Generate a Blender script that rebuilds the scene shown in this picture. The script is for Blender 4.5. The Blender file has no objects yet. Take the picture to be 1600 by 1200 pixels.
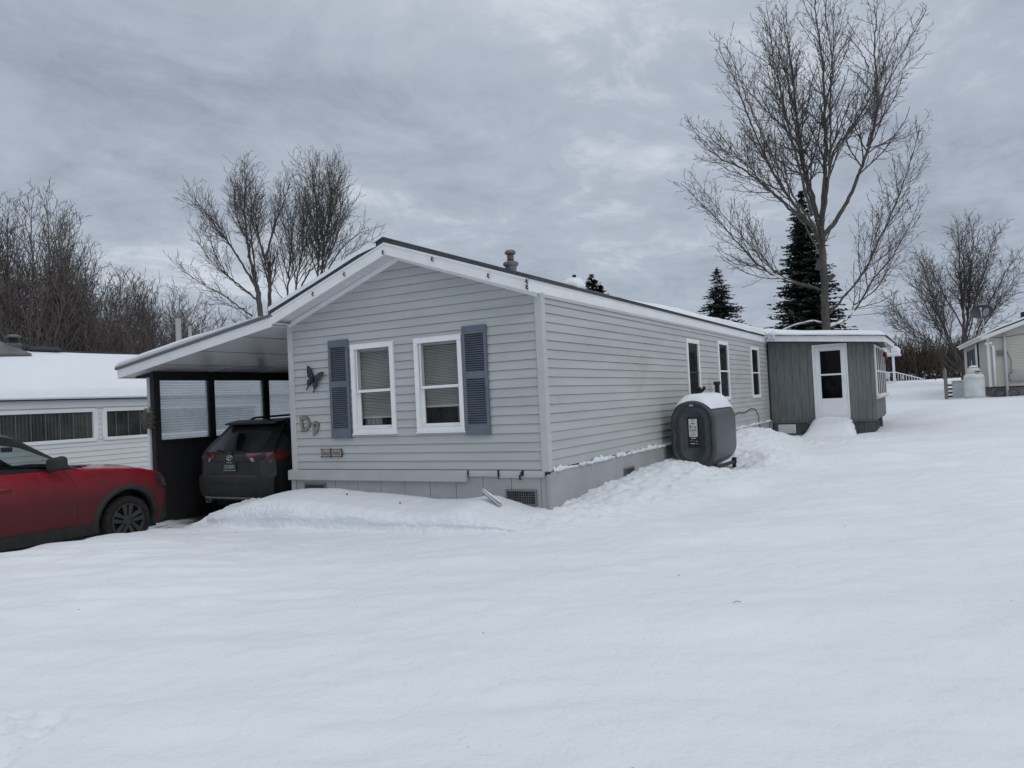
import bpy, math, random
import numpy as np
from mathutils import Vector, Matrix
C = bpy.context.scene.collection
SC = bpy.context.scene
# ---------------------------------------------------------------- camera
CAM = Vector((4.2752, -8.3579, 0.8814)); YAW, PITCH, ROLL, FPX = -0.5149, 0.0230, -0.0479, 1189.02
def cam_axes():
    cy, sy, cp, sp = math.cos(YAW), math.sin(YAW), math.cos(PITCH), math.sin(PITCH)
    f = Vector((sy*cp, cy*cp, sp)); r = Vector((cy, -sy, 0)); u = r.cross(f)
    cr, sr = math.cos(ROLL), math.sin(ROLL)
    return cr*r+sr*u, -sr*r+cr*u, f
CR, CU, CF = cam_axes()
cd = bpy.data.cameras.new('camera'); co = bpy.data.objects.new('camera', cd); C.objects.link(co)
co.matrix_world = Matrix(((CR.x, CU.x, -CF.x, CAM.x), (CR.y, CU.y, -CF.y, CAM.y), (CR.z, CU.z, -CF.z, CAM.z), (0, 0, 0, 1)))
cd.sensor_width = 36; cd.lens = FPX/1600*36; cd.clip_start = .1; cd.clip_end = 3000
SC.camera = co
# ---------------------------------------------------------------- light and sky
SUN_EL, SUN_AZ = math.radians(42), math.radians(112)      # azimuth clockwise from +Y
wd = bpy.data.worlds.new('World'); SC.world = wd; wd.use_nodes = True
def build_sky():
    nt = wd.node_tree; N, L = nt.nodes, nt.links
    for n in list(N): N.remove(n)
    out = N.new('ShaderNodeOutputWorld'); bg = N.new('ShaderNodeBackground'); bg.inputs[1].default_value = 0.1
    sky = N.new('ShaderNodeTexSky'); sky.sky_type = 'NISHITA'; sky.sun_disc = False
    sky.sun_elevation = SUN_EL; sky.sun_rotation = SUN_AZ; sky.air_density = 1; sky.dust_density = 3
    tc = N.new('ShaderNodeTexCoord'); sep = N.new('ShaderNodeSeparateXYZ'); L.new(tc.outputs['Generated'], sep.inputs[0])
    def mth(op, a, b=None, c=None):
        m = N.new('ShaderNodeMath'); m.operation = op
        for i, v in enumerate((a, b, c)):
            if v is None: continue
            if isinstance(v, (int, float)): m.inputs[i].default_value = v
            else: L.new(v, m.inputs[i])
        return m.outputs[0]
    zc = mth('MAXIMUM', sep.outputs[2], 0.0)
    den = mth('ADD', zc, 0.16)
    cmb = N.new('ShaderNodeCombineXYZ')
    L.new(mth('DIVIDE', sep.outputs[0], den), cmb.inputs[0]); L.new(mth('DIVIDE', sep.outputs[1], den), cmb.inputs[1])
    def noise(scale, det, rough, dist, off, sx=1., sy=1., rz=0.):
        mp = N.new('ShaderNodeMapping'); mp.inputs['Location'].default_value = off; mp.inputs['Scale'].default_value = (sx, sy, 1); mp.inputs['Rotation'].default_value = (0, 0, rz)
        L.new(cmb.outputs[0], mp.inputs[0])
        n = N.new('ShaderNodeTexNoise'); n.inputs['Scale'].default_value = scale; n.inputs['Detail'].default_value = det
        n.inputs['Roughness'].default_value = rough; n.inputs['Distortion'].default_value = dist
        L.new(mp.outputs[0], n.inputs['Vector']); return n.outputs[0]
    n1 = noise(1.0, 6, .55, .35, (3.1, 7.7, 0), 1.0, .8, .5)
    n2 = noise(3.2, 10, .66, .7, (1.3, .4, 0), 1.0, .75, .4)
    n3 = noise(11., 8, .65, .5, (5, 2, 0), 1., .8, .3)
    v = mth('ADD', mth('MULTIPLY', n1, .52), mth('ADD', mth('MULTIPLY', n2, .35), mth('MULTIPLY', n3, .13)))
    cr = N.new('ShaderNodeValToRGB'); L.new(v, cr.inputs[0])
    e = cr.color_ramp.elements
    e[0].position = .37; e[0].color = (.30, .35, .425, 1)
    e[1].position = .64; e[1].color = (.66, .72, .79, 1)
    k = e.new(.46); k.color = (.385, .44, .525, 1)
    k = e.new(.53); k.color = (.44, .495, .578, 1)
    # thin bright gaps low over the horizon
    n4 = noise(1.1, 6, .6, .6, (9.2, 3.3, 0), .35, 1.3, -.5)
    gap = mth('MULTIPLY', mth('SMOOTHSTEP', n4, .56, .7) if False else mth('MULTIPLY', mth('MAXIMUM', mth('SUBTRACT', n4, .53), 0), 4.0), mth('MAXIMUM', mth('SUBTRACT', 1.0, mth('MULTIPLY', zc, 4.2)), 0.0))
    mixg = N.new('ShaderNodeMix'); mixg.data_type = 'RGBA'; L.new(mth('MINIMUM', gap, .8), mixg.inputs[0]); L.new(cr.outputs[0], mixg.inputs[6]); mixg.inputs[7].default_value = (.74, .80, .87, 1)
    # overcast luminance: brighter towards the zenith
    boost = mth('ADD', 1.0, mth('MULTIPLY', mth('POWER', mth('MAXIMUM', mth('SUBTRACT', zc, .38), 0.0), 1.0), 1.75))
    sc = N.new('ShaderNodeVectorMath'); sc.operation = 'SCALE'; L.new(mixg.outputs[2], sc.inputs[0]); L.new(mth('MULTIPLY', boost, 10.0), sc.inputs['Scale'])
    # high cloud overhead is a more neutral grey
    neu = N.new('ShaderNodeMix'); neu.data_type = 'RGBA'; L.new(mth('MULTIPLY', mth('MAXIMUM', mth('SUBTRACT', zc, .36), 0.0), 2.2), neu.inputs[0]); L.new(mixg.outputs[2], neu.inputs[6]); neu.inputs[7].default_value = (.442, .460, .485, 1); neu.clamp_factor = True; L.new(neu.outputs[2], sc.inputs[0])
    mx = N.new('ShaderNodeMix'); mx.data_type = 'RGBA'; mx.inputs[0].default_value = .03
    L.new(sc.outputs[0], mx.inputs[6]); L.new(sky.outputs[0], mx.inputs[7])
    L.new(mx.outputs[2], bg.inputs[0]); L.new(bg.outputs[0], out.inputs[0])
build_sky()
sl = bpy.data.lights.new('sun', 'SUN'); sl.energy = .5; sl.angle = math.radians(30); sl.color = (1, .96, .90)
so = bpy.data.objects.new('sun', sl); C.objects.link(so)
sd = Vector((math.sin(SUN_AZ)*math.cos(SUN_EL), math.cos(SUN_AZ)*math.cos(SUN_EL), math.sin(SUN_EL)))
so.rotation_euler = (-sd).to_track_quat('-Z', 'Y').to_euler(); so.location = (20, -10, 30)
SC.view_settings.view_transform = 'Standard'; SC.view_settings.look = 'None'; SC.view_settings.exposure = 0.0; SC.view_settings.gamma = 1
SC.view_settings.use_curve_mapping = False
try:
    SC.cycles.max_bounces = 6; SC.cycles.transparent_max_bounces = 24; SC.cycles.caustics_reflective = False; SC.cycles.caustics_refractive = False
except Exception: pass
# ---------------------------------------------------------------- helpers
def tag(o, label=None, cat=None, group=None, kind=None):
    if label: o['label'] = label
    if cat: o['category'] = cat
    if group: o['group'] = group
    if kind: o['kind'] = kind
    return o
def thing(name, label, cat, loc=(0, 0, 0), rz=0, group=None):
    o = bpy.data.objects.new(name, None); o.empty_display_size = .2; C.objects.link(o)
    o.location = loc; o.rotation_euler = (0, 0, rz)
    return tag(o, label, cat, group)
def top_of(o):
    while o.parent: o = o.parent
    return o
class MB:
    """collects shapes for ONE mesh"""
    def __init__(s): s.v = []; s.f = []; s.m = []; s.cm = 0
    def add(s, vs, fs):
        b = len(s.v); s.v += [tuple(p) for p in vs]
        for f in fs: s.f.append(tuple(i+b for i in f)); s.m.append(s.cm)
    def quad(s, a, b, c, d): s.add((a, b, c, d), ((0, 1, 2, 3),))
    def poly(s, pts): s.add(pts, (tuple(range(len(pts))),))
    def box(s, x0, y0, z0, x1, y1, z1):
        s.add([(x, y, z) for z in (z0, z1) for y in (y0, y1) for x in (x0, x1)],
              [(0, 2, 3, 1), (4, 5, 7, 6), (0, 1, 5, 4), (2, 6, 7, 3), (0, 4, 6, 2), (1, 3, 7, 5)])
    def bar(s, a, b, w, h, up=(0, 0, 1)):
        """box from a to b, w wide (sideways) and h high, centred"""
        a = Vector(a); b = Vector(b); d = (b-a).normalized(); up = Vector(up)
        x = d.cross(up)
        if x.length < 1e-4: x = d.cross(Vector((1, 0, 0)))
        x.normalize(); u = x.cross(d)
        c = [(-1, -1), (1, -1), (1, 1), (-1, 1)]
        s.add([p+x*i*w/2+u*j*h/2 for p in (a, b) for i, j in c], [(3, 2, 1, 0), (4, 5, 6, 7), (0, 1, 5, 4), (1, 2, 6, 5), (2, 3, 7, 6), (3, 0, 4, 7)])
    def prism(s, pts, off):
        """polygon pts extruded by vector off"""
        n = len(pts); off = Vector(off); p = [Vector(q) for q in pts]
        s.add(p+[q+off for q in p], [tuple(range(n-1, -1, -1)), tuple(range(n, 2*n))]+[(i, (i+1) % n, n+(i+1) % n, n+i) for i in range(n)])
    def tube(s, pts, rad, n=6, caps=True):
        pts = [Vector(p) for p in pts]; k = len(pts)
        if isinstance(rad, (int, float)): rad = [rad]*k
        d0 = (pts[1]-pts[0]).normalized()
        x = d0.cross(Vector((0.31, .17, .93)));
        if x.length < 1e-3: x = d0.cross(Vector((1, 0, 0)))
        x.normalize(); vs = []
        for i, p in enumerate(pts):
            d = (pts[min(i+1, k-1)]-pts[max(i-1, 0)]).normalized()
            x = (x-d*x.dot(d)).normalized(); y = d.cross(x); r = rad[i]
            for j in range(n):
                a = 2*math.pi*j/n; vs.append(p+(x*math.cos(a)+y*math.sin(a))*r)
        fs = [(i*n+j, i*n+(j+1) % n, (i+1)*n+(j+1) % n, (i+1)*n+j) for i in range(k-1) for j in range(n)]
        if caps: fs += [tuple(range(n-1, -1, -1)), tuple(range((k-1)*n, k*n))]
        s.add(vs, fs)
    def lathe(s, prof, c=(0, 0, 0), n=24, axis='Z', cap=True):
        """prof = [(r, h)] around an axis through c"""
        vs = []
        for r, h in prof:
            for j in range(n):
                a = 2*math.pi*j/n; p = (r*math.cos(a), r*math.sin(a), h)
                if axis == 'X': p = (p[2], p[0], p[1])
                if axis == 'Y': p = (p[0], p[2], p[1])
                vs.append((p[0]+c[0], p[1]+c[1], p[2]+c[2]))
        k = len(prof)
        fs = [(i*n+j, i*n+(j+1) % n, (i+1)*n+(j+1) % n, (i+1)*n+j) for i in range(k-1) for j in range(n)]
        if cap: fs += [tuple(range(n-1, -1, -1)), tuple(range((k-1)*n, k*n))]
        s.add(vs, fs)
    def grid(s, fn, nu, nv):
        vs = [fn(i/nu, j/nv) for j in range(nv+1) for i in range(nu+1)]
        s.add(vs, [(j*(nu+1)+i, j*(nu+1)+i+1, (j+1)*(nu+1)+i+1, (j+1)*(nu+1)+i) for j in range(nv) for i in range(nu)])
    def blob(s, c, r, seed=0, n=10, amp=.2, flat=None):
        rg = random.Random(seed); ph = [rg.uniform(0, 6.28) for _ in range(6)]
        def fn(u, v):
            a = u*2*math.pi; b = (v-.5)*math.pi
            d = Vector((math.cos(a)*math.cos(b), math.sin(a)*math.cos(b), math.sin(b)))
            k = 1+amp*(math.sin(3*d.x+ph[0])*math.sin(4*d.y+ph[1])+.5*math.sin(7*d.z+5*d.x+ph[2])+.4*math.sin(9*d.y+ph[3]))
            z = d.z*r[2]*k
            if flat is not None and z < flat: z = flat
            return (c[0]+d.x*r[0]*k, c[1]+d.y*r[1]*k, c[2]+z)
        s.grid(fn, n*2, n)
    def build(s, name, mat, parent=None, smooth=False, bevel=0, local=False, seg=2):
        me = bpy.data.meshes.new(name)
        if parent and not local:
            o = top_of(parent).location; vs = [(p[0]-o.x, p[1]-o.y, p[2]-o.z) for p in s.v]
        else: vs = s.v
        me.from_pydata(vs, [], s.f)
        mats = mat if isinstance(mat, (list, tuple)) else [mat]
        for m in mats: me.materials.append(m)
        if len(mats) > 1: me.polygons.foreach_set('material_index', s.m)
        if smooth: me.polygons.foreach_set('use_smooth', [True]*len(me.polygons))
        me.update()
        ob = bpy.data.objects.new(name, me); C.objects.link(ob)
        if parent: ob.parent = parent
        if bevel:
            b = ob.modifiers.new('bevel', 'BEVEL'); b.width = bevel; b.segments = seg; b.limit_method = 'ANGLE'; b.angle_limit = math.radians(40)

        if smooth == 'angle' or bevel:
            pass
        return ob
def copy_tree(o, parent=None):
    c = o.copy(); C.objects.link(c); c.parent = parent
    for ch in list(o.children): copy_tree(ch, c)
    return c
def mat(name, col, rough=.6, var=.0, vscale=3., bump=0., bscale=40., metal=0., spec=.5, col2=None, stretch=(1, 1, 1), detail=4, coat=0., sss=0.):
    m = bpy.data.materials.new(name); m.use_nodes = True; nt = m.node_tree; N, L = nt.nodes, nt.links
    p = N['Principled BSDF']; p.inputs['Base Color'].default_value = (*col, 1); p.inputs['Roughness'].default_value = rough
    p.inputs['Metallic'].default_value = metal; p.inputs['Specular IOR Level'].default_value = spec; p.inputs['Coat Weight'].default_value = coat
    tc = N.new('ShaderNodeTexCoord'); mp = N.new('ShaderNodeMapping'); mp.inputs['Scale'].default_value = stretch; L.new(tc.outputs['Object'], mp.inputs[0])
    if var > 0 or col2:
        n = N.new('ShaderNodeTexNoise'); n.inputs['Scale'].default_value = vscale; n.inputs['Detail'].default_value = detail; n.inputs['Roughness'].default_value = .6; L.new(mp.outputs[0], n.inputs['Vector'])
        r = N.new('ShaderNodeValToRGB'); L.new(n.outputs[0], r.inputs[0])
        c2 = col2 if col2 else tuple(c*(1-var) for c in col); c1 = col if col2 else tuple(min(1, c*(1+var*.5)) for c in col)
        r.color_ramp.elements[0].position = .35; r.color_ramp.elements[1].position = .65
        r.color_ramp.elements[0].color = (*c2, 1); r.color_ramp.elements[1].color = (*c1, 1)
        L.new(r.outputs[0], p.inputs['Base Color'])
        mr = N.new('ShaderNodeMapRange'); mr.inputs[3].default_value = max(0, rough-.1); mr.inputs[4].default_value = min(1, rough+.1); L.new(n.outputs[0], mr.inputs[0]); L.new(mr.outputs[0], p.inputs['Roughness'])
    if bump > 0:
        n2 = N.new('ShaderNodeTexNoise'); n2.inputs['Scale'].default_value = bscale; n2.inputs['Detail'].default_value = 5; L.new(mp.outputs[0], n2.inputs['Vector'])
        b = N.new('ShaderNodeBump'); b.inputs['Strength'].default_value = bump; b.inputs['Distance'].default_value = .02; L.new(n2.outputs[0], b.inputs['Height']); L.new(b.outputs[0], p.inputs['Normal'])
    return m
def fresnel_both_sides(nt, f, ior):
    """a thin pane reflects alike from either side"""
    g = nt.nodes.new('ShaderNodeNewGeometry'); r = nt.nodes.new('ShaderNodeMapRange'); r.inputs[3].default_value = ior; r.inputs[4].default_value = 1/ior
    nt.links.new(g.outputs['Backfacing'], r.inputs[0]); nt.links.new(r.outputs[0], f.inputs[0])
def pane_mat(name, tint=(.8, .82, .82), gloss=1., wav=0., ior=1.5):
    m = bpy.data.materials.new(name); m.use_nodes = True; nt = m.node_tree; N, L = nt.nodes, nt.links
    N.remove(N['Principled BSDF']); out = N['Material Output']
    t = N.new('ShaderNodeBsdfTransparent'); t.inputs[0].default_value = (*tint, 1)
    g = N.new('ShaderNodeBsdfGlossy'); g.inputs['Roughness'].default_value = .02; g.inputs[0].default_value = (gloss, gloss, gloss, 1)
    f = N.new('ShaderNodeFresnel'); f.inputs[0].default_value = ior
    fresnel_both_sides(nt, f, ior)
    x = N.new('ShaderNodeMixShader'); L.new(f.outputs[0], x.inputs[0]); L.new(t.outputs[0], x.inputs[1]); L.new(g.outputs[0], x.inputs[2]); L.new(x.outputs[0], out.inputs[0])
    if wav:
        tc = N.new('ShaderNodeTexCoord'); n = N.new('ShaderNodeTexNoise'); n.inputs['Scale'].default_value = 5; n.inputs['Detail'].default_value = 3; n.inputs['Distortion'].default_value = 1.5; L.new(tc.outputs['Object'], n.inputs['Vector'])
        b = N.new('ShaderNodeBump'); b.inputs['Strength'].default_value = wav; b.inputs['Distance'].default_value = .05; L.new(n.outputs[0], b.inputs['Height']); L.new(b.outputs[0], g.inputs['Normal'])
    return m
def text_mb(txt, size, fn, depth=.004, bold=0., spacing=1.):
    """lettering as mesh; fn maps (u, v, w) to world"""
    cu = bpy.data.curves.new('lettering', 'FONT'); cu.body = txt; cu.size = size; cu.extrude = depth/2; cu.offset = bold; cu.space_character = spacing; cu.resolution_u = 6
    cu.align_x = 'CENTER'
    o = bpy.data.objects.new('lettering', cu); C.objects.link(o)
    dg = bpy.context.evaluated_depsgraph_get(); me = bpy.data.meshes.new_from_object(o.evaluated_get(dg))
    mb = MB(); mb.add([fn(v.co.x, v.co.y, v.co.z) for v in me.vertices], [tuple(p.vertices) for p in me.polygons])
    C.objects.unlink(o); bpy.data.objects.remove(o); bpy.data.curves.remove(cu); bpy.data.meshes.remove(me)
    return mb
def interp(x, xs, ys): return float(np.interp(x, xs, ys))
def clip(poly, a, b, c):
    """keep a*u + b*z <= c"""
    out = []
    for i in range(len(poly)):
        p, q = poly[i], poly[(i+1) % len(poly)]; dp = a*p[0]+b*p[1]-c; dq = a*q[0]+b*q[1]-c
        if dp <= 1e-9: out.append(p)
        if (dp < -1e-9 and dq > 1e-9) or (dp > 1e-9 and dq < -1e-9):
            t = dp/(dp-dq); out.append((p[0]+(q[0]-p[0])*t, p[1]+(q[1]-p[1])*t))
    return out
def siding(mb, P, u0, u1, z0, z1, course, holes=(), planes=(), seams=(), ob=.016, ot=.001, gap=.0045):
    """lapped boards on a wall; P(u, z, out) -> xyz; holes = (ua, ub, za, zb); planes clip a*u+b*z<=c; seams = (u, first course, last course)"""
    n = int(math.ceil((z1-z0)/course))
    for k in range(n):
        za = z0+k*course+gap; zb = min(z0+(k+1)*course, z1)
        if zb <= za: continue
        us = sorted({u0, u1} | {h[i] for h in holes for i in (0, 1) if h[2] < zb and h[3] > za} | {s[0] for s in seams if s[1] <= k <= s[2]})
        zs = sorted({za, zb} | {h[i] for h in holes for i in (2, 3) if za < h[i] < zb})
        us = [u for u in us if u0 <= u <= u1]
        for i in range(len(us)-1):
            ex = 0.0012*((i+k//2) % 2) if seams else 0
            for j in range(len(zs)-1):
                um, zm = (us[i]+us[i+1])/2, (zs[j]+zs[j+1])/2
                if any(h[0] < um < h[1] and h[2] < zm < h[3] for h in holes): continue
                pl = [(us[i], zs[j]), (us[i+1], zs[j]), (us[i+1], zs[j+1]), (us[i], zs[j+1])]
                for a, b, c in planes: pl = clip(pl, a, b, c) if pl else pl
                if len(pl) < 3: continue
                mb.poly([P(u, z, ob+(ot-ob)*(z-za)/course+ex) for u, z in pl])
                if j == 0:
                    lo = [p for p in pl if abs(p[1]-za) < 1e-6]
                    if len(lo) >= 2:
                        ua, ub = min(p[0] for p in lo), max(p[0] for p in lo); mb.quad(P(ua, za-gap-.002, -.012), P(ub, za-gap-.002, -.012), P(ub, za, -.012), P(ua, za, -.012))
                        ua, ub = min(p[0] for p in lo), max(p[0] for p in lo)
                        mb.quad(P(ua, za, -.012), P(ub, za, -.012), P(ub, za, ob+ex), P(ua, za, ob+ex))
# ---------------------------------------------------------------- materials
M = {}
M['siding'] = mat('grey_vinyl', (.435, .452, .452), .55, .09, 1.3, .06, 60, stretch=(.4, .4, 3))
def weather(m, col, scale, lo, hi, amt, stretch):
    """blotchy grime over the paint"""
    nt = m.node_tree; N, L = nt.nodes, nt.links; p = N['Principled BSDF']; src = p.inputs['Base Color'].links[0].from_socket
    tc = N.new('ShaderNodeTexCoord'); mp = N.new('ShaderNodeMapping'); mp.inputs['Scale'].default_value = stretch; L.new(tc.outputs['Object'], mp.inputs[0])
    n = N.new('ShaderNodeTexNoise'); n.inputs['Scale'].default_value = scale; n.inputs['Detail'].default_value = 7; n.inputs['Roughness'].default_value = .65; L.new(mp.outputs[0], n.inputs['Vector'])
    r = N.new('ShaderNodeMapRange'); L.new(n.outputs[0], r.inputs[0]); r.inputs[1].default_value = lo; r.inputs[2].default_value = hi; r.inputs[4].default_value = amt
    x = N.new('ShaderNodeMix'); x.data_type = 'RGBA'; L.new(r.outputs[0], x.inputs[0]); L.new(src, x.inputs[6]); x.inputs[7].default_value = (*col, 1); L.new(x.outputs[2], p.inputs['Base Color'])
weather(M['siding'], (.26, .265, .25), .9, .55, .75, .5, (.8, .8, 1.6)); weather(M['siding'], (.52, .53, .53), 2.2, .55, .8, .5, (.3, .3, 5))
M['white'] = mat('white_trim_paint', (.78, .79, .80), .45, .05, 4, .03, 50)
M['soffit'] = mat('white_soffit', (.68, .69, .69), .55, .06, 3)
M['trimgrey'] = mat('pale_grey_trim', (.475, .48, .485), .5, .06, 3)
M['skirt'] = mat('grey_skirting', (.345, .355, .36), .55, .10, 2, .05, 40)
weather(M['skirt'], (.22, .22, .21), 1.6, .52, .75, .5, (.8, .8, 1.5))
M['shutter'] = mat('slate_blue_shutter', (.115, .14, .175), .55, .12, 6, .05, 60)
M['shingle'] = mat('dark_shingle', (.06, .063, .07), .85, .4, 30, .4, 80)
M['black'] = mat('black_paint', (.012, .012, .013), .7, .3, 5)
M['blacksat'] = mat('black_metal', (.014, .014, .015), .6)
M['dark'] = mat('dark_interior', (.03, .03, .033), .9)
M['room'] = mat('room_wall', (.16, .16, .155), .9)
M['pane'] = pane_mat('window_pane', (.92, .93, .93), .6, .5)
M['sidepane'] = pane_mat('porch_pane', (.5, .52, .53), .10, .1)
M['panedark'] = pane_mat('window_pane_dark', (.5, .52, .53), .3, .1)
M['screen'] = mat('insect_screen', (.012, .013, .014), .6, .3, 8)
M['blind'] = mat('blind_slats', (.40, .41, .385), .5, .15, 2)
M['curtain'] = mat('curtain_cloth', (.42, .42, .42), .8)
M['navy'] = mat('navy_cloth', (.012, .016, .04), .8)
M['galv'] = mat('galvanised_metal', (.17, .175, .185), .6, .3, 8, .1, 30, metal=.4)
M['rust'] = mat('rusty_metal', (.12, .08, .055), .7, .5, 12, .2, 40, col2=(.16, .13, .10))
M['grille'] = mat('vent_grille', (.14, .145, .15), .6)
def snow_mat(name, base=(.795, .83, .87), rough=.6, bump=.35, coarse=.3):
    m = bpy.data.materials.new(name); m.use_nodes = True; nt = m.node_tree; N, L = nt.nodes, nt.links
    p = N['Principled BSDF']; p.inputs['Base Color'].default_value = (*base, 1); p.inputs['Roughness'].default_value = rough; p.inputs['Specular IOR Level'].default_value = .25
    tc = N.new('ShaderNodeTexCoord'); h = None
    for sc, det, amt in ((260, 3, .0025*bump/.35), (34, 5, .009*bump/.35), (7, 4, .022*coarse/.3)):
        n = N.new('ShaderNodeTexNoise'); n.inputs['Scale'].default_value = sc; n.inputs['Detail'].default_value = det; L.new(tc.outputs['Object'], n.inputs['Vector'])
        k = N.new('ShaderNodeMath'); k.operation = 'MULTIPLY'; L.new(n.outputs[0], k.inputs[0]); k.inputs[1].default_value = amt
        if h is None: h = k.outputs[0]
        else:
            a = N.new('ShaderNodeMath'); L.new(h, a.inputs[0]); L.new(k.outputs[0], a.inputs[1]); h = a.outputs[0]
    b = N.new('ShaderNodeBump'); b.inputs['Strength'].default_value = 1; b.inputs['Distance'].default_value = 1; L.new(h, b.inputs['Height']); L.new(b.outputs[0], p.inputs['Normal'])
    # faint tonal variation of old and fresh crust
    n = N.new('ShaderNodeTexNoise'); n.inputs['Scale'].default_value = .7; n.inputs['Detail'].default_value = 6; L.new(tc.outputs['Object'], n.inputs['Vector'])
    r = N.new('ShaderNodeValToRGB'); r.color_ramp.elements[0].position = .35; r.color_ramp.elements[1].position = .65
    r.color_ramp.elements[0].color = (base[0]*.955, base[1]*.96, base[2]*.97, 1); r.color_ramp.elements[1].color = (*base, 1)
    L.new(n.outputs[0], r.inputs[0]); L.new(r.outputs[0], p.inputs['Base Color'])
    return m
M['snow'] = snow_mat('snow', bump=.32, coarse=.30)
M['snowcap'] = snow_mat('snow_cap', bump=.3, coarse=.25)
# ---------------------------------------------------------------- terrain of snow
def hash_noise(x, y, seed):
    """smooth value noise, vectorised"""
    xi = np.floor(x).astype(np.int64); yi = np.floor(y).astype(np.int64); fx = x-xi; fy = y-yi
    fx = fx*fx*fx*(fx*(fx*6-15)+10); fy = fy*fy*fy*(fy*(fy*6-15)+10)
    def h(a, b):
        n = (a*374761393+b*668265263+seed*1442695041) & 0x7fffffff
        n = ((n ^ (n >> 13))*1274126177) & 0x7fffffff
        return ((n ^ (n >> 16)) & 0xffff)/65535.
    return (h(xi, yi)*(1-fx)+h(xi+1, yi)*fx)*(1-fy)+(h(xi, yi+1)*(1-fx)+h(xi+1, yi+1)*fx)*fy-.5
CP = np.array([(4.3, -8.4, -.73), (0, -6, -.69), (8, -6, -.70), (-5, -6, -.68), (-12, -10, -.8), (-4.9, -3.2, -.585), (-5, -2.3, -.585), (-5.1, -1.2, -.72), (-4.2, -1.5, -.655), (-2.5, -1.6, -.62), (0, -1.2, -.60), (2, 0, -.60), (3, 3, -.58),
 (6, 3, -.58), (3, 8, -.5), (7, 10, -.42), (1, 13, -.42), (3, 14, -.40), (4, 18, -.30), (8, 20, -.2), (3, 25, -.1), (5.9, 30.4, .07), (5.3, 29, .05), (4.5, 33, .10), (10, 30, .12), (2.5, 45, .45), (.8, 64, .80), (2.5, 77, 1.05),
 (-12, 2, -.95), (-20, 10, -.9), (-30, 20, -.7), (.6, 21.7, -.25), (-5, 30, -.2), (-10, 60, .4), (-40, 45, 0), (30, 60, .9), (25, 0, -.5), (20, -12, -.65), (-25, -10, -.8), (40, 90, 1.2), (-30, 90, .6)])
def tps_fit(P):
    d2 = ((P[:, None, :2]-P[None, :, :2])**2).sum(2); K = np.where(d2 > 0, d2*np.log(np.maximum(d2, 1e-12))*.5, 0)
    n = len(P); A = np.zeros((n+3, n+3)); A[:n, :n] = K+np.eye(n)*.5; A[:n, n] = 1; A[:n, n+1:] = P[:, :2]; A[n, :n] = 1; A[n+1:, :n] = P[:, :2].T
    return np.linalg.solve(A, np.concatenate([P[:, 2], np.zeros(3)]))
TW = tps_fit(CP)
def sstep(x, a, b):
    t = np.clip((x-a)/(b-a), 0, 1); return t*t*(3-2*t)
def bump2(x, y, cx, cy, rx, ry, rot=0.):
    c, s = math.cos(rot), math.sin(rot); u = (x-cx)*c+(y-cy)*s; v = -(x-cx)*s+(y-cy)*c
    return np.exp(-(u/rx)**2-(v/ry)**2)
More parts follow.
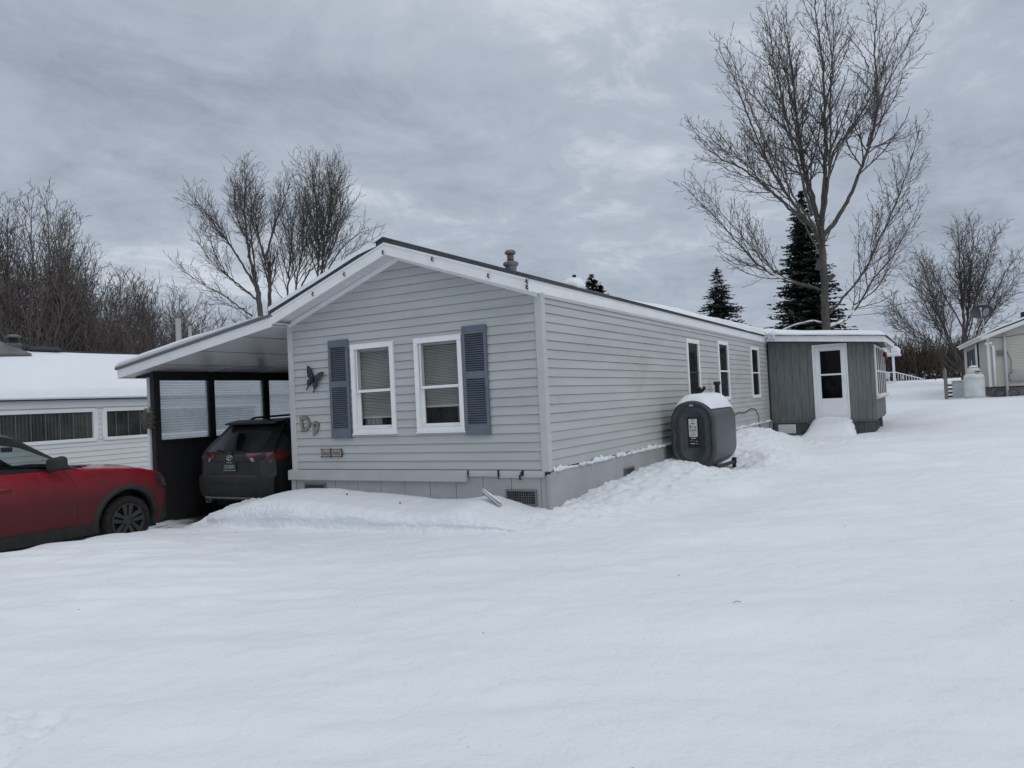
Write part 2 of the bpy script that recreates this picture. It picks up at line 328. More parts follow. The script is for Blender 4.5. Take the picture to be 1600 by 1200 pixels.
def snow_z(x, y):
    x = np.asarray(x, float); y = np.asarray(y, float)
    cx = np.clip(x, -45, 45); cy = np.clip(y, -14, 95)
    z = TW[len(CP)]+TW[len(CP)+1]*cx+TW[len(CP)+2]*cy
    for i, p in enumerate(CP):
        d2 = (cx-p[0])**2+(cy-p[1])**2; z = z+TW[i]*d2*np.log(np.maximum(d2, 1e-12))*.5
    z = np.clip(z, -.98, 1.6)
    # wind-shaped undulation, long across the view
    u = x*.87+y*.5; v = -x*.5+y*.87
    near = 1-.55*sstep(y, 6, 25)
    z = z+near*(.075*hash_noise(u*.45, v*.85, 3)+.068*hash_noise(u*1.0, v*2.1, 5)+.028*hash_noise(u*2.3, v*5.0, 9)+.011*hash_noise(u*6, v*11, 11))
    # small wind ridges left and low in the picture
    w = np.exp(-((x+3.5)/3.2)**2-((y+3.6)/1.9)**2)
    rid = hash_noise(u*.8+.6*hash_noise(u*2, v*2, 21), v*6.0, 13)
    z = z+w*.06*rid
    # shovelled heap along the long wall
    t = np.clip(y, 0, 30)
    crest = np.interp(y, [-.3, .4, 1.2, 2.4, 3.4, 4.6, 6.2, 7.5, 9, 10.5, 12, 13, 13.8], [-.50, -.45, -.40, -.33, -.26, -.25, -.34, -.20, -.06, -.05, -.17, -.36, -.47])
    foot = np.interp(y, [-1.0, 0, 1, 3, 5, 6.5, 9, 11, 13], [.7, 1.1, 1.4, 1.9, 2.2, 2.2, 1.9, 1.5, .9])
    cres = np.interp(y, [0, 2, 4, 5, 7, 9, 12], [.15, .35, .5, .55, .4, .2, .1])
    k = np.where(x < cres, 1.0-.12*np.clip((cres-x)/.6, 0, 1), 1-sstep(x, cres, foot))
    k = k*sstep(y, -1.2, -.1)*(1-sstep(y, 12.6, 13.7))
    heap = (crest-z)*k
    z = z+np.where(heap > 0, heap, heap*.5*(k > .8))
    ch = np.clip(k*2.2, 0, 1)*np.clip((foot-x)/.25, 0, 1)
    chk = np.abs(hash_noise(x*5.5, y*5.5, 31))+.6*np.abs(hash_noise(x*12, y*12, 33))+.3*np.abs(hash_noise(x*24, y*24, 37))
    z = z+ch*(.105*chk-.015+.025*np.abs(hash_noise(x*17, y*17, 38))+.022*np.abs(hash_noise(x*33, y*33, 39)))
    # hollow under the tank
    z = z-.26*bump2(x, y, .85, 5.25, .42, 1.05)
    # the ridge that runs out from the tank, and its shallow trench
    z = z+.15*bump2(x, y, 1.8, 6.7, .8, .5, .5)+.12*bump2(x, y, 2.9, 7.6, .9, .20, .2)-.09*bump2(x, y, 2.7, 7.05, .9, .22, .2)
    z = z+.06*bump2(x, y, 1.55, 3.2, .25, 1.6, -.25)
    # loose lumps kicked off the porch steps
    lm = np.exp(-((x-1.3)/1.5)**2-((y-11.6)/.9)**2)
    z = z+lm*np.clip(hash_noise(x*6, y*6, 41)-.18, 0, 1)*.35
    # driveway cut and the cleared strip in front of the carport
    edge = -5.42+.10*hash_noise(y*.9, y*0, 71)+.05*hash_noise(y*3.1, y*0, 72)
    cut = (1-sstep(x, edge-.45, edge))*sstep(x, -9.2, -8.7)*(1-sstep(y, 7.5, 8.5))
    z = z*(1-cut)+cut*(-.975)
    inside = ((x > -7.5) & (x < -4.28) & (y > .25)).astype(float)
    z = np.where(inside > 0, -.99, z)
    # under the house and the porch the ground lies bare and low
    z = np.where((x > -4.2) & (x < -.08) & (y > .08) & (y < 19.8), -.95, z)
    z = np.where((x > .05) & (x < 2.55) & (y > 14.05) & (y < 17.8), -.8, z)
    # snow heaped by the far road and plough bank on the right
    z = z+.35*bump2(x, y, 2.2, 52, 3, 4)+.25*bump2(x, y, 6, 60, 4, 3)+.36*bump2(x, y, 4.5, 20.5, 1.5, 2.0, -.5)+.16*bump2(x, y, 5.6, 17.5, .8, 2.4, -.6)+.10*bump2(x, y, 7.5, 26, 3, 1.5)
    # dog-sized prints in the lower left corner
    for px_, py_, r in ((.02, -6.05, .085), (.13, -6.16, .06), (-.10, -6.22, .055), (.26, -6.42, .075), (-.16, -6.08, .05), (.16, -6.33, .05)):
        d = np.hypot(x-px_, y-py_)/r; z = z-.045*np.exp(-d**4)+.012*np.exp(-((d-1.25)/.3)**2)
    return z
def sz(x, y): return float(snow_z(np.array([x]), np.array([y]))[0])
def ground_mesh():
    def lines(lo, hi, st, far, g):
        a = list(np.arange(lo, hi, st)); s = st
        while a[-1] < far: s = min(s*g, 60); a.append(a[-1]+s)
        s = st; b = [lo]
        while b[-1] > -far: s = min(s*g, 60); b.append(b[-1]-s)
        return np.array(b[:0:-1]+a)
    xs = lines(-9.2, 5.0, .032, 900, 1.09); ys = lines(-7.6, 9.0, .032, 900, 1.04)
    X, Y = np.meshgrid(xs, ys); Z = snow_z(X.ravel(), Y.ravel())
    nx, ny = len(xs), len(ys); co = np.empty((nx*ny, 3)); co[:, 0] = X.ravel(); co[:, 1] = Y.ravel(); co[:, 2] = Z
    i = np.arange(nx-1)[None, :]+np.arange(ny-1)[:, None]*nx; q = np.stack([i, i+1, i+nx+1, i+nx], -1).reshape(-1, 4)
    me = bpy.data.meshes.new('snow_ground'); me.vertices.add(len(co)); me.vertices.foreach_set('co', co.ravel())
    me.loops.add(q.size); me.loops.foreach_set('vertex_index', q.ravel().astype(np.int32)); me.polygons.add(len(q))
    me.polygons.foreach_set('loop_start', np.arange(0, q.size, 4, dtype=np.int32)); me.polygons.foreach_set('loop_total', np.full(len(q), 4, dtype=np.int32))
    me.polygons.foreach_set('use_smooth', np.ones(len(q), bool)); me.update(); me.validate()
    me.materials.append(M['snow']); o = bpy.data.objects.new('snow_ground', me); C.objects.link(o); tag(o, kind='structure')
ground_mesh()
# the rounded drift against the gable end, overhanging a little at its foot
def drift_top(x): return np.interp(x, [-5.62, -5.56, -5.45, -5.25, -5.0, -4.7, -4.3, -3.9, -3.4, -2.9, -2.3, -1.6, -1.15, -.95, -.75, -.45, -.2, .05, .3], [-.90, -.64, -.535, -.47, -.435, -.385, -.29, -.252, -.25, -.285, -.315, -.365, -.345, -.31, -.30, -.37, -.44, -.50, -.64])
def drift_front(x): return np.interp(x, [-5.62, -5.5, -5.3, -5.0, -4.5, -3.5, -2.5, -1.5, -.8, -.3, .3], [-.10, -.55, -.80, -.92, -.97, -.97, -.95, -.95, -1.0, -1.0, -.9])
def snow_drift():
    nu, nv = 300, 72; u = np.linspace(-5.62, .3, nu+1); co = np.zeros((nv+1, nu+1, 3)); k = 5; ker = np.ones(k)/k
    pad = lambda a: np.convolve(np.pad(a, k//2, mode='edge'), ker, 'valid')
    top = pad(drift_top(u))+.010*hash_noise(u*1.7, u*0+3, 53); fr = pad(drift_front(u))+.05*hash_noise(u*1.3, u*0, 51)+.02*hash_noise(u*4.1, u*0, 54)
    base = snow_z(u, fr-.12); base = np.where(u < -5.3, np.minimum(base, -.74), base); h = np.maximum(top-.05-base, .05); ry = np.minimum(.30, -fr*.5); yc = fr+ry; rt = h*.62; rb = h*.46; zc = top-.05-rt; ap = np.interp(u, [-5.5, -4, -2, -1.2, -.6, 0], [.22, .10, .12, .22, .5, .6])+.08*hash_noise(u*2.2, u*0, 59)
    for j in range(nv+1):
        v = j/nv
        if v < .40: a = v/.40; y = .07+(yc-.07)*a; z = top-.05*a**2.2
        elif v < .80:
            th = math.radians(90-100*(v-.40)/.40); y = yc-ry*math.cos(th); z = zc+np.where(math.sin(th) > 0, rt, rb)*math.sin(th)
        else:
            a = (v-.80)/.20; z0 = zc-rb*math.sin(math.radians(10)); y = (yc-ry*math.cos(math.radians(10)))-ap*a**1.6; ye = yc-ry*math.cos(math.radians(10))-ap; z = z0+(np.minimum(base-.02, snow_z(u, ye)-.05)-z0)*(1-(1-a)**2.2)
        g = hash_noise(u*7, y*9+v*14, 55)*.016+hash_noise(u*19, y*22+v*30, 56)*.010*(v > .5)+hash_noise(u*40, y*40+v*60, 57)*.009*(v > .55)
        co[j, :, 0] = u; co[j, :, 1] = y-g*(v > .5)+.03*hash_noise(u*2.5, v*5+u*0, 58)*(v > .6); co[j, :, 2] = z+g*.8
    i = np.arange(nu)[None, :]+np.arange(nv)[:, None]*(nu+1); q = np.stack([i, i+nu+1, i+nu+2, i+1], -1).reshape(-1, 4)
    me = bpy.data.meshes.new('snow_drift'); me.from_pydata(co.reshape(-1, 3).tolist(), [], q.tolist()); me.polygons.foreach_set('use_smooth', np.ones(len(q), bool)); me.materials.append(M['snow']); me.update()
    o = bpy.data.objects.new('snow_drift', me); C.objects.link(o); tag(o, kind='structure')
snow_drift()
def specks():
    """small dark bits on the open snow"""
    rg = np.random.default_rng(77)
    mb = MB()
    for i in range(70):
        x = rg.uniform(-4.5, 5.5); y = rg.uniform(-6, 3) if i % 3 else rg.uniform(3, 12); x = max(x, 2.3) if y > -.9 else x; z = sz(x, y); r = rg.uniform(.0012, .0028); a = rg.uniform(0, 3.14); l = r*rg.uniform(1, 4)
        mb.bar((x-l*math.cos(a), y-l*math.sin(a), z+.002), (x+l*math.cos(a), y+l*math.sin(a), z+.004), r, r)
    o = mb.build('wind_blown_specks', M['twigspeck']); tag(o, 'tiny dark bits of bark blown over the open snow', 'bark bits', kind='stuff')
M['twigspeck'] = mat('bark_speck', (.10, .09, .08), .9)
specks()
# driveway: packed snow over asphalt, bare under the carport
def driveway():
    m = bpy.data.materials.new('packed_driveway'); m.use_nodes = True; nt = m.node_tree; N, L = nt.nodes, nt.links; p = N['Principled BSDF']
    tc = N.new('ShaderNodeTexCoord'); sp = N.new('ShaderNodeSeparateXYZ'); L.new(tc.outputs['Object'], sp.inputs[0])
    n = N.new('ShaderNodeTexNoise'); n.inputs['Scale'].default_value = 3.5; n.inputs['Detail'].default_value = 8; n.inputs['Roughness'].default_value = .65; mp = N.new('ShaderNodeMapping'); mp.inputs['Scale'].default_value = (1.6, .5, 1); L.new(tc.outputs['Object'], mp.inputs[0]); L.new(mp.outputs[0], n.inputs['Vector'])
    a = N.new('ShaderNodeMapRange'); L.new(sp.outputs[1], a.inputs[0]); a.inputs[1].default_value = .0; a.inputs[2].default_value = 1.2; a.inputs[3].default_value = 0; a.inputs[4].default_value = .55
    s = N.new('ShaderNodeMath'); L.new(n.outputs[0], s.inputs[0]); L.new(a.outputs[0], s.inputs[1])
    r = N.new('ShaderNodeValToRGB'); e = r.color_ramp.elements; e[0].position = .54; e[0].color = (.72, .745, .78, 1); e[1].position = .72; e[1].color = (.03, .03, .032, 1); k = e.new(.62); k.color = (.42, .43, .45, 1)
    L.new(s.outputs[0], r.inputs[0]); L.new(r.outputs[0], p.inputs['Base Color']); p.inputs['Roughness'].default_value = .7
    b = N.new('ShaderNodeBump'); b.inputs['Strength'].default_value = .8; b.inputs['Distance'].default_value = .03; L.new(n.outputs[0], b.inputs['Height']); L.new(b.outputs[0], p.inputs['Normal'])
    mb = MB(); x0, x1, y0, y1 = -8.7, -4.3, -13, 7
    def fn(u, v):
        x = x0+(x1-x0)*u; y = y0+(y1-y0)*v
        rut = -.035*(math.exp(-((x+7.05)/.16)**2)+math.exp(-((x+5.5)/.16)**2))*(y < .5)
        return (x, y, -.905+rut+float(hash_noise(np.array([x*4]), np.array([y*3]), 81)[0])*.03*(y < .3)+.010*math.sin(y*9+x*5)*(y < .3))
    mb.grid(fn, 60, 200); o = mb.build('driveway', m, smooth=True); tag(o, kind='structure')
driveway()
M['skirtlight'] = mat('grey_band', (.40, .41, .415), .5, .08, 3)
# ---------------------------------------------------------------- mobile home
W, H, LEN = 4.27, 2.2, 20.0; OV = .32; RX = -W/2; SL = .347; LY = 13.89
house = thing('mobile_home', 'long grey vinyl-sided mobile home with blue shutters, gable end facing the snowy lawn', 'mobile home', (RX, 0, -.9))
HOLES_F = [(-3.054, -2.304, .533, 1.7825), (-1.934, -1.1765, .533, 1.7825)]
HOLES_S = [(6.02, 6.86, .66, 1.93), (8.37, 9.26, .69, 2.0), (11.64, 12.58, .68, 2.0)]
COURSE = .1145
ins = lambda h, d: (h[0]+d, h[1]-d, h[2]+d, h[3]-d)
mb = MB()
siding(mb, lambda u, z, o: (u, -o, z), -W, 0, .02, 2.96, COURSE, [ins(h, .02) for h in HOLES_F], [(-SL, 1, H+SL*W), (SL, 1, H)],
       [(-1.45, 12, 15), (-1.95, 14, 16), (-3.72, 2, 5), (-3.73, 0, 1), (-.6, 1, 2), (-2.05, 3, 3), (-2.32, 3, 3)])
mb.build('front_wall', M['siding'], house)
mb = MB()
siding(mb, lambda u, z, o: (o, u, z), 0, LEN, .02, H, COURSE, [ins(h, .02) for h in HOLES_S], (), [(2.9, 12, 13), (5.7, 14, 15), (7.4, 15, 17), (7.9, 14, 15), (10.6, 4, 6)])
mb.build('side_wall', M['siding'], house)
mb = MB(); siding(mb, lambda u, z, o: (-W-o, u, z), 0, LEN, .02, H, COURSE); siding(mb, lambda u, z, o: (u, LEN+o, z), -W, 0, .02, 2.96, COURSE, (), [(-SL, 1, H+SL*W), (SL, 1, H)]); mb.build('rear_wall', M['siding'], house)
mb = MB(); mb.box(-W+.05, .25, -.04, -.05, LEN-.05, 0.0); mb.box(-W+.06, 3.2, .002, -.06, 3.25, 2.14); mb.box(-W+.06, .25, 2.15, -.06, 3.2, 2.18); mb.build('room_lining', M['room'], house)
# corner posts
for x0, x1, y0, y1 in ((-.075, .030, -.030, .075), (-W-.030, -W+.075, -.030, .075)):
    mb = MB(); mb.box(x0, y0, -.005, x1, y1, H+.01); mb.build('corner_trim', M['trimgrey'], house, bevel=.008)
# skirting with board grooves
def skirting(path_fn, length, step, z0, z1, name, thick=.03):
    mb = MB(); u = 0; rg = random.Random(5)
    while u < length-.01:
        v = min(u+step, length); o = rg.uniform(0, .002)
        a = [path_fn(u+.003, z0, o), path_fn(v-.003, z0, o), path_fn(v-.003, z1, o), path_fn(u+.003, z1, o)]; b = [path_fn(u+.003, z0, o-thick), path_fn(v-.003, z0, o-thick), path_fn(v-.003, z1, o-thick), path_fn(u+.003, z1, o-thick)]
        mb.add(a+b, [(0, 1, 2, 3), (7, 6, 5, 4), (0, 4, 5, 1), (1, 5, 6, 2), (2, 6, 7, 3), (3, 7, 4, 0)]); u = v
    mb.build(name, M['skirt'], house, bevel=.002, seg=1)
skirting(lambda u, z, o: (-W-.03+u, -.02-o, z), W+.05, .42, -.95, -.045, 'front_skirting')
skirting(lambda u, z, o: (.045+o, -.015+u, z), LEN, 1.22, -.95, -.012, 'side_skirting')
mb = MB(); mb.box(-W-.03, .02, -.95, -W, LEN, -.01); mb.build('far_skirting', M['skirt'], house)
for x0, y0, x1, y1 in ((.0, -.052, .052, .06), (-W-.045, -.045, -W+.04, .04)):
    mb = MB(); mb.box(x0, y0, -.95, x1, y1, -.03); mb.build('skirting_corner', M['skirt'], house, bevel=.006)
# drip band over the skirting: whole on the left, broken off to the right
mb = MB(); mb.prism([(0, -.02, .018), (0, -.075, .005), (0, -.08, -.125), (0, -.07, -.135), (0, -.055, -.135), (0, -.02, -.115)], (1, 0, 0)); mb.v = [(-W-.075+(p[0])*(W+.075-1.16), p[1], p[2]) for p in mb.v]; mb.build('drip_band', M['skirtlight'], house, bevel=.004)
mb = MB()
for x0, x1, z, dz in ((-1.15, -.70, -.052, 0), (-.69, -.36, -.066, .0), (-.33, -.04, -.060, -.0)):
    mb.box(x0, -.05, z-.008, x1, -.02, z); mb.box(x0, -.028, z, x1, -.015, .014)
    for i in range(2): mb.box(x0+.13+i*.16, -.031, -.022, x0+.18+i*.16, -.0275, -.016)
mb.build('broken_drip_flange', M['trimgrey'], house)
mb = MB(); mb.box(-1.158, -.045, -.07, -1.146, -.021, .012); mb.box(-.70, -.05, -.09, -.685, -.021, .016); mb.box(-.365, -.052, -.05, -.345, -.03, .004); mb.box(-.39, -.052, -.10, -.37, -.03, -.045); mb.box(-.02, -.05, -.045, .035, -.012, -.008); mb.build('torn_gap', M['black'], house)
# crawl-space vents: frame, mesh, dark backing
def vent(P, u0, u1, z0, z1, fr='grille', nm='skirting_vent'):
    mb = MB()
    def bx(a, b, c, d, o0, o1):
        mb.add([P(a, c, o0), P(b, c, o0), P(b, d, o0), P(a, d, o0), P(a, c, o1), P(b, c, o1), P(b, d, o1), P(a, d, o1)], [(0, 1, 2, 3), (7, 6, 5, 4), (0, 4, 5, 1), (1, 5, 6, 2), (2, 6, 7, 3), (3, 7, 4, 0)])
    w = .022
    bx(u0, u1, z0, z0+w, 0, .02); bx(u0, u1, z1-w, z1, 0, .02); bx(u0, u0+w, z0+w, z1-w, 0, .02); bx(u1-w, u1, z0+w, z1-w, 0, .02)
    o = mb.build(nm, M[fr], house); mb = MB(); bx(u0+w, u1-w, z0+w, z1-w, .001, .004); mb.build('backing', M['black'], o)
    mb = MB(); n = max(4, int((u1-u0)/.035)); m = max(3, int((z1-z0)/.035))
    for i in range(1, n): x = u0+w+(u1-u0-2*w)*i/n; bx(x-.0025, x+.0025, z0+w, z1-w, .005, .010)
    for j in range(1, m): z = z0+w+(z1-z0-2*w)*j/m; bx(u0+w, u1-w, z-.0025, z+.0025, .0105, .014)
    mb.build('mesh_grid', M['galv'], o)
vent(lambda u, z, o: (u, -.0225-o, z), -4.06, -3.64, -.40, -.185)
vent(lambda u, z, o: (u, -.0225-o, z), -.60, -.16, -.42, -.225)
vent(lambda u, z, o: (.0475+o, u, z), 2.38, 2.80, -.42, -.20)
# ---- roof
def roof_z(x, off=0): return H+.155+SL*(min(0-x, x+W)+.0)+off
zr = H+.155+SL*W/2
mb = MB()
for sgn in (1, -1):
    e = .045; xa = RX+sgn*(W/2+e); za = H+.155-SL*e
    prof = [(RX, -OV-.015, zr), (xa, -OV-.015, za), (xa, -OV-.015, za+.045), (RX, -OV-.015, zr+.048)]
    mb.prism(prof, (0, LEN+2*OV, 0))
mb.build('roof', M['shingle'], house)
mb = MB()
for sgn in (1, -1): mb.prism([(RX, -OV-.03, zr+.05), (RX+sgn*.16, -OV-.03, zr+.05-SL*.16), (RX+sgn*.16, -OV-.03, zr+.065-SL*.16), (RX, -OV-.03, zr+.072)], (0, LEN+2*OV+.02, 0))
mb.build('ridge_cap', M['shingle'], house)
# rake fascia boards with a thin drip rail
for sgn in (1, -1):
    xa = RX+sgn*(W/2+.022); mb = MB()
    mb.prism([(RX, -OV, zr-.002), (RX, -OV, zr-.165), (xa, -OV, H-.012), (xa, -OV, H+.147)], (0, .02, 0))
    o = mb.build('rake_fascia', M['white'], house, bevel=.002)
    mb = MB(); mb.prism([(RX, -OV-.012, zr-.003), (RX, -OV-.012, zr-.03), (xa, -OV-.012, H+.120), (xa, -OV-.012, H+.147)], (0, .011, 0)); mb.build('drip_rail', M['white'], o)
    # soffit with cross grooves
    mb = MB(); n = 22
    for i in range(n):
        t0, t1 = i/n+.0015, (i+1)/n-.0015; p = lambda t, d: (RX+(xa-RX)*t, zr-.165+(H-.012-(zr-.165))*t+d)
        (xs, z_s), (xe, ze) = p(t0, .028), p(t1, .028)
        mb.prism([(xs, -OV+.02, z_s), (xe, -OV+.02, ze), (xe, -OV+.02, ze+.008), (xs, -OV+.02, z_s+.008)], (0, OV-.02, 0))
    mb.build('soffit', M['soffit'], house)
    mb = MB(); mb.prism([(RX, -.035, zr-.140), (RX, -.035, zr-.205), (RX+sgn*(W/2-.02), -.035, H-.045), (RX+sgn*(W/2-.02), -.035, H+.02)], (0, .034, 0)); mb.build('rake_moulding', M['white'], house)
# eave fascia
mb = MB(); mb.box(.002, -OV+.001, H-.005, .024, LY-.31, H+.15); mb.box(.0241, -OV+.001, H+.118, .034, LY-.31, H+.15); mb.box(.001, LY-.31, H-.005, .02, LEN, H+.15); mb.build('eave_fascia', M['white'], house, bevel=.002)
mb = MB(); mb.box(-W-.024, -OV+.001, H-.005, -W-.002, LEN, H+.15); mb.build('far_eave_fascia', M['white'], house)
mb = MB(); mb.box(-W-.02, -OV+.02, H-.01, -W+.09, -.03, H-.002); mb.build('soffit_return', M['white'], house)
mb = MB(); mb.box(.0185, .02, H-.045, .028, LY, H-.0055); mb.build('eave_moulding', M['trimgrey'], house)
# little dark hooks for a string of lights along the fascia
for i, (x, dz) in enumerate(((-3.45, .07), (-2.85, .07), (RX-.02, .035), (-1.36, .10), (-.53, .07), (.0, .05), (.002, .125))):
    z = zr-.165+dz-SL*abs(x-RX); mb = MB(); a = .028
    mb.tube([(x-.010, -OV-.006, z+a), (x+.006, -OV-.018, z+a*.4), (x-.010, -OV-.020, z-a*.2), (x+.016, -OV-.016, z-a)], [.009, .010, .009, .008], 5); mb.build('light_hook', M['black'], house)
mb = MB(); mb.box(.005, -OV-.0015, H+.0, .009, -OV-.0005, H+.13); mb.build('fascia_joint', M['grille'], house)
# vent pipe near the ridge
def flue(cx, cy, cz, parent):
    mb = MB(); mb.lathe([(.10, 0), (.095, .12), (.10, .2), (.13, .215), (.135, .25), (.11, .275), (.08, .28)], (cx, cy, cz), 20); o = mb.build('vent_pipe', M['galv'], parent, smooth=False)
    mb = MB(); mb.lathe([(.058, .26), (.058, .42)], (cx, cy, cz), 16); mb.build('inner_pipe', M['rust'], o, smooth=True)
    mb = MB(); mb.lathe([(.08, .405), (.095, .415), (.098, .44), (.07, .475), (.0, .485)], (cx, cy, cz), 18); mb.build('cap', M['galv'], o, smooth=True)
flue(-2.03, 2.94, 2.985, house)
mb = MB(); mb.lathe([(.10, 0), (.10, .16), (.12, .17), (.12, .2)], (-2.13, 5.7, 3.0), 14); o = mb.build('roof_vent', M['galv'], house); mb = MB(); mb.lathe([(.24, .10), (.235, .18), (.21, .25), (.15, .30), (.07, .325), (0, .33)], (-2.13, 5.7, 3.0), 16); k_ = mb.build('snow_cap', M['snowcap'], o, smooth=True); mb = MB(); mb.lathe([(.04, .32), (.04, .385)], (-2.11, 5.7, 3.0), 8); mb.build('vent_tip', M['black'], o)
# ---- windows of the gable end
def slats(mb, x0, x1, z0, z1, y, pitch=.021, sag=0, seed=1):
    rg = random.Random(seed); n = int((z1-z0)/pitch)
    for i in range(n):
        z = z0+(i+.5)*pitch; t = rg.uniform(-.002, .002)
        mb.add([(x0, y-.006, z-.008+t), (x1, y-.006, z-.008-t), (x1, y+.007, z+.008-t), (x0, y+.007, z+.008+t)], [(0, 1, 2, 3)])
def front_window(h, zb, seed):
    x0, x1, z0, z1 = h; mb = MB(); t = .058
    mb.box(x0-.006, -.045, z1-t, x1+.006, .03, z1+.006); mb.box(x0-.006, -.045, z0-.006, x1+.006, .03, z0+t)
    mb.box(x0-.006, -.045, z0+t, x0+t, .03, z1-t); mb.box(x1-t, -.045, z0+t, x1+.006, .03, z1-t)
    mb.box(x0-.02, -.028, z1+.0065, x1+.02, -.002, z1+.02); mb.box(x0-.025, -.05, z0-.022, x1+.025, -.002, z0-.0065)
    mb.box(x0+t, .0, z0+t, x0+t+.02, .075, z1-t); mb.box(x1-t-.012, .0, z0+t, x1-t, .075, z1-t)
    fr = mb.build('window', M['white'], house, bevel=.004)
    zm = z0+(z1-z0)*.475; xa, xb = x0+t+.0205, x1-t-.0125
    mb = MB(); mb.box(xa, -.030, zm-.018, xb, .0, zm+.02); mb.box(xa, -.025, zm+.0205, xa+.018, .0, z1-t-.001); mb.build('upper_sash', M['white'], fr, bevel=.003)
    mb = MB(); s = .03
    mb.box(xa, .008, z0+t+.001, xb, .035, z0+t+.05); mb.box(xa, .008, z0+t+.0505, xa+s, .035, zm+.015); mb.box(xb-s*.5, .008, z0+t+.0505, xb, .035, zm+.015); mb.build('lower_sash', M['white'], fr, bevel=.003)
    mb = MB(); mb.quad((xa, -.014, zm), (xb, -.014, zm), (xb, -.014, z1-t), (xa, -.014, z1-t)); mb.quad((xa, .02, z0+t), (xb, .02, z0+t), (xb, .02, zm), (xa, .02, zm)); mb.build('pane', M['pane'], fr)
    mb = MB(); slats(mb, xa+.005, xb-.005, zb, z1-t-.03, .075, seed=seed); mb.box(xa+.005, .064, zb-.03, xb-.005, .088, zb-.002); mb.box(xa, .06, z1-t-.03, xb, .1, z1-t); mb.build('blind', M['blind'], fr)
    return fr, xa, xb
f1, xa, xb = front_window(HOLES_F[0], .77, 1)
mb = MB(); mb.grid(lambda u, v: (xa+.0+.32*(xb-xa)*u*1.6, .13+.02*math.sin(u*22), .6+.2*v), 40, 2); mb.build('curtain', M['curtain'], f1, smooth=True)
f2, xa2, xb2 = front_window(HOLES_F[1], .885, 2)
mb = MB(); mb.grid(lambda u, v: (xb2-.12+.12*u*(1-.2*v)+.04*(1-v)*u, .13+.015*math.sin(u*15), .58+.32*v), 20, 4); mb.build('curtain', M['curtain'], f2, smooth=True)
mb = MB(); mb.blob((xa2+.15, .5, .62), (.26, .16, .24), 3); mb.build('draped_cloth', M['navy'], f2, smooth=True)
# ---- slatted shutters
def shutter(x0, x1, z0, z1):
    mb = MB(); y0, y1 = -.046, -.013; st = .042; mid = z0+(z1-z0)*.545; b0, b1 = z0+.135, z1-.105; m0, m1 = mid-.045, mid+.045
    mb.box(x0, y0, z0, x0+st, y1, z1); mb.box(x1-st, y0, z0, x1, y1, z1)
    for a, b in ((z0, b0), (m0, m1), (b1, z1)): mb.box(x0+st, y0+.002, a, x1-st, y1, b)
    s = mb.build('shutter', M['shutter'], house, bevel=.003)
    mb = MB()
    n = 9; mb.prism([(x0+st, y0+.001, b1-.002)]+[(x0+st+(x1-x0-2*st)*i/n, y0+.001, b1+.0-.002+.035-.03*abs(2*i/n-1)**2) for i in range(n+1)]+[(x1-st, y0+.001, b1-.002)], (0, .004, 0))
    for a, b in ((b0, m0), (m1, b1)):
        k = int((b-a)/.0285); p = (b-a)/k
        for i in range(k):
            z = a+i*p; mb.add([(x0+st, y0+.006, z), (x1-st, y0+.006, z), (x1-st, y0+.004, z+.004), (x0+st, y0+.004, z+.004), (x1-st, y1-.006, z+p*.78), (x0+st, y1-.006, z+p*.78)], [(0, 1, 2, 3), (3, 2, 4, 5)])
    mb.build('louvres', M['shutter'], s)
    mb = MB(); mb.box(x0+st, y1-.004, b0, x1-st, y1-.002, b1); mb.build('backing', M['black'], s)
    mb = MB()
    for zz in (z0+.5, z1-.075, mid-.17): mb.lathe([(.006, 0), (.006, -.004)], (x1-.02, y0, zz), 8, 'Y'); mb.lathe([(.006, 0), (.006, -.004)], (x0+.02, y0, zz), 8, 'Y')
    mb.build('screw', M['black'], s)
shutter(-3.478, -3.108, .472, 1.89); shutter(-1.152, -.782, .472, 1.89)
# ---- narrow windows of the long wall
for k, h in enumerate(HOLES_S):
    y0, y1, z0, z1 = h; t = .075; mb = MB()
    mb.box(-.03, y0-.005, z1-t, .042, y1+.005, z1+.005); mb.box(-.03, y0-.005, z0-.005, .042, y1+.005, z0+t); mb.box(-.03, y0-.005, z0+t, .042, y0+t, z1-t); mb.box(-.03, y1-t, z0+t, .042, y1+.005, z1-t)
    fr = mb.build('window', M['white'], house, bevel=.004); zm = z0+(z1-z0)*.49
    if k > 0:
        mb = MB(); mb.box(.0, y0+t, zm-.016, .038, y1-t, zm+.016); mb.build('sash_rail', M['white'], fr, bevel=.003)
    else:
        mb = MB(); mb.box(.0, y0+t, zm-.012, .026, y1-t, zm+.012); mb.build('sash_rail', M['blacksat'], fr)
    mb = MB(); mb.quad((.012, y0+t, z0+t), (.012, y1-t, z0+t), (.012, y1-t, z1-t), (.012, y0+t, z1-t)); mb.build('pane', M['panedark'], fr)
    mb = MB(); mb.quad((.004, y0+t, z0+t), (.004, y1-t, z0+t), (.004, y1-t, z1-t), (.004, y0+t, z1-t)); mb.build('insect_screen', M['screen'], fr)
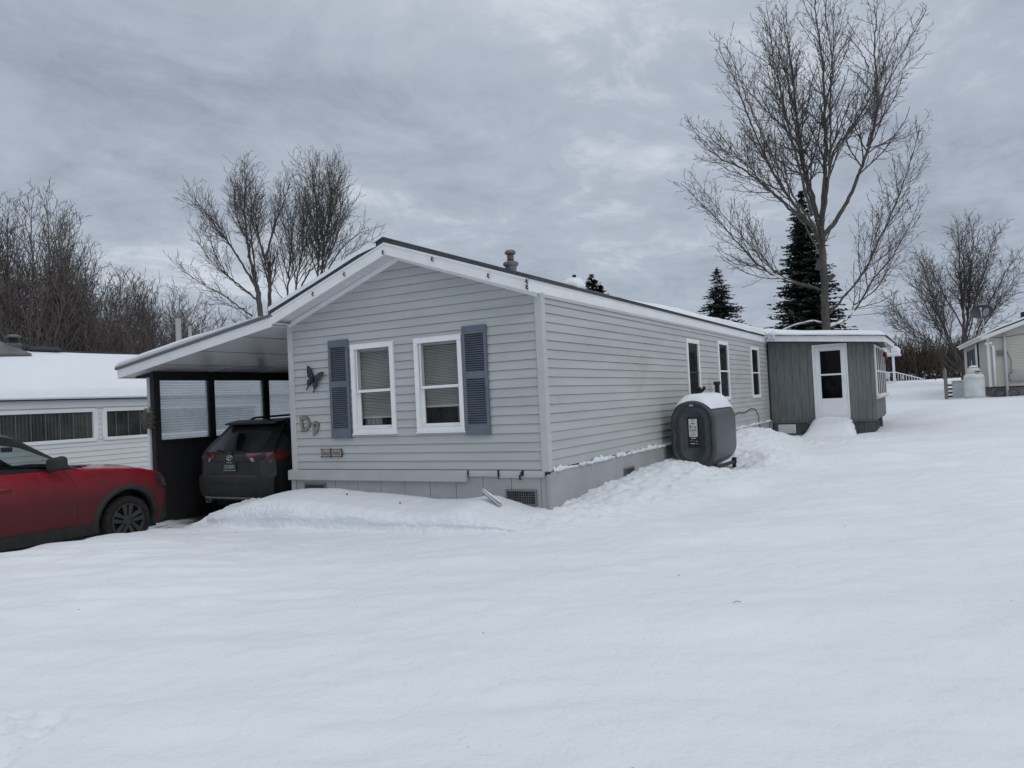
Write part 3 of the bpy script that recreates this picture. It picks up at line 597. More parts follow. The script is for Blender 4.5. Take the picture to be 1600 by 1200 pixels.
# ---- ornaments on the gable wall
YW = -.0165
def butterfly():
    t = thing('butterfly_ornament', 'dark blue metal butterfly hung on the grey siding left of the windows', 'wall ornament', (-3.81, YW, 1.13))
    a = math.radians(-21); cx, cz = -3.795, 1.345
    def R(p, o=0): return (cx+p[0]*math.cos(a)-p[1]*math.sin(a), YW-o, cz+p[0]*math.sin(a)+p[1]*math.cos(a))
    bl = mat('painted_blue_metal', (.010, .018, .034), .35, .4, 20, metal=.3); ac = mat('turquoise_enamel', (.045, .085, .12), .35, .3, 30)
    up = [(0, .03), (.03, .08), (.08, .13), (.14, .165), (.19, .17), (.185, .13), (.165, .08), (.14, .03), (.10, -.005), (.04, -.02), (0, -.01)]
    lo = [(0, -.01), (.05, -.015), (.10, -.02), (.115, -.05), (.11, -.09), (.085, -.115), (.082, -.15), (.092, -.185), (.078, -.19), (.062, -.155), (.058, -.12), (.03, -.10), (.008, -.05)]
    for s in (1, -1):
        mb = MB()
        for pl in (up, lo): mb.prism([R((s*x*(.82 if s < 0 else 1), z), .020+.12*abs(x)) for x, z in pl], (0, -.004, 0))
        w = mb.build('wing', bl, t); mb = MB()
        for q, r in (((.05, .05), .014), (.085, .0), (.09, .09), (.135, .12), (.115, .06), (.15, .075), (.06, -.05), (.085, -.075)) if False else [((.05, .05), .013), ((.09, .09), .016), ((.135, .125), .014), ((.115, .06), .015), ((.15, .085), .011), ((.06, -.05), .016), ((.085, -.08), .013), ((.07, .015), .01)]:
            n = 7; mb = MB(); mb.prism([R((s*(q[0]+r*1.5*math.cos(6.28*i/n))*(.82 if s < 0 else 1), q[1]+r*.8*math.sin(6.28*i/n)), .026+.12*abs(q[0])) for i in range(n)], (0, -.003, 0)); mb.build('wing_spot', ac, w)
    mb = MB(); mb.tube([R((0, .06), .03), R((0, .03), .034), R((0, -.02), .034), R((0, -.07), .03)], [.008, .014, .012, .004], 8)
    for s in (1, -1): mb.tube([R((0, .055), .03), R((s*.02, .1), .04), R((s*.05, .135), .045)], .0022, 4)
    mb.build('body', bl, t, smooth=True)
butterfly()
M['letter'] = mat('cream_letter', (.25, .225, .19), .6, .25, 25); M['letteredge'] = mat('brown_letter_edge', (.11, .095, .08), .7, .2, 20)
def wall_letter(ch, cx, zb, size, rot, nm, lab):
    t = thing(nm, lab, 'house sign', (cx, YW, zb))
    c, s = math.cos(rot), math.sin(rot)
    f = lambda o: (lambda u, v, w: (cx+u*c-v*s, YW-o-w, zb+u*s+v*c))
    text_mb(ch, size, f(.006), .008, .013).build('edge', M['letteredge'], t); text_mb(ch, size, f(.013), .008, .003).build('face', M['letter'], t)
wall_letter('D', -3.99, .605, .285, math.radians(8), 'house_letter', 'cream letter D fixed to the grey siding below the butterfly')
wall_letter('9', -3.815, .535, .27, math.radians(-8), 'house_number', 'cream figure 9 fixed to the grey siding right of the letter D')
t = thing('name_plaque', 'two-part cream plaque with brown lettering low on the grey siding under the left shutter', 'plaque', (-3.5, YW, .2))
pm = mat('cream_plaque', (.33, .315, .27), .6, .25, 25)
for i, (xa_, xb_, txt) in enumerate(((-3.70, -3.515, 'Deed'), (-3.505, -3.31, 'Field'))):
    mb = MB(); mb.box(xa_, YW-.014, .205, xb_, YW, .315); b = mb.build('board', M['letteredge'], t, bevel=.004)
    mb = MB(); mb.box(xa_+.01, YW-.018, .216, xb_-.01, YW-.0145, .304); mb.build('face', pm, b)
    text_mb(txt, .085, lambda u, v, w, xm=(xa_+xb_)/2: (xm+u*.88, YW-.020-w, .232+v), .003, .0).build('lettering', M['letteredge'], b)
mb = MB()
for x, z in ((-3.70, .315), (-3.70, .205), (-3.51, .318), (-3.51, .2), (-3.31, .315), (-3.31, .205)): mb.lathe([(.011, 0), (.008, -.012)], (x, YW-.014, z), 8, 'Y')
mb.tube([(-3.31, YW-.01, .305), (-3.285, YW-.01, .26), (-3.305, YW-.01, .215)], .004, 5); mb.build('wire_frame', M['blacksat'], t)
# loose strip of drip band sticking out of the drift
mb = MB(); a = Vector((-.75, -.30, -.19)); b = Vector((-.47, -.355, -.37))
d = (b-a).normalized(); sx = Vector((.18, -.98, .05)).normalized()
for i in range(2): pass
mb.prism([a, a+sx*.09+Vector((0, 0, -.006)), a+sx*.095+Vector((0, 0, -.014)), a+sx*.005+Vector((0, 0, -.012))], b-a); mb.prism([a+Vector((.02, 0, -.0125)), a+Vector((.02, 0, -.09)), a+sx*.01+Vector((.02, 0, -.09)), a+sx*.01+Vector((.02, 0, -.0125))], (b-a)*.8)
o = mb.build('loose_trim_strip', M['trimgrey'], bevel=.002); tag(o, 'bent strip of grey trim poking out of the drift below the right shutter', 'trim strip')
mb = MB(); mb.tube([a+sx*.03+Vector((0, 0, .006)), a+(b-a)*.35+sx*.04+Vector((0, 0, .012)), b+sx*.03+Vector((0, 0, .03))], [.008, .014, .016], 6); o = mb.build('snow_strip', M['snowcap'], smooth=True); tag(o, 'snow lying on the bent trim strip by the drift', 'snow', kind='stuff')
# snow caught on the skirting ledge of the long wall
mb = MB(); rg = random.Random(4); y = .1
while y < 13.7:
    l = rg.uniform(.06, .28); s = (.022 if y < 3.5 or 5 < y < 6 else .015)*rg.uniform(.3, 1.7)
    if y < .25: s = .028
    mb.blob((.03, y+l/2, -.002), (.03+s*.5, l*.6, s*1.5), rg.randint(0, 999), 7, .55, flat=-.012); y += l*rg.uniform(.7, 1.15)
    if rg.random() < .25: mb.blob((.045, y, s*.8), (.018, .022, .018), rg.randint(0, 999), 4, .4)
o = mb.build('ledge_snow', M['snowcap'], smooth=True); tag(o, 'thin line of snow on the skirting ledge of the long wall', 'snow', kind='stuff')
# snow on the house roof: left slope whole, right slope only farther back
mb = MB()
def rs(u, v):
    y = -OV-.0+LEN*v; x = RX-.12-(W/2-.06)*u; th = .075*min(1, u*6+.12)*min(1, (1-v)*40)*(.8+.5*float(hash_noise(np.array([x*1.5]), np.array([y]), 91)[0]))
    return (x, y, roof_z(x, .05)+max(th, .004))
mb.grid(rs, 12, 90)
mb.grid(lambda u, v: (rs(1 if u == 0 else 1, v)[0]-.015*u, rs(1, v)[1], rs(1, v)[2]-.07*u), 1, 90)
mb.grid(lambda u, v: (rs(u, 0)[0], -OV-.03, rs(u, 0)[2]-.06*v), 12, 1)
def rs2(u, v):
    y = 2.5+(LEN-2.5)*v; x = RX+.14+(W/2-.1)*u; k = np.interp(y, [2.5, 4, 7, 9.5, 20], [0, .012, .02, .10, .16]); n = float(hash_noise(np.array([x*2]), np.array([y*1.3]), 93)[0])
    return (x, y, roof_z(x, .046)+max(.003, k*(1+n)*min(1, (u)*6+.1)-(.012 if y < 7 else 0)*(n > 0)))
mb.grid(rs2, 12, 110); mb.grid(lambda u, v: (rs2(1, v)[0]+.02*u, rs2(1, v)[1], rs2(1, v)[2]-(rs2(1, v)[2]-roof_z(0, .03))*u), 1, 110)
o = mb.build('house_roof_snow', M['snowcap'], smooth=True); tag(o, 'thin snow lying on the roof of the grey mobile home', 'snow', kind='stuff')
# ---------------------------------------------------------------- carport
XC = -7.45
cp = thing('carport', 'lean-to carport with white ceiling, black posts and corrugated side panels, left of the grey home', 'carport', (-6, 0, -.9))
CSL = (2.30-1.75)/3.7; cz = lambda x: 2.30+CSL*(x+4.30)     # top of the fascia
CY = 7.6
mb = MB(); mb.prism([(-8.02, -.34, cz(-8.02)-.15), (-4.295, -.34, cz(-4.295)-.15), (-4.295, -.34, cz(-4.295)), (-8.02, -.34, cz(-8.02))], (0, .022, 0)); mb.build('fascia', M['white'], cp, bevel=.003)
mb = MB(); mb.box(-8.02, -.318, cz(-8.02)-.15, -8.0, CY, cz(-8.02)-.003); mb.build('fascia', M['white'], cp)
mb = MB(); mb.prism([(-8.05, -.365, cz(-8.05)+.002), (-4.30, -.365, cz(-4.30)+.002), (-4.30, -.365, cz(-4.30)+.04), (-8.05, -.365, cz(-8.05)+.04)], (0, CY+.37, 0)); mb.build('roof', mat('grey_roof_edge', (.13, .14, .155), .6), cp)
mb = MB(); XB = [-8.0, -6.95, -5.95, -4.96, -4.29]; YB = [-.317, 1.1, 2.3, 3.5, 4.7, 5.9, CY]
for i in range(4):
    for j in range(6):
        a, b = XB[i]+.004, XB[i+1]-.004
        mb.prism([(a, YB[j]+.004, cz(a)-.135), (b, YB[j]+.004, cz(b)-.135), (b, YB[j]+.004, cz(b)-.12), (a, YB[j]+.004, cz(a)-.12)], (0, YB[j+1]-YB[j]-.008, 0))
mb.build('ceiling', mat('ceiling_panel', (.60, .61, .62), .32, .12, 1.2, stretch=(1, 1, 1)), cp)
mb = MB()
for x in XB[1:4]: mb.prism([(x-.006, -.31, cz(x)-.139), (x+.006, -.31, cz(x)-.139), (x+.006, -.31, cz(x)-.1355), (x-.006, -.31, cz(x)-.1355)], (0, CY+.3, 0))
mb.build('ceiling_seam', M['black'], cp)
mb = MB()
for y in YB[1:6]: mb.prism([(-8, y-.012, cz(-8)-.143), (-4.3, y-.012, cz(-4.3)-.143), (-4.3, y-.012, cz(-4.3)-.1392), (-8, y-.012, cz(-8)-.1392)], (0, .024, 0))
mb.build('ceiling_batten', M['white'], cp)
mb = MB(); mb.box(XC-.10, -.06, 1.54, XC, CY-.1, 1.688); mb.box(XC-.5, -.05, 1.60, XC-.10, .04, 1.655); mb.build('beam', M['black'], cp)
PY = [(-.06, .06), (1.06, 1.19), (2.36, 2.50), (3.62, 3.75), (4.9, 5.03), (6.2, 6.33)]
for a, b in PY:
    mb = MB(); mb.box(XC-.10, a, -.95, XC, b, 1.539); mb.build('post', M['black'], cp, bevel=.004)
mb = MB(); mb.box(XC-.17, -.075, -.95, XC-.101, .05, 1.59); mb.build('post_trim', M['trimgrey'], cp, bevel=.003)
mb = MB(); mb.box(XC-.155, -.10, -.95, XC-.105, -.076, .72); mb.build('downpipe', M['white'], cp)
mb = MB(); mb.box(XC-.08, .061, -.95, XC-.03, CY-.1, .47); mb.box(XC-.085, .06, .47, XC-.001, CY-.1, .51); mb.build('lower_panel', M['black'], cp)
mb = MB(); mb.box(XC-.05, CY-.1, -.95, -4.35, CY-.05, 1.9); mb.build('end_wall', M['black'], cp)  # rear wall coloured black to carry the deep shade inside the carport
# boarding on the house wall inside the carport, coloured black to deepen the shade
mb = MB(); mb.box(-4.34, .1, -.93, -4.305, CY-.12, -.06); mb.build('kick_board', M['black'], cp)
def trans_mat():
    m = bpy.data.materials.new('corrugated_plastic'); m.use_nodes = True; nt = m.node_tree; N, L = nt.nodes, nt.links; N.remove(N['Principled BSDF'])
    t = N.new('ShaderNodeBsdfTransparent'); t.inputs[0].default_value = (.8, .83, .85, 1); l = N.new('ShaderNodeBsdfTranslucent'); l.inputs[0].default_value = (.78, .82, .86, 1); d = N.new('ShaderNodeBsdfGlossy'); d.inputs[0].default_value = (.7, .72, .75, 1); d.inputs['Roughness'].default_value = .18
    tc = N.new('ShaderNodeTexCoord'); n = N.new('ShaderNodeTexNoise'); n.inputs['Scale'].default_value = 2.5; n.inputs['Detail'].default_value = 5; L.new(tc.outputs['Object'], n.inputs['Vector'])
    mr = N.new('ShaderNodeMapRange'); L.new(n.outputs[0], mr.inputs[0]); mr.inputs[3].default_value = .55; mr.inputs[4].default_value = .95
    a = N.new('ShaderNodeMixShader'); L.new(mr.outputs[0], a.inputs[0]); L.new(t.outputs[0], a.inputs[1]); L.new(l.outputs[0], a.inputs[2])
    f = N.new('ShaderNodeFresnel'); fresnel_both_sides(nt, f, 1.45)
    b = N.new('ShaderNodeMixShader'); L.new(f.outputs[0], b.inputs[0]); L.new(a.outputs[0], b.inputs[1]); L.new(d.outputs[0], b.inputs[2]); L.new(b.outputs[0], N['Material Output'].inputs[0])
    return m
M['trans'] = trans_mat()
for i in range(len(PY)-1):
    y0, y1 = PY[i][1]+.002, PY[i+1][0]-.002; mb = MB(); n = 132
    mb.grid(lambda u, v: (XC-.05+.014*math.sin(v*2*math.pi*22), y0+(y1-y0)*u, .512+1.026*v), 1, n); mb.build('corrugated_panel', M['trans'], cp, smooth=True)
# snow along the carport roof
mb = MB()
def cs(u, v):
    x = -8.03+3.6*u; y = -.36+7.9*v; ed = min(1, u*24+.25)*min(1, (v*25)+.72); th = .125*ed*(.85+.5*float(hash_noise(np.array([x*1.3]), np.array([y]), 95)[0]))*np.interp(u, [0, .8, 1], [1.15, .7, .1])
    return (x, y, cz(x)+.041+max(.003, th))
mb.grid(cs, 40, 40); mb.grid(lambda u, v: (cs(u, 0)[0], -.36-.028*math.sin(v*3.14), cs(u, 0)[2]-(cs(u, 0)[2]-cz(cs(u, 0)[0])-.041)*v), 40, 4); mb.grid(lambda u, v: (-8.03, cs(0, u)[1], cs(0, u)[2]-.0*v), 2, 1)
o = mb.build('carport_roof_snow', M['snowcap'], smooth=True); tag(o, 'snow blanket lying on the sloping carport roof', 'snow', kind='stuff')
# ornament on the carport post
t = thing('post_ornament', 'small grey wicker wreath tied to the front carport post', 'wreath', (XC-.06, -.1, .80)); om = mat('dry_wicker', (.16, .15, .14), .9, .5, 30, .5, 60); rg = random.Random(8)
mb = MB()
for i in range(90):
    a = rg.uniform(0, 6.28); z = rg.uniform(-.15, .17); r = .12*math.sqrt(max(.05, 1-(z/.19)**2)); q = Vector((XC-.06+r*math.cos(a), -.14+.07*math.sin(a)*r/.12, .88+z)); d = Vector((rg.gauss(0, 1), rg.gauss(0, 1), rg.gauss(0, 1))).normalized()*.045
    mb.tube([q-d, q+d*.3+Vector((0, 0, .01)), q+d], .006, 4)
mb.blob((XC-.06, -.13, .87), (.09, .05, .14), 5, 8, .3); mb.build('twigs', om, t)
mb = MB(); mb.blob((XC-.07, -.15, 1.02), (.035, .03, .04), 3, 6, .2); mb.blob((XC-.0, -.17, 1.0), (.03, .03, .05), 4, 6, .2); mb.build('dried_flower', mat('dried_flower', (.24, .23, .21), .9), t, smooth=True)
# ---------------------------------------------------------------- porch room at the far end
M['ply'] = mat('weathered_grey_stain', (.150, .163, .163), .75, .22, 5, .25, 30, stretch=(3, 3, .5))
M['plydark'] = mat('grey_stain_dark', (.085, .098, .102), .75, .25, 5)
porch = thing('porch_room', 'grey-stained board porch room with white storm door at the far end of the long home', 'porch', (1.3, 15.5, -.5))
PXW, PY1 = 2.70, 17.8
DX0, DX1 = 1.19, 2.075
def boards(P, u0, u1, z0, ztop, holes, step, nm, m='ply'):
    mb = MB(); u = u0; edges = []
    while u < u1-.01: edges.append((u, min(u+step, u1))); u += step
    for a, b in edges:
        a += .0025; b -= .0025; cuts = [(z0, None)]
        for h in holes:
            if h[0] < (a+b)/2 < h[1]: cuts = [(z0, h[2]), (h[3], None)]
        for s, e in cuts:
            ea, eb = (ztop(a), ztop(b)) if e is None else (e, e)
            if s >= ea: continue
            mb.add([P(a, s, .012), P(b, s, .012), P(b, eb, .012), P(a, ea, .012), P(a, s, -.02), P(b, s, -.02), P(b, eb, -.02), P(a, ea, -.02)], [(0, 1, 2, 3), (7, 6, 5, 4), (0, 4, 5, 1), (1, 5, 6, 2), (2, 6, 7, 3), (3, 7, 4, 0)])
    mb.build(nm, M[m], porch, bevel=.002, seg=1)
pz = lambda x: 2.22-.082*x
FP = lambda u, z, o: (u, LY-o, z)
boards(FP, .03, PXW, -.05, lambda u: pz(u)-.01, [(DX0, DX1, -.05, 2.03)], .205, 'front_boards')
boards(lambda u, z, o: (PXW+o-.012, u, z), LY+.02, PY1, -.05, lambda u: pz(PXW)-.01, [(LY+.12, LY+3.7, .62, 1.88)], .205, 'side_boards')
mb = MB(); mb.box(.02, PY1-.03, -.05, PXW, PY1, 2.1); mb.box(.03, LY+.05, -.09, PXW-.03, PY1-.05, -.055); mb.build('back_wall', M['plydark'], porch)
# skirt below the wall on the left, and the short one right of the door
mb = MB(); mb.prism([(.06, LY-.015, -.085), (1.16, LY-.015, -.085), (1.16, LY-.015, -.12), (.95, LY-.015, -.34), (.72, LY-.015, -.42), (.10, LY-.015, -.46)], (0, .02, 0)); mb.prism([(2.1, LY-.015, -.085), (2.66, LY-.015, -.085), (2.66, LY-.015, -.7), (2.1, LY-.015, -.7)], (0, .02, 0)); mb.build('skirt_board', M['plydark'], porch, bevel=.002)
mb = MB(); mb.box(.04, LY-.045, -.085, 1.17, LY-.008, -.055); mb.box(2.08, LY-.045, -.085, 2.72, LY-.008, -.055); mb.build('water_table', M['ply'], porch, bevel=.003)
mb = MB(); mb.box(.3, LY+.03, -.8, .32, PY1-.1, -.09); mb.box(.03, LY+.1, -.8, .05, PY1-.1, -.09); mb.build('under_floor', M['black'], porch)
for x, y in ((2.45, LY-.03), (2.62, LY+.55), (2.62, LY+1.2), (2.62, LY+2.6)):
    mb = MB(); mb.box(x-.05, y-.05 if y > LY else y, -.95, x+.05, y+.05 if y > LY else y+.012, -.09); mb.build('floor_post', M['plydark'], porch, bevel=.004)
# corner board
mb = MB(); mb.box(PXW-.07, LY-.032, -.05, PXW+.022, LY-.0125, pz(PXW)-.01); mb.box(PXW+.004, LY-.0125, -.05, PXW+.022, LY+.10, pz(PXW)-.01); mb.build('corner_board', M['ply'], porch, bevel=.003)
# foundation grille with white slats
mb = MB(); mb.box(.20, LY-.030, -.375, .66, LY-.0155, -.125); g = mb.build('foundation_grille', M['white'], porch, bevel=.003)
mb = MB()
for i in range(9): mb.box(.225+i*.047, LY-.040, -.36, .250+i*.047, LY-.0305, -.14)
mb.build('grille_slat', M['soffit'], g)
# storm door
mb = MB(); f = .07
mb.box(DX0, LY-.045, .0, DX0+f, LY+.03, 2.03); mb.box(DX1-f*.6, LY-.045, .0, DX1, LY+.03, 2.03); mb.box(DX0+f, LY-.045, 1.96, DX1-f*.6, LY+.03, 2.03); mb.build('door_frame', M['white'], porch, bevel=.004)
gx0, gx1, gz0, gz1, gm = DX0+.195, DX1-.165, .55, 1.85, 1.20
mb = MB(); a, b = DX0+f+.003, DX1-f*.6-.003
mb.box(a, LY-.035, .01, b, LY, gz0); mb.box(a, LY-.035, gz1, b, LY, 1.955); mb.box(a, LY-.035, gz0, gx0, LY, gz1); mb.box(gx1, LY-.035, gz0, b, LY, gz1)
door = mb.build('storm_door', M['white'], porch, bevel=.003)
mb = MB(); mb.box(gx0, LY-.040, gm-.022, gx1, LY-.002, gm+.022)
for z0_, z1_, x0_, x1_ in ((gz0-.018, gz0+.004, gx0-.018, gx1+.018), (gz1-.004, gz1+.018, gx0-.018, gx1+.018)): mb.box(x0_, LY-.041, z0_, x1_, LY-.0355, z1_)
for x in (gx0-.018, gx1-.004): mb.box(x, LY-.0408, gz0+.0045, x+.022, LY-.0355, gz1-.0045)
mb.build('glazing_bar', M['white'], door, bevel=.002)
mb = MB(); mb.quad((gx0, LY-.02, gz0), (gx1, LY-.02, gz0), (gx1, LY-.02, gz1), (gx0, LY-.02, gz1)); mb.build('pane', M['panedark'], door)
mb = MB(); mb.box(b-.075, LY-.055, 1.02, b-.045, LY-.0355, 1.14); mb.tube([(b-.06, LY-.055, 1.11), (b-.06, LY-.085, 1.11), (b-.06, LY-.085, 1.0), (b-.06, LY-.06, .96)], .010, 6); mb.build('handle', M['white'], door)
mb = MB(); mb.box(a+.03, LY-.042, .015, b-.03, LY-.0355, .09); mb.build('door_sweep', M['soffit'], door)
# what one sees through the glass: a chair back and an inner door
chair = thing('patio_chair', 'metal-framed chair seen through the lower glass of the storm door', 'chair', (1.63, LY+.75, -.05))
mb = MB(); yb = LY+.55; A = [(1.46, yb, .5), (1.46, yb, 1.0), (1.49, yb, 1.06), (1.55, yb, 1.09), (1.76, yb, 1.09), (1.82, yb, 1.06), (1.85, yb, 1.0), (1.85, yb, .5)]
mb.tube(A, .016, 6); mb.tube([(1.655, yb, 1.09), (1.655, yb, .85)], .010, 6)
for x in (1.46, 1.85): mb.tube([(x, yb, .5), (x, yb-.02, -.05)], .014, 6); mb.tube([(x, yb, .45), (x, yb+.42, .45), (x, yb+.44, -.05)], .014, 6)
mb.build('frame', M['blacksat'], chair, smooth=True); mb = MB(); mb.box(1.47, yb-.01, .52, 1.84, yb+.015, .88); mb.build('backrest', M['dark'], chair, bevel=.01); mb = MB(); mb.box(1.46, yb, .42, 1.85, yb+.42, .48); mb.build('seat', M['dark'], chair, bevel=.01)
mb = MB(); mb.box(1.3, LY+1.9, -.05, 2.2, LY+1.95, 2.0); mb.box(1.45, LY+1.88, 1.1, 2.05, LY+1.8995, 1.8); mb.build('inner_wall', M['room'], porch)
# side windows in a shallow row, looking over the yard
mb = MB(); y0, y1, z0, z1 = LY+.12, LY+3.7, .62, 1.88; xo = PXW+.05
mb.box(PXW-.05, y0, z0-.05, xo+.10, y1, z0); mb.box(PXW-.05, y0, z1, xo, y1, z1+.06)
mb.box(PXW-.05, y0-.04, z0-.05, xo, y0, z1+.06)
for i in range(6):
    y = y0+(y1-y0-.05)*i/5; mb.box(PXW-.05, y, z0, xo+.014, y+.05, z1)
fr = mb.build('window_row', M['white'], porch, bevel=.003)
mb = MB()
for i in range(5):
    a = y0+(y1-y0-.05)*i/5+.05; b = y0+(y1-y0-.05)*(i+1)/5; zm = z0+.62
    mb.box(PXW-.02, a+.011, zm-.02, xo-.006, b-.001, zm+.02)
mb.build('sash_rail', M['white'], fr)
mb = MB(); mb.quad((xo-.008, y0, z0), (xo-.008, y1, z0), (xo-.008, y1, z1), (xo-.008, y0, z1)); mb.build('pane', M['sidepane'], fr)
mb = MB(); mb.quad((xo-.014, y0, z0), (xo-.014, y1, z0), (xo-.014, y1, z1), (xo-.014, y0, z1)); mb.build('insect_screen', M['screen'], fr)
mb = MB(); mb.prism([(PXW+.0, LY+.1, z0-.05), (PXW+.14, LY+.1, z0-.05), (PXW+.14, LY+.1, z0-.075), (PXW+.03, LY+.1, z0-.14)], (0, 3.65, 0)); mb.build('window_shelf', M['soffit'], porch)
# roof with white fascia
RX1 = 3.02; fz = lambda x: 2.37-.083*x
mb = MB(); mb.prism([(.026, LY-.33, fz(0)-.155), (RX1, LY-.33, fz(RX1)-.15), (RX1, LY-.33, fz(RX1)), (.026, LY-.33, fz(0))], (0, .02, 0)); mb.build('fascia', M['white'], porch, bevel=.002)
mb = MB(); mb.box(RX1-.02, LY-.309, fz(RX1)-.15, RX1, PY1+.25, fz(RX1)-.001); mb.build('fascia', M['white'], porch, bevel=.002)
mb = MB(); mb.prism([(.026, LY-.36, fz(0)+.002), (RX1+.03, LY-.36, fz(RX1)+.001), (RX1+.03, LY-.36, fz(RX1)+.025), (.026, LY-.36, fz(0)+.026)], (0, PY1-LY+.63, 0)); mb.build('roof', M['shingle'], porch)
mb = MB(); mb.prism([(.03, LY-.309, fz(0)-.14), (RX1-.021, LY-.309, fz(RX1)-.14), (RX1-.021, LY-.309, fz(RX1)-.13), (.03, LY-.309, fz(0)-.13)], (0, PY1-LY+.5, 0)); mb.build('soffit', mat('brown_soffit', (.16, .12, .10), .8, .3, 8), porch)
mb = MB()
def ps(u, v):
    x = -.35+3.42*u; y = LY-.37+4.2*v; ed = min(1, (1-u)*14+.15)*min(1, v*22+.3); n = float(hash_noise(np.array([x*1.8]), np.array([y*1.5]), 97)[0])
    return (x, y, max(fz(x), roof_z(x) if x < 0 else -9)+.028+.135*ed*(1+.5*n)+.05*math.exp(-((x-.1)/.25)**2))
mb.grid(ps, 50, 40); mb.grid(lambda u, v: (ps(u, 0)[0], LY-.37-.02*math.sin(3.14*v), ps(u, 0)[2]-(ps(u, 0)[2]-fz(ps(u, 0)[0])-.027)*v-.012*v*(1+.3*math.sin(u*23))), 60, 5); mb.grid(lambda u, v: (3.07+.012*math.sin(3.14*v), ps(1, u)[1], ps(1, u)[2]-(ps(1, u)[2]-fz(3.07)-.02)*v), 30, 4)
rg = random.Random(3)
for i in range(9): mb.blob((.05+rg.uniform(-.12, .22), LY-.40+rg.uniform(-.05, .03), 2.40+rg.uniform(-.10, .05)), (rg.uniform(.05, .11), .06, rg.uniform(.04, .09)), i, 6, .3)
o = mb.build('porch_roof_snow', M['snowcap'], smooth=True); tag(o, 'thick snow on the flat roof of the grey porch room', 'snow', kind='stuff')
ice = mat('ice', (.75, .82, .88), .12, spec=.6); ice.node_tree.nodes['Principled BSDF'].inputs['Transmission Weight'].default_value = .7
for i in range(9):
    y = LY-.25+i*.33+rg.uniform(-.1, .1); l = rg.uniform(.08, .26); z = fz(RX1)-.14
    mb = MB(); mb.tube([(RX1-.01, y, z), (RX1-.008, y, z-l*.5), (RX1-.01, y, z-l)], [.014, .009, .002], 6); tag(mb.build('icicle', ice, smooth=True), 'thin icicle hanging from the side eave of the grey porch room', 'icicle', 'icicles along the porch eave')
for i in range(4):
    x = .06+i*.07; l = rg.uniform(.06, .2); mb = MB(); mb.tube([(x, LY-.35, fz(x)-.0), (x, LY-.35, fz(x)-l)], [.014, .002], 6); tag(mb.build('icicle', ice, smooth=True), 'icicle under the snow lump where porch roof meets the long wall', 'icicle', 'icicles at the inner porch corner')
# red bow beside the windows
t = thing('red_bow', 'red cloth bow hanging under the porch eave by the side windows', 'bow', (PXW+.2, LY+1.3, 1.4)); red = mat('red_cloth', (.14, .012, .016), .8, .3, 20)
mb = MB()
for s in (1, -1): mb.blob((PXW+.21, LY+1.3+s*.09, 1.68), (.05, .10, .075), 3+s, 8, .2); mb.prism([(PXW+.2, LY+1.3, 1.66), (PXW+.2, LY+1.3+s*.12, 1.44), (PXW+.2, LY+1.3+s*.03, 1.42)], (.012, 0, 0))
mb.blob((PXW+.22, LY+1.3, 1.67), (.05, .04, .05), 9, 6, .1); mb.build('ribbon', red, t, smooth=True); mb = MB(); mb.tube([(PXW+.2, LY+1.3, 1.7), (PXW+.2, LY+1.3, 1.99)], .004, 4); mb.build('hanger', M['black'], t)
# buried steps to the door
t = thing('porch_steps', 'wooden steps buried in snow below the white storm door', 'steps', (1.62, 13.2, -.6)); mb = MB()
for i in range(3): mb.box(1.02, LY-.36-.3*i, -.075-.17*i-.04, 2.22, LY-.05-.3*i, -.075-.17*i)
mb.build('tread', M['plydark'], t); mb = MB()
for x in (1.02, 2.18): mb.prism([(x, LY-.05, -.12), (x, LY-.05, -.5), (x, LY-.96, -.6), (x, LY-.96, -.46)], (.04, 0, 0))
mb.build('stringer', M['plydark'], t); mb = MB()
def stp(u, v):
    s = 2*u-1; y = LY-.02-1.55*v; zt = np.interp(v, [0, .15, .32, .48, .62, .8, 1], [.05, .035, -.04, -.11, -.23, -.36, -.47]); w = np.interp(v, [0, .3, .6, 1], [.50, .58, .68, .95])
    e = 1-abs(s)**6; return (1.63+s*w, y, zt+.0-.30*(1-e)*np.interp(v, [0, .5, 1], [.35, 1, .4])+.015*math.sin(9*v+5*u))
mb.grid(stp, 24, 26); o = mb.build('steps_snow', M['snowcap'], t, smooth=True); o['kind'] = 'stuff'
# ---------------------------------------------------------------- heating-oil tank
M['tank'] = mat('slate_grey_tank', (.055, .063, .073), .42, .10, 3, .03, 90)
M['tankend'] = mat('dark_slate_plastic', (.042, .049, .058), .5, .12, 5, .04, 120)
TX0, TX1, TY0, TY1, TZ0, TZ1 = .20, .945, 4.25, 5.92, -.42, .745
tank = thing('oil_tank', 'slate grey oval-ended heating oil tank standing in snow against the long wall', 'oil tank', ((TX0+TX1)/2, 5.1, -.55))
def oval(w, h, n=48, p=2.6):
    pts = []
    for i in range(n):
        a = 2*math.pi*i/n; c, s = math.cos(a), math.sin(a); pts.append((w*abs(c)**(2/p)*(1 if c >= 0 else -1), h*abs(s)**(2/1.85 if False else 2/p)*(1 if s >= 0 else -1)))
    return pts
tcx, tcz, tw, th = (TX0+TX1)/2, (TZ0+TZ1)/2, (TX1-TX0)/2, (TZ1-TZ0)/2
def stadium(w, h, n=14):
    r = w*.93; pts = []
    for cz_, a0 in ((h-r, 0), (-(h-r), math.pi)):
        for i in range(n+1):
            a = a0+math.pi*i/n; pts.append((w/r*r*math.cos(a), cz_+r*math.sin(a)))
    return pts
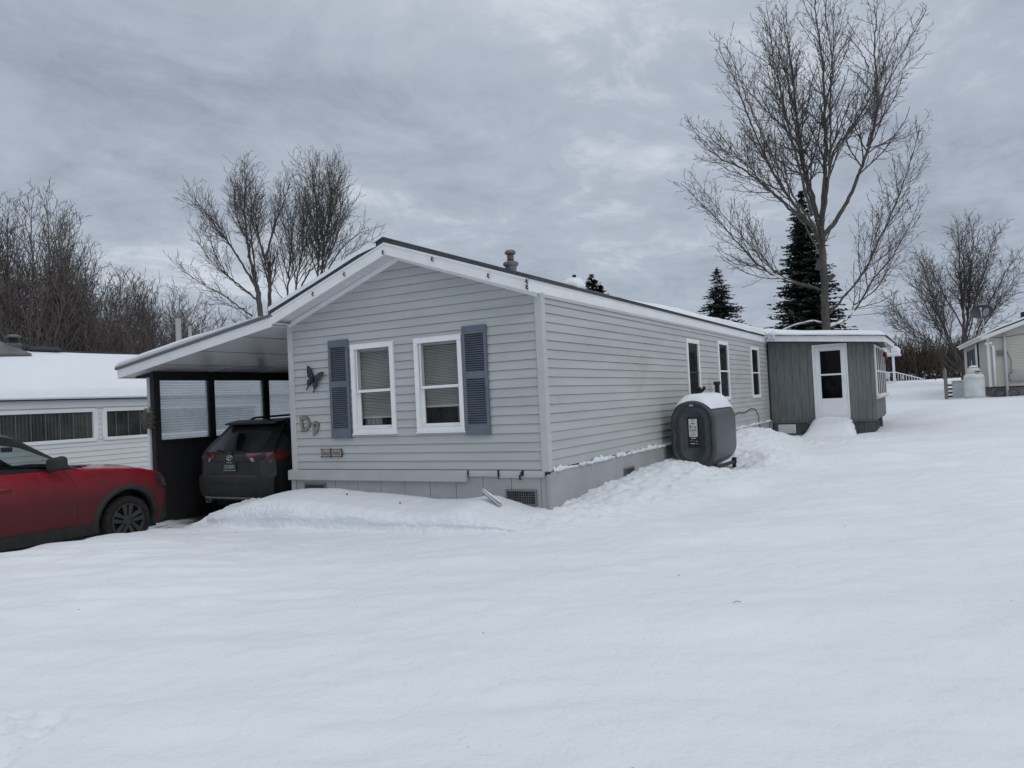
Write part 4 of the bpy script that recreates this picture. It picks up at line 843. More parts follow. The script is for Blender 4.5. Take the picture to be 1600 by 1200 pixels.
def rings(mb, lst):
    """skin of stadium rings: (y, w, h, dz)"""
    rr = [[(tcx+p[0], y, tcz+p[1]+dz) for p in stadium(w, h)] for y, w, h, dz in lst]; n = len(rr[0]); b = [p for r in rr for p in r]
    mb.add(b, [(i*n+j, i*n+(j+1) % n, (i+1)*n+(j+1) % n, (i+1)*n+j) for i in range(len(rr)-1) for j in range(n)])
    return rr
mb = MB(); rings(mb, [(TY0+.09, tw-.003, th-.003, 0), (TY0+.1, tw, th, 0), (TY1-.2, tw, th, 0), (TY1-.1, tw-.02, th-.02, 0), (TY1-.03, tw-.08, th-.08, 0), (TY1, tw-.17, th-.17, 0)])
mb.poly([(tcx+p[0], TY1, tcz+p[1]) for p in stadium(tw-.17, th-.17)]); mb.build('tank_shell', M['tank'], tank, smooth=True)
mb = MB()
R = rings(mb, [(TY0+.105, tw+.006, th+.006, 0), (TY0+.05, tw+.006, th+.006, 0), (TY0+.015, tw-.008, th-.008, 0), (TY0, tw-.035, th-.035, 0), (TY0+.003, tw-.055, th-.055, 0), (TY0+.022, tw-.065, th-.065, 0), (TY0+.026, tw-.10, th-.10, 0), (TY0+.012, tw-.125, th-.14, 0), (TY0+.010, tw*.56, th*.72, 0), (TY0+.016, tw*.53, th*.70, 0), (TY0+.035, tw*.49, th*.67, 0), (TY0+.036, tw*.40, th*.60, .0), (TY0+.06, tw*.37, th*.575, 0), (TY0+.062, tw*.1, th*.3, 0)])
mb.poly(R[-1]); e = mb.build('tank_end', M['tankend'], tank, smooth=True)
# scalloped side mouldings
for s in (1, -1):
    mb = MB(); P = []
    for i in range(25):
        t = i/24; z = tcz+.26-.52*t; x = tcx+s*(tw*.80-.085*math.exp(-((t-.5)/.2)**2)); P.append((x, TY0+.014, z))
    mb.tube(P, .011, 6); mb.build('side_moulding', M['tankend'], e, smooth=True)
mb = MB(); mb.box(tcx-.095, TY0+.056, tcz-.20, tcx+.095, TY0+.0605, tcz+.30); mb.build('recess_plate', M['black'], e)
lab = mat('white_label', (.58, .60, .62), .5); mb = MB(); mb.box(tcx-.072, TY0+.0500, tcz-.02, tcx+.072, TY0+.0555, tcz+.28); lb = mb.build('tank_label', lab, e, bevel=.002)
ink = mat('label_ink', (.10, .11, .13), .6); mb = MB(); rg = random.Random(2)
for z, w, h in ((.262, .05, .012), (.240, .035, .005), (.205, .06, .016), (.178, .055, .005), (.150, .10, .004), (.135, .11, .004), (.105, .115, .005), (.094, .115, .005), (.083, .115, .005), (.072, .11, .005), (.045, .045, .010), (.020, .1, .004), (.008, .1, .004)): mb.box(tcx-w/2, TY0+.0488, tcz+z-h/2, tcx+w/2, TY0+.0497, tcz+z+h/2)
for x, z in ((-.048, .165), (.046, .138), (-.04, .137)): mb.box(tcx+x-.010, TY0+.0488, tcz+z-.012, tcx+x+.010, TY0+.0497, tcz+z+.012)
mb.build('print', ink, lb)
wi = mat('white_marking', (.42, .44, .45), .6); mb = MB()
for x, z, w, h in ((.0, -.045, .085, .018), (-.05, -.085, .010, .022), (-.015, -.085, .008, .022), (.02, -.095, .010, .010), (.055, -.10, .018, .018), (-.02, -.135, .07, .016), (.05, -.14, .06, .006)): mb.box(tcx+x-w/2, TY0+.0548, tcz+z-h/2, tcx+x+w/2, TY0+.0558, tcz+z+h/2)
mb.build('stamped_mark', wi, e)
mb = MB(); mb.box(tcx-.03, TY0-.004, TZ1-.085, tcx+.03, TY0+.02, TZ1-.06); mb.box(tcx-.09, TY0-.002, TZ0+.045, tcx+.06, TY0+.02, TZ0+.055); mb.build('end_mark', wi, e)
mb = MB()
for x in (TX0+.1, TX1-.06): mb.box(x-.02, TY0+.12, TZ0-.01, x+.02, TY1-.16, TZ0+.045)
mb.build('rail', M['blacksat'], tank, bevel=.003)
for x, y in ((TX0+.1, TY0+.16), (TX0+.1, TY1-.2), (TX1-.06, TY0+.16), (TX1-.06, TY1-.2)):
    mb = MB(); mb.box(x-.028, y-.035, -.75, x+.028, y+.035, TZ0-.011); mb.box(x-.035, y-.04, TZ0-.012, x+.04, y+.04, TZ0+.09); mb.build('leg', M['blacksat'], tank, bevel=.004)
# snow on the tank
mb = MB()
def tks(u, v):
    s = (u-.5)*1.76; y = TY0+.05-.02*math.sin(u*9)+(TY1-TY0-.20)*v; x = tcx+s*tw*.98; r = tw*.93; zz = tcz+(th-r)+r*math.sqrt(max(0, 1-min(1, (s*.93)**2)))
    ed = max(0, (1-abs(s/.88)**4))**.55*min(1, (v*7)**.5 if v > 0 else 0)*min(1, ((1-v)*8)**.6 if v < 1 else 0); n = float(hash_noise(np.array([x*4]), np.array([y*4]), 99)[0])
    return (x+.02*s*ed, y, zz+.004+.115*ed*(1+.3*n)+(-.0 if s < .8 else 0))
mb.grid(tks, 24, 36); o = mb.build('tank_snow', M['snowcap'], smooth=True); tag(o, 'rounded cushion of snow on top of the oil tank', 'snow', kind='stuff')
# pipes behind it
t = thing('vent_pipe', 'black upright vent pipe against the long wall behind the oil tank', 'pipe', (.16, 7.62, -.3)); mb = MB(); mb.tube([(.16, 7.62, -.3), (.16, 7.62, 1.03)], .05, 12); mb.build('pipe', M['black'], t, smooth=True); mb = MB(); mb.lathe([(.06, 0), (.075, .02), (.075, .07), (.05, .075)], (.16, 7.62, 1.02), 12); mb.build('pipe_cap', M['blacksat'], t)
t = thing('filler_pipe', 'dark pipe with an elbow fitting rising just behind the snow-capped oil tank', 'pipe', (.3, 5.75, .6)); mb = MB(); mb.tube([(.30, 5.76, .55), (.30, 5.76, .86)], .035, 10); mb.build('pipe', M['blacksat'], t, smooth=True)
mb = MB(); mb.lathe([(.05, 0), (.055, .03), (.055, .08), (.04, .085)], (.30, 5.76, .84), 10); mb.tube([(.30, 5.76, .88), (.38, 5.74, .93), (.42, 5.73, .98)], .03, 8); mb.blob((.30, 5.76, .95), (.045, .045, .04), 2, 6, .1); mb.build('fitting', M['blacksat'], t)
mb = MB(); K = [(.045, 8.2, .28), (.035, 8.7, .33), (.04, 9.2, .27), (.04, 9.9, .36), (.035, 10.6, .33), (.05, 11.3, .42), (.04, 11.8, .38), (.05, 12.1, .2), (.05, 12.05, -.0), (.08, 12.3, -.2), (.14, 12.6, -.38)]; mb.tube(K, .011, 5); mb.tube([(.04, 13.7, .05), (.06, 13.3, -.2), (.1, 13.1, -.42)], .011, 5); mb.tube([(.03, 13.78, 2.2), (.035, 13.78, .1), (.05, 13.7, -.0)], .02, 6)
o = mb.build('wall_cable', M['black'], smooth=True); tag(o, 'thin black cable drooping along the grey siding near the porch corner', 'cable')
# ---------------------------------------------------------------- white neighbour house on the left
M['nsiding'] = mat('white_vinyl', (.70, .71, .72), .55, .05, 1.5, stretch=(.4, .4, 2))
M['beige'] = mat('cream_vinyl', (.50, .475, .425), .55, .05, 1.2, stretch=(.4, .4, 2))
def corr_mat():
    m = mat('smoked_corrugated_plastic', (.055, .057, .055), .22, .6, 2.2, stretch=(1, .6, .6)); return m
M['smoke'] = corr_mat()
NX = -12.3; NE = 1.40; NZ0 = -.95; NY0, NY1 = -8, 9.5; NW = 5.2; NR = 1.22
nh = thing('white_house', 'low white-sided neighbour home with dark corrugated windows behind the red car', 'house', (NX-NW/2, 0, -.9))
NH = [(-6.0, .62, .22, .88), (.98, 5.2, .30, .92)]
NH = [(-5.5, 1.88, .50, 1.13), (2.08, 6.5, .50, 1.13)]
mb = MB(); siding(mb, lambda u, z, o: (NX+o, u, z), NY0, NY1, NZ0, NE-.02, .118, NH, (), [(1.98, 8, 16)])
siding(mb, lambda u, z, o: (u, NY1+o, z), NX-NW, NX, NZ0, NE, .118); siding(mb, lambda u, z, o: (u, NY0-o, z), NX-NW, NX, NZ0, NE, .118); mb.quad((NX-NW, NY0, NZ0), (NX-NW, NY1, NZ0), (NX-NW, NY1, NE), (NX-NW, NY0, NE)); mb.build('wall', M['nsiding'], nh)
for h in NH:
    y0, y1, z0, z1 = h; mb = MB(); t = .06
    mb.box(NX-.03, y0-.02, z1-.03, NX+.045, y1+.02, z1+.05); mb.box(NX-.03, y0-.02, z0-.05, NX+.045, y1+.02, z0+.02); mb.box(NX-.03, y0-.05, z0+.02, NX+.045, y0+t, z1-.03); mb.box(NX-.03, y1-t, z0+.02, NX+.045, y1+.05, z1-.03)
    f = mb.build('window', M['white'], nh, bevel=.004); mb = MB(); n = int((y1-y0)/.012)
    mb.grid(lambda u, v: (NX-.01+.009*math.sin((y0+(y1-y0)*u)*2*math.pi/.075), y0+t*.8+(y1-y0-1.6*t)*u, z0+.01+(z1-z0-.03)*v), n, 1); mb.build('corrugated_pane', M['smoke'], f, smooth=True)
    mb = MB(); y = y0+.3
    while y < y1-.1: mb.box(NX+.001, y-.006, z0+.021, NX+.010, y+.006, z1-.031); y += .30
    mb.build('glazing_strip', M['grille'], f)
mb = MB(); mb.box(NX+.001, NY0, NE-.19, NX+.05, NY1+.2, NE-.02); mb.build('fascia', M['nsiding'], nh)
mb = MB(); nrz = NE+NR
for s in (0, 1):
    xa, xb = (NX+.12, NX-NW/2) if s == 0 else (NX-NW-.12, NX-NW/2)
    mb.prism([(xa, NY0-.3, NE-.03), (xb, NY0-.3, nrz), (xb, NY0-.3, nrz+.04), (xa, NY0-.3, NE+.01)], (0, NY1-NY0+.6, 0))
    mb.poly([(NX, (NY1, NY0)[s], NE-.03), (NX-NW, (NY1, NY0)[s], NE-.03), (NX-NW/2, (NY1, NY0)[s], nrz)])
mb.box(NX-NW/2-.08, NY0-.3, nrz+.03, NX-NW/2+.08, NY1+.3, nrz+.075); mb.build('roof', M['shingle'], nh)
fl = lambda x: NE+.01+(NX+.12-x)*(nrz+.03-NE)/(NW/2+.12)
mb = MB()
def nsn(u, v):
    x = NX+.17-(NW/2+.02)*u; y = NY0-.3+(NY1-NY0+.6)*v; return (x, y, fl(x)+.015+.17*min(1, u*18+.35)*(1+.35*float(hash_noise(np.array([x]), np.array([y*.6]), 103)[0]))*np.interp(u, [0, .8, .97, 1], [1, .8, .4, .05]))
mb.grid(nsn, 24, 60); mb.grid(lambda u, v: (NX+.17+.03*math.sin(3.14*v), nsn(0, u)[1], nsn(0, u)[2]-(nsn(0, u)[2]-fl(NX+.15)-.0)*v), 80, 4); mb.grid(lambda u, v: (nsn(u, 1)[0], NY1+.3, nsn(u, 1)[2]-.2*v), 24, 1)
o = mb.build('neighbour_roof_snow', M['snowcap'], smooth=True); tag(o, 'smooth deep snow on the roof of the white neighbour home', 'snow', kind='stuff')
# dark roof hatch and stove pipe standing out of the snow
def on_roof(y, u): x = NX+.12-(NW/2+.12)*u; return Vector((x, y, fl(x)))
mb = MB(); A, B, Cc, D = on_roof(-.9, .97), on_roof(1.15, .97), on_roof(1.55, .72), on_roof(-.9, .66); up = Vector((0, 0, .30)); mb.prism([A+up, B+up*.9, Cc+up*.75, D+up*.7], (.03, 0, -.05)); mb.prism([A+up*.8, B+up*.7, Cc+up*.5, D+up*.5], (0, 0, -.3)); o = mb.build('roof_hatch', mat('dull_metal_sheet', (.10, .105, .11), .5, .3, 4), nh)
mb = MB(); mb.box(NX-NW/2+.15, 1.75, nrz+.03, NX-NW/2+.35, 2.5, nrz+.12); mb.build('ridge_vent', M['shingle'], nh, bevel=.03)
c0 = (-14.75, 1.48, nrz-.40); mb = MB(); mb.lathe([(.16, 0), (.16, .52), (.18, .53), (.18, .58), (.12, .6)], c0, 16); o = mb.build('stove_pipe', M['galv'], nh); mb = MB(); mb.lathe([(.10, .6), (.10, .72)], c0, 12); mb.build('inner_pipe', M['black'], o); mb = MB(); mb.lathe([(.14, .72), (.16, .73), (.16, .77), (.08, .80)], c0, 16); mb.build('cap', M['galv'], o)
# ---------------------------------------------------------------- cream house on the right
BX, BY, BL, BWD = 6.03, 30.5, 10.3, 8.0; BZ = .10; BE = 2.78; BS = .36
rot = math.radians(3.6)
bh = thing('cream_house', 'cream-sided neighbour house with satellite dish at the right edge', 'house', (BX, BY, BZ), rot)
mb = MB(); zl = .42; hE = BE-BZ; pl = [(-BS, 1, hE), (BS, 1, hE+BS*BWD)]
siding(mb, lambda u, z, o: (u, -o, z), 0, BWD, zl, hE+BS*BWD/2, .118, (), pl); mb.build('front_wall', M['beige'], bh, local=True)
mb = MB(); siding(mb, lambda u, z, o: (-o, u, z), 0, BL, zl, hE, .118, [(4.9, 8.5, 1.0, 2.25)]); siding(mb, lambda u, z, o: (BWD+o, u, z), 0, BL, zl, hE, .118); siding(mb, lambda u, z, o: (u, BL+o, z), 0, BWD, zl, hE, .118); mb.build('side_wall', M['beige'], bh, local=True)
mb = MB(); mb.box(.06, .05, -.3, BWD-.06, BL-.05, zl-.001); mb.build('foundation', mat('stained_concrete', (.16, .155, .15), .85, .4, 2.5, .2, 20), bh, local=True)
mb = MB(); mb.box(-.02, -.025, zl-.03, BWD, .03, zl); mb.box(-.02, .03, zl-.03, .03, BL, zl); mb.box(3.0, -.02, -.3, 3.04, .04, zl-.04); mb.build('sill_trim', M['black'], bh, local=True)
mb = MB(); mb.box(-.03, -.03, zl, .08, .02, hE-.02); mb.box(-.03, .02, zl, .02, .12, hE-.02); mb.build('corner_trim', M['nsiding'], bh, local=True, bevel=.005)
zp = hE+BS*BWD/2
mb = MB()
for x0, x1 in ((-.22, BWD/2), (BWD+.22, BWD/2)):
    e = hE-.22*BS; mb.prism([(x0, -.28, e+.02), (x1, -.28, zp+.02), (x1, -.28, zp+.09), (x0, -.28, e+.09)], (0, BL+.5, 0))
mb.build('roof', M['shingle'], bh, local=True)
mb = MB(); e = hE-.22*BS
for x0 in (-.22, BWD+.22): mb.prism([(x0, -.30, e-.15), (BWD/2, -.30, zp-.15), (BWD/2, -.30, zp+.018), (x0, -.30, e+.018)], (0, .02, 0))
mb.box(-.24, -.30, e-.15, -.221, BL+.2, e+.018); mb.build('fascia', M['nsiding'], bh, local=True)
mb = MB(); mb.box(-.33, -.30, e-.02, -.241, BL+.2, e+.05); mb.build('gutter', M['white'], bh, local=True, bevel=.01)
mb = MB()
for x0, x1 in ((-.2, BWD/2), (BWD+.2, BWD/2)): mb.prism([(x0, -.27, e-.02), (x1, -.27, zp-.02), (x1, -.27, zp-.008), (x0, -.27, e-.008)], (0, .268, 0))
mb.build('soffit', M['soffit'], bh, local=True)
mb = MB()
def bsn(u, v):
    x = -.23+(BWD/2+.1)*u; return (x, -.29+(BL+.5)*v, e+.09+BS*(x+.22)+.07*min(1, u*12+.1))
mb.grid(bsn, 8, 16); mb.grid(lambda u, v: (bsn(u, 0)[0], -.295, bsn(u, 0)[2]-.075*v), 8, 1); mb.grid(lambda u, v: (-.235, bsn(0, u)[1], bsn(0, u)[2]-.03*v), 8, 1)
o = mb.build('roof_snow', M['snowcap'], bh, local=True, smooth=True); o['kind'] = 'stuff'
# window group on the near side, a shutter at the frame edge
mb = MB()
for i in range(4):
    y = 4.9+1.2*i; mb.box(-.045, y-.03, 1.0, .03, y+.06, 2.25)
mb.box(-.05, 4.85, .94, .03, 8.56, 1.0); mb.box(-.05, 4.85, 2.25, .03, 8.56, 2.31); w = mb.build('window', M['grille'], bh, local=True)
mb = MB(); mb.quad((.01, 4.9, 1.0), (.01, 8.5, 1.0), (.01, 8.5, 2.25), (.01, 4.9, 2.25)); mb.build('pane', M['screen'], w, local=True)
mb = MB(); mb.box(-.046, 6.3, 1.0, -.02, 6.5, 1.75); mb.build('sash', M['white'], w, local=True)
mb = MB(); mb.box(-.05, 3.55, .55, -.015, 4.45, 2.45); mb.build('door', M['nsiding'], bh, local=True); mb = MB(); mb.box(-.06, 3.3, .5, -.015, 3.5, 2.5); mb.build('door_edge', M['black'], bh, local=True)
mb = MB(); mb.box(1.95, -.05, 1.62, 2.35, -.0145, 2.52); mb.build('shutter', mat('dark_green_shutter', (.05, .06, .055), .6), bh, local=True)
# conduits, meter, lamp, utility bits on the corner
mb = MB(); mb.tube([(.20, -.06, .43), (.20, -.06, 2.15), (.12, -.06, 2.22)], .05, 8); mb.build('downpipe', M['white'], bh, local=True, smooth=True)
mb = MB(); mb.tube([(.62, -.10, -.2), (.62, -.09, 2.62)], .055, 8); mb.build('conduit', M['trimgrey'], bh, local=True, smooth=True)
mb = MB(); mb.tube([(.63, -.05, 2.6), (.66, -.05, 2.0), (.82, -.05, 1.5), (.80, -.05, 1.1), (.72, -.05, .7)], .012, 5); mb.tube([(.2, -.05, 2.55), (.5, -.05, 2.52), (2.5, -.03, 2.75)], .010, 5); mb.build('service_cable', M['black'], bh, local=True)
mb = MB(); mb.box(.34, -.10, 1.75, .52, -.0145, 1.98); mb.build('meter_box', M['grille'], bh, local=True, bevel=.01)
mb = MB(); mb.blob((-.05, -.12, 2.30), (.07, .07, .06), 2, 6, .1); mb.blob((.10, -.15, 2.32), (.07, .07, .06), 3, 6, .1); mb.box(-.02, -.08, 2.30, .1, -.03, 2.38); mb.build('flood_lamp', M['white'], bh, local=True)
mb = MB(); mb.blob((1.02, -.05, .80), (.36, .10, .26), 7, 8, .1, flat=-.2); mb.build('dryer_hood', mat('grey_plastic', (.33, .33, .33), .6), bh, local=True, smooth=True)
mb = MB(); mb.tube([(.32+.2*math.cos(a/10*6.283), -.14, .12+.16*math.sin(a/10*6.283)) for a in range(11)], .018, 6); mb.tube([(.82+.2*math.cos(a/10*6.283), -.14, .12+.16*math.sin(a/10*6.283)) for a in range(11)], .018, 6); mb.build('hose_loop', M['black'], bh, local=True)
mb = MB(); mb.box(1.45, .9, zp-.15-.65, 1.75, 1.3, zp-.5); mb.build('roof_vent', M['black'], bh, local=True)
# satellite dish on the roof
dish = thing('satellite_dish', 'dark oval satellite dish on the eave of the cream house', 'satellite dish', (5.95, 31.6, 2.75)); dm = mat('dark_grey_dish', (.035, .037, .045), .5)
dcen = Vector((5.92, 31.2, 3.86)); dn = (Vector((-.1, -1, .35))).normalized(); dx = Vector((1, 0, 0)); dx = (dx-dn*dx.dot(dn)).normalized(); dz = dn.cross(dx); dz = -dz if dz.z < 0 else dz
mb = MB(); mb.grid(lambda u, v: tuple(dcen+dx*(.46*v*math.cos(u*6.2832))+dz*(.33*v*math.sin(u*6.2832))-dn*(.09*(1-v*v))), 28, 6); mb.grid(lambda u, v: tuple(dcen+dx*(.46*v*math.cos(u*6.2832))+dz*(.33*v*math.sin(u*6.2832))-dn*(.09*(1-v*v)+.012)), 28, 6); mb.grid(lambda u, v: tuple(dcen+dx*(.46*math.cos(u*6.2832))+dz*(.33*math.sin(u*6.2832))-dn*.012*v), 28, 1); mb.build('reflector', dm, dish, smooth=True)
mb = MB(); mb.tube([dcen-dn*.1, dcen-dn*.2+Vector((.03, 0, -.3)), (5.98, 31.6, 2.85)], .03, 8); mb.build('mast', M['trimgrey'], dish, smooth=True); mb = MB(); mb.tube([dcen-dz*.27, dcen-dz*.3+dn*.3, dcen-dz*.08+dn*.42], .015, 6); mb.blob(tuple(dcen-dz*.05+dn*.43), (.05, .05, .05), 2, 6, .1); mb.build('feed_arm', M['trimgrey'], dish)
mb = MB(); mb.grid(lambda u, v: tuple(dcen+dx*(.16+.12*v*math.cos(u*6.28)+.05*v*math.sin(u*6.28))+dz*(-.02+.20*v*math.sin(u*6.28))-dn*(.075*(1-v*v*.3)-.012)), 14, 3); mb.build('pale_patch', mat('pale_dish_patch', (.20, .20, .23), .6), dish, smooth=True)  # paler grey patch right of the reflector's centre
# propane cylinder
pt = thing('propane_tank', 'white upright propane cylinder with domed collar beside the cream house', 'gas tank', (5.48, 30.35, .0)); pm_ = mat('white_tank_paint', (.62, .64, .64), .4, .12, 3); c0 = (5.45, 30.3, .02)
mb = MB(); mb.lathe([(.30, -.1), (.38, -.02), (.395, .06), (.395, .95), (.37, 1.04), (.30, 1.10), (.2, 1.14), (0, 1.16)], c0, 28); mb.build('cylinder', pm_, pt, smooth=True)
mb = MB(); mb.lathe([(.25, 1.11), (.25, 1.24), (.22, 1.34), (.13, 1.40), (0, 1.42)], c0, 24); mb.build('collar', pm_, pt, smooth=True); mb = MB(); mb.lathe([(.0, 1.405), (.16, 1.40), (.2, 1.37), (.13, 1.45), (0, 1.47)], c0, 20, cap=False); o = mb.build('snow_cap', M['snowcap'], pt, smooth=True)
mb = MB(); mb.lathe([(.398, .10), (.402, .105), (.402, .125), (.398, .13)], c0, 28, cap=False); mb.lathe([(.398, .88), (.402, .885), (.402, .905), (.398, .91)], c0, 28, cap=False); mb.build('weld_band', M['trimgrey'], pt); mb = MB(); mb.box(5.50, 29.98, 1.19, 5.68, 30.1, 1.24); mb.build('collar_slot', M['black'], pt)
# second white cabinet/tank half hidden, post
pt2 = thing('storage_bin', 'low white bin half buried in snow between the post and the gas tank', 'bin', (5.0, 31.9, 0)); mb = MB(); mb.box(4.62, 31.7, -.1, 5.35, 32.4, .82); mb.build('bin_body', pm_, pt2, bevel=.04); mb = MB(); mb.box(4.58, 31.66, .821, 5.4, 32.45, .88); mb.build('lid', M['white'], pt2, bevel=.02)
mb = MB(); mb.box(4.30, 31.2, -.1, 4.45, 31.32, 1.35); mb.prism([(4.30, 31.2, 1.35), (4.45, 31.2, 1.35), (4.375, 31.2, 1.5)], (0, .12, 0)); p = thing('wooden_post', 'weathered wooden post with short slats standing left of the gas tank', 'post', (4.37, 31.26, 0)); mb.build('post', mat('weathered_wood', (.23, .22, .20), .85, .3, 6, .3, 30, stretch=(4, 4, .6)), p, bevel=.01)
mb = MB()
for i in range(4): mb.box(4.451, 31.18, .12+.17*i, 4.62, 31.30, .20+.17*i)
mb.build('slat', M['dark'], p)
# ---------------------------------------------------------------- far veranda
FV = Vector((.55, 62.5, .85)); fv = thing('far_veranda', 'small distant veranda with white posts, railing and snow roof right of the porch room', 'veranda', FV)
cx, cy, cz0 = FV; mb = MB(); mb.box(cx-5, cy, cz0-.6, cx+.55, cy+4, cz0+.0); mb.build('deck', mat('dark_deck', (.07, .06, .055), .8), fv)
mb = MB(); mb.box(cx-5, cy-.02, cz0, cx+.35, cy+.1, cz0+.22); mb.build('deck_fascia', M['white'], fv)
for x in (-2.6, -.95, .12): mb = MB(); mb.box(cx+x, cy, cz0+.2, cx+x+.18, cy+.18, cz0+2.4); mb.build('post', M['white'], fv)
mb = MB(); mb.box(cx-5, cy-.3, cz0+2.4, cx+.65, cy+4.3, cz0+2.6); mb.build('roof', M['white'], fv, bevel=.03); mb = MB(); mb.box(cx-5, cy-.3, cz0+2.601, cx+.62, cy+4.2, cz0+3.1); o = mb.build('roof_snow', M['snowcap'], fv, bevel=.15, seg=4); o['kind'] = 'stuff'
mb = MB(); mb.box(cx-5, cy+.02, cz0+.9, cx+.1, cy+.1, cz0+.98)
for i in range(16): mb.box(cx-5+i*.32, cy+.03, cz0+.2, cx-4.95+i*.32, cy+.09, cz0+.9)
mb.build('railing', M['white'], fv)
sl_ = lambda t: cz0+.95-.9*t; mb = MB(); mb.bar((cx+.3, cy, sl_(0)), (cx+2.3, cy+.2, sl_(.75)), .08, .08)
for i in range(11): t = i/10; mb.bar((cx+.3+2.0*t, cy+.2*t, sl_(.75*t)), (cx+.3+2.0*t, cy+.2*t, sl_(.75*t)-.9), .06, .05)
mb.build('stair_rail', M['white'], fv)
for i, x in enumerate((-.85, -.5)):
    t = thing('garden_chair', ('white garden chair on the far veranda, nearer its corner post', 'dark garden chair on the far veranda, left of the white one')[1-i], 'chair', (cx+x, cy+.8, cz0)); m_ = (M['grille'], M['white'])[i]; mb = MB(); mb.box(cx+x-.25, cy+.6, cz0+.4, cx+x+.25, cy+1.1, cz0+.46); mb.build('seat', m_, t); mb = MB(); mb.box(cx+x-.25, cy+1.1, cz0+.46, cx+x+.25, cy+1.15, cz0+1.05); mb.build('backrest', m_, t)
    for a, b in ((-.23, .62), (.2, .62), (-.23, 1.08), (.2, 1.08)): mb = MB(); mb.box(cx+x+a, cy+b, cz0, cx+x+a+.04, cy+b+.04, cz0+.4); mb.build('leg', m_, t)
# overhead lines
def wire(a, b, sag, lab):
    a, b = Vector(a), Vector(b); mb = MB(); mb.tube([a+(b-a)*t-Vector((0, 0, sag*4*t*(1-t))) for t in [i/16 for i in range(17)]], .016, 5); tag(mb.build('power_line', M['black'], smooth=True), lab, 'power line')
wire((-6, 46, 6.0), (16.5, 46, 8.0), .9, 'upper dark overhead line crossing the bare tree by the cream house')
wire((-6, 46.6, 5.7), (16.5, 46.6, 7.2), .8, 'lower dark overhead line crossing the bare tree by the cream house')
# two pale poles in the trees on the left
for x_, y_, h_, r_, lb_ in ((-24.1, 13.0, 6.15, .115, 'taller pale pole standing in front of the left trees'), (-23.75, 13.3, 5.8, .07, 'shorter pale pole right beside the taller one by the left trees')):
    t = thing('pale_pole', lb_, 'pole', (x_, y_, -1)); mb = MB(); mb.tube([(x_, y_, -1), (x_, y_, h_-1)], r_, 10); mb.build('shaft', mat('pale_pole_paint', (.36, .37, .38), .6), t, smooth=True); mb = MB(); mb.lathe([(r_*1.15, 0), (r_*1.2, .1), (r_*.8, .16)], (x_, y_, h_-1), 10); mb.build('cap', M['galv'], t)
# small bare twigs poking from the snow
def twig(P, lab):
    mb = MB(); mb.tube(P, .002, 4); tag(mb.build('snow_twig', M['black']), lab, 'twig')
a = (2.9, -2.9); z = sz(*a); twig([(a[0], a[1], z+.0), (a[0]+.025, a[1]+.015, z+.012), (a[0]+.05, a[1]+.018, z+.006)], 'tiny curled twig lying on the open snow in front of the home')
for x, y, lb_ in ((-1.92, -.50, 'bit of dark bark on the drift below the right shutter'), (-2.95, -.35, 'bit of dark bark on the drift below the left window')):
    z = float(drift_top(x))-.05*(-y/.65)**2.2; mb = MB(); mb.blob((x, y, z+.008), (.011, .010, .011), 4, 6, .2); mb.tube([(x, y, z+.01), (x+.008, y-.016, z-.02)], .003, 4); tag(mb.build('bark_bit', M['black']), lb_, 'debris')
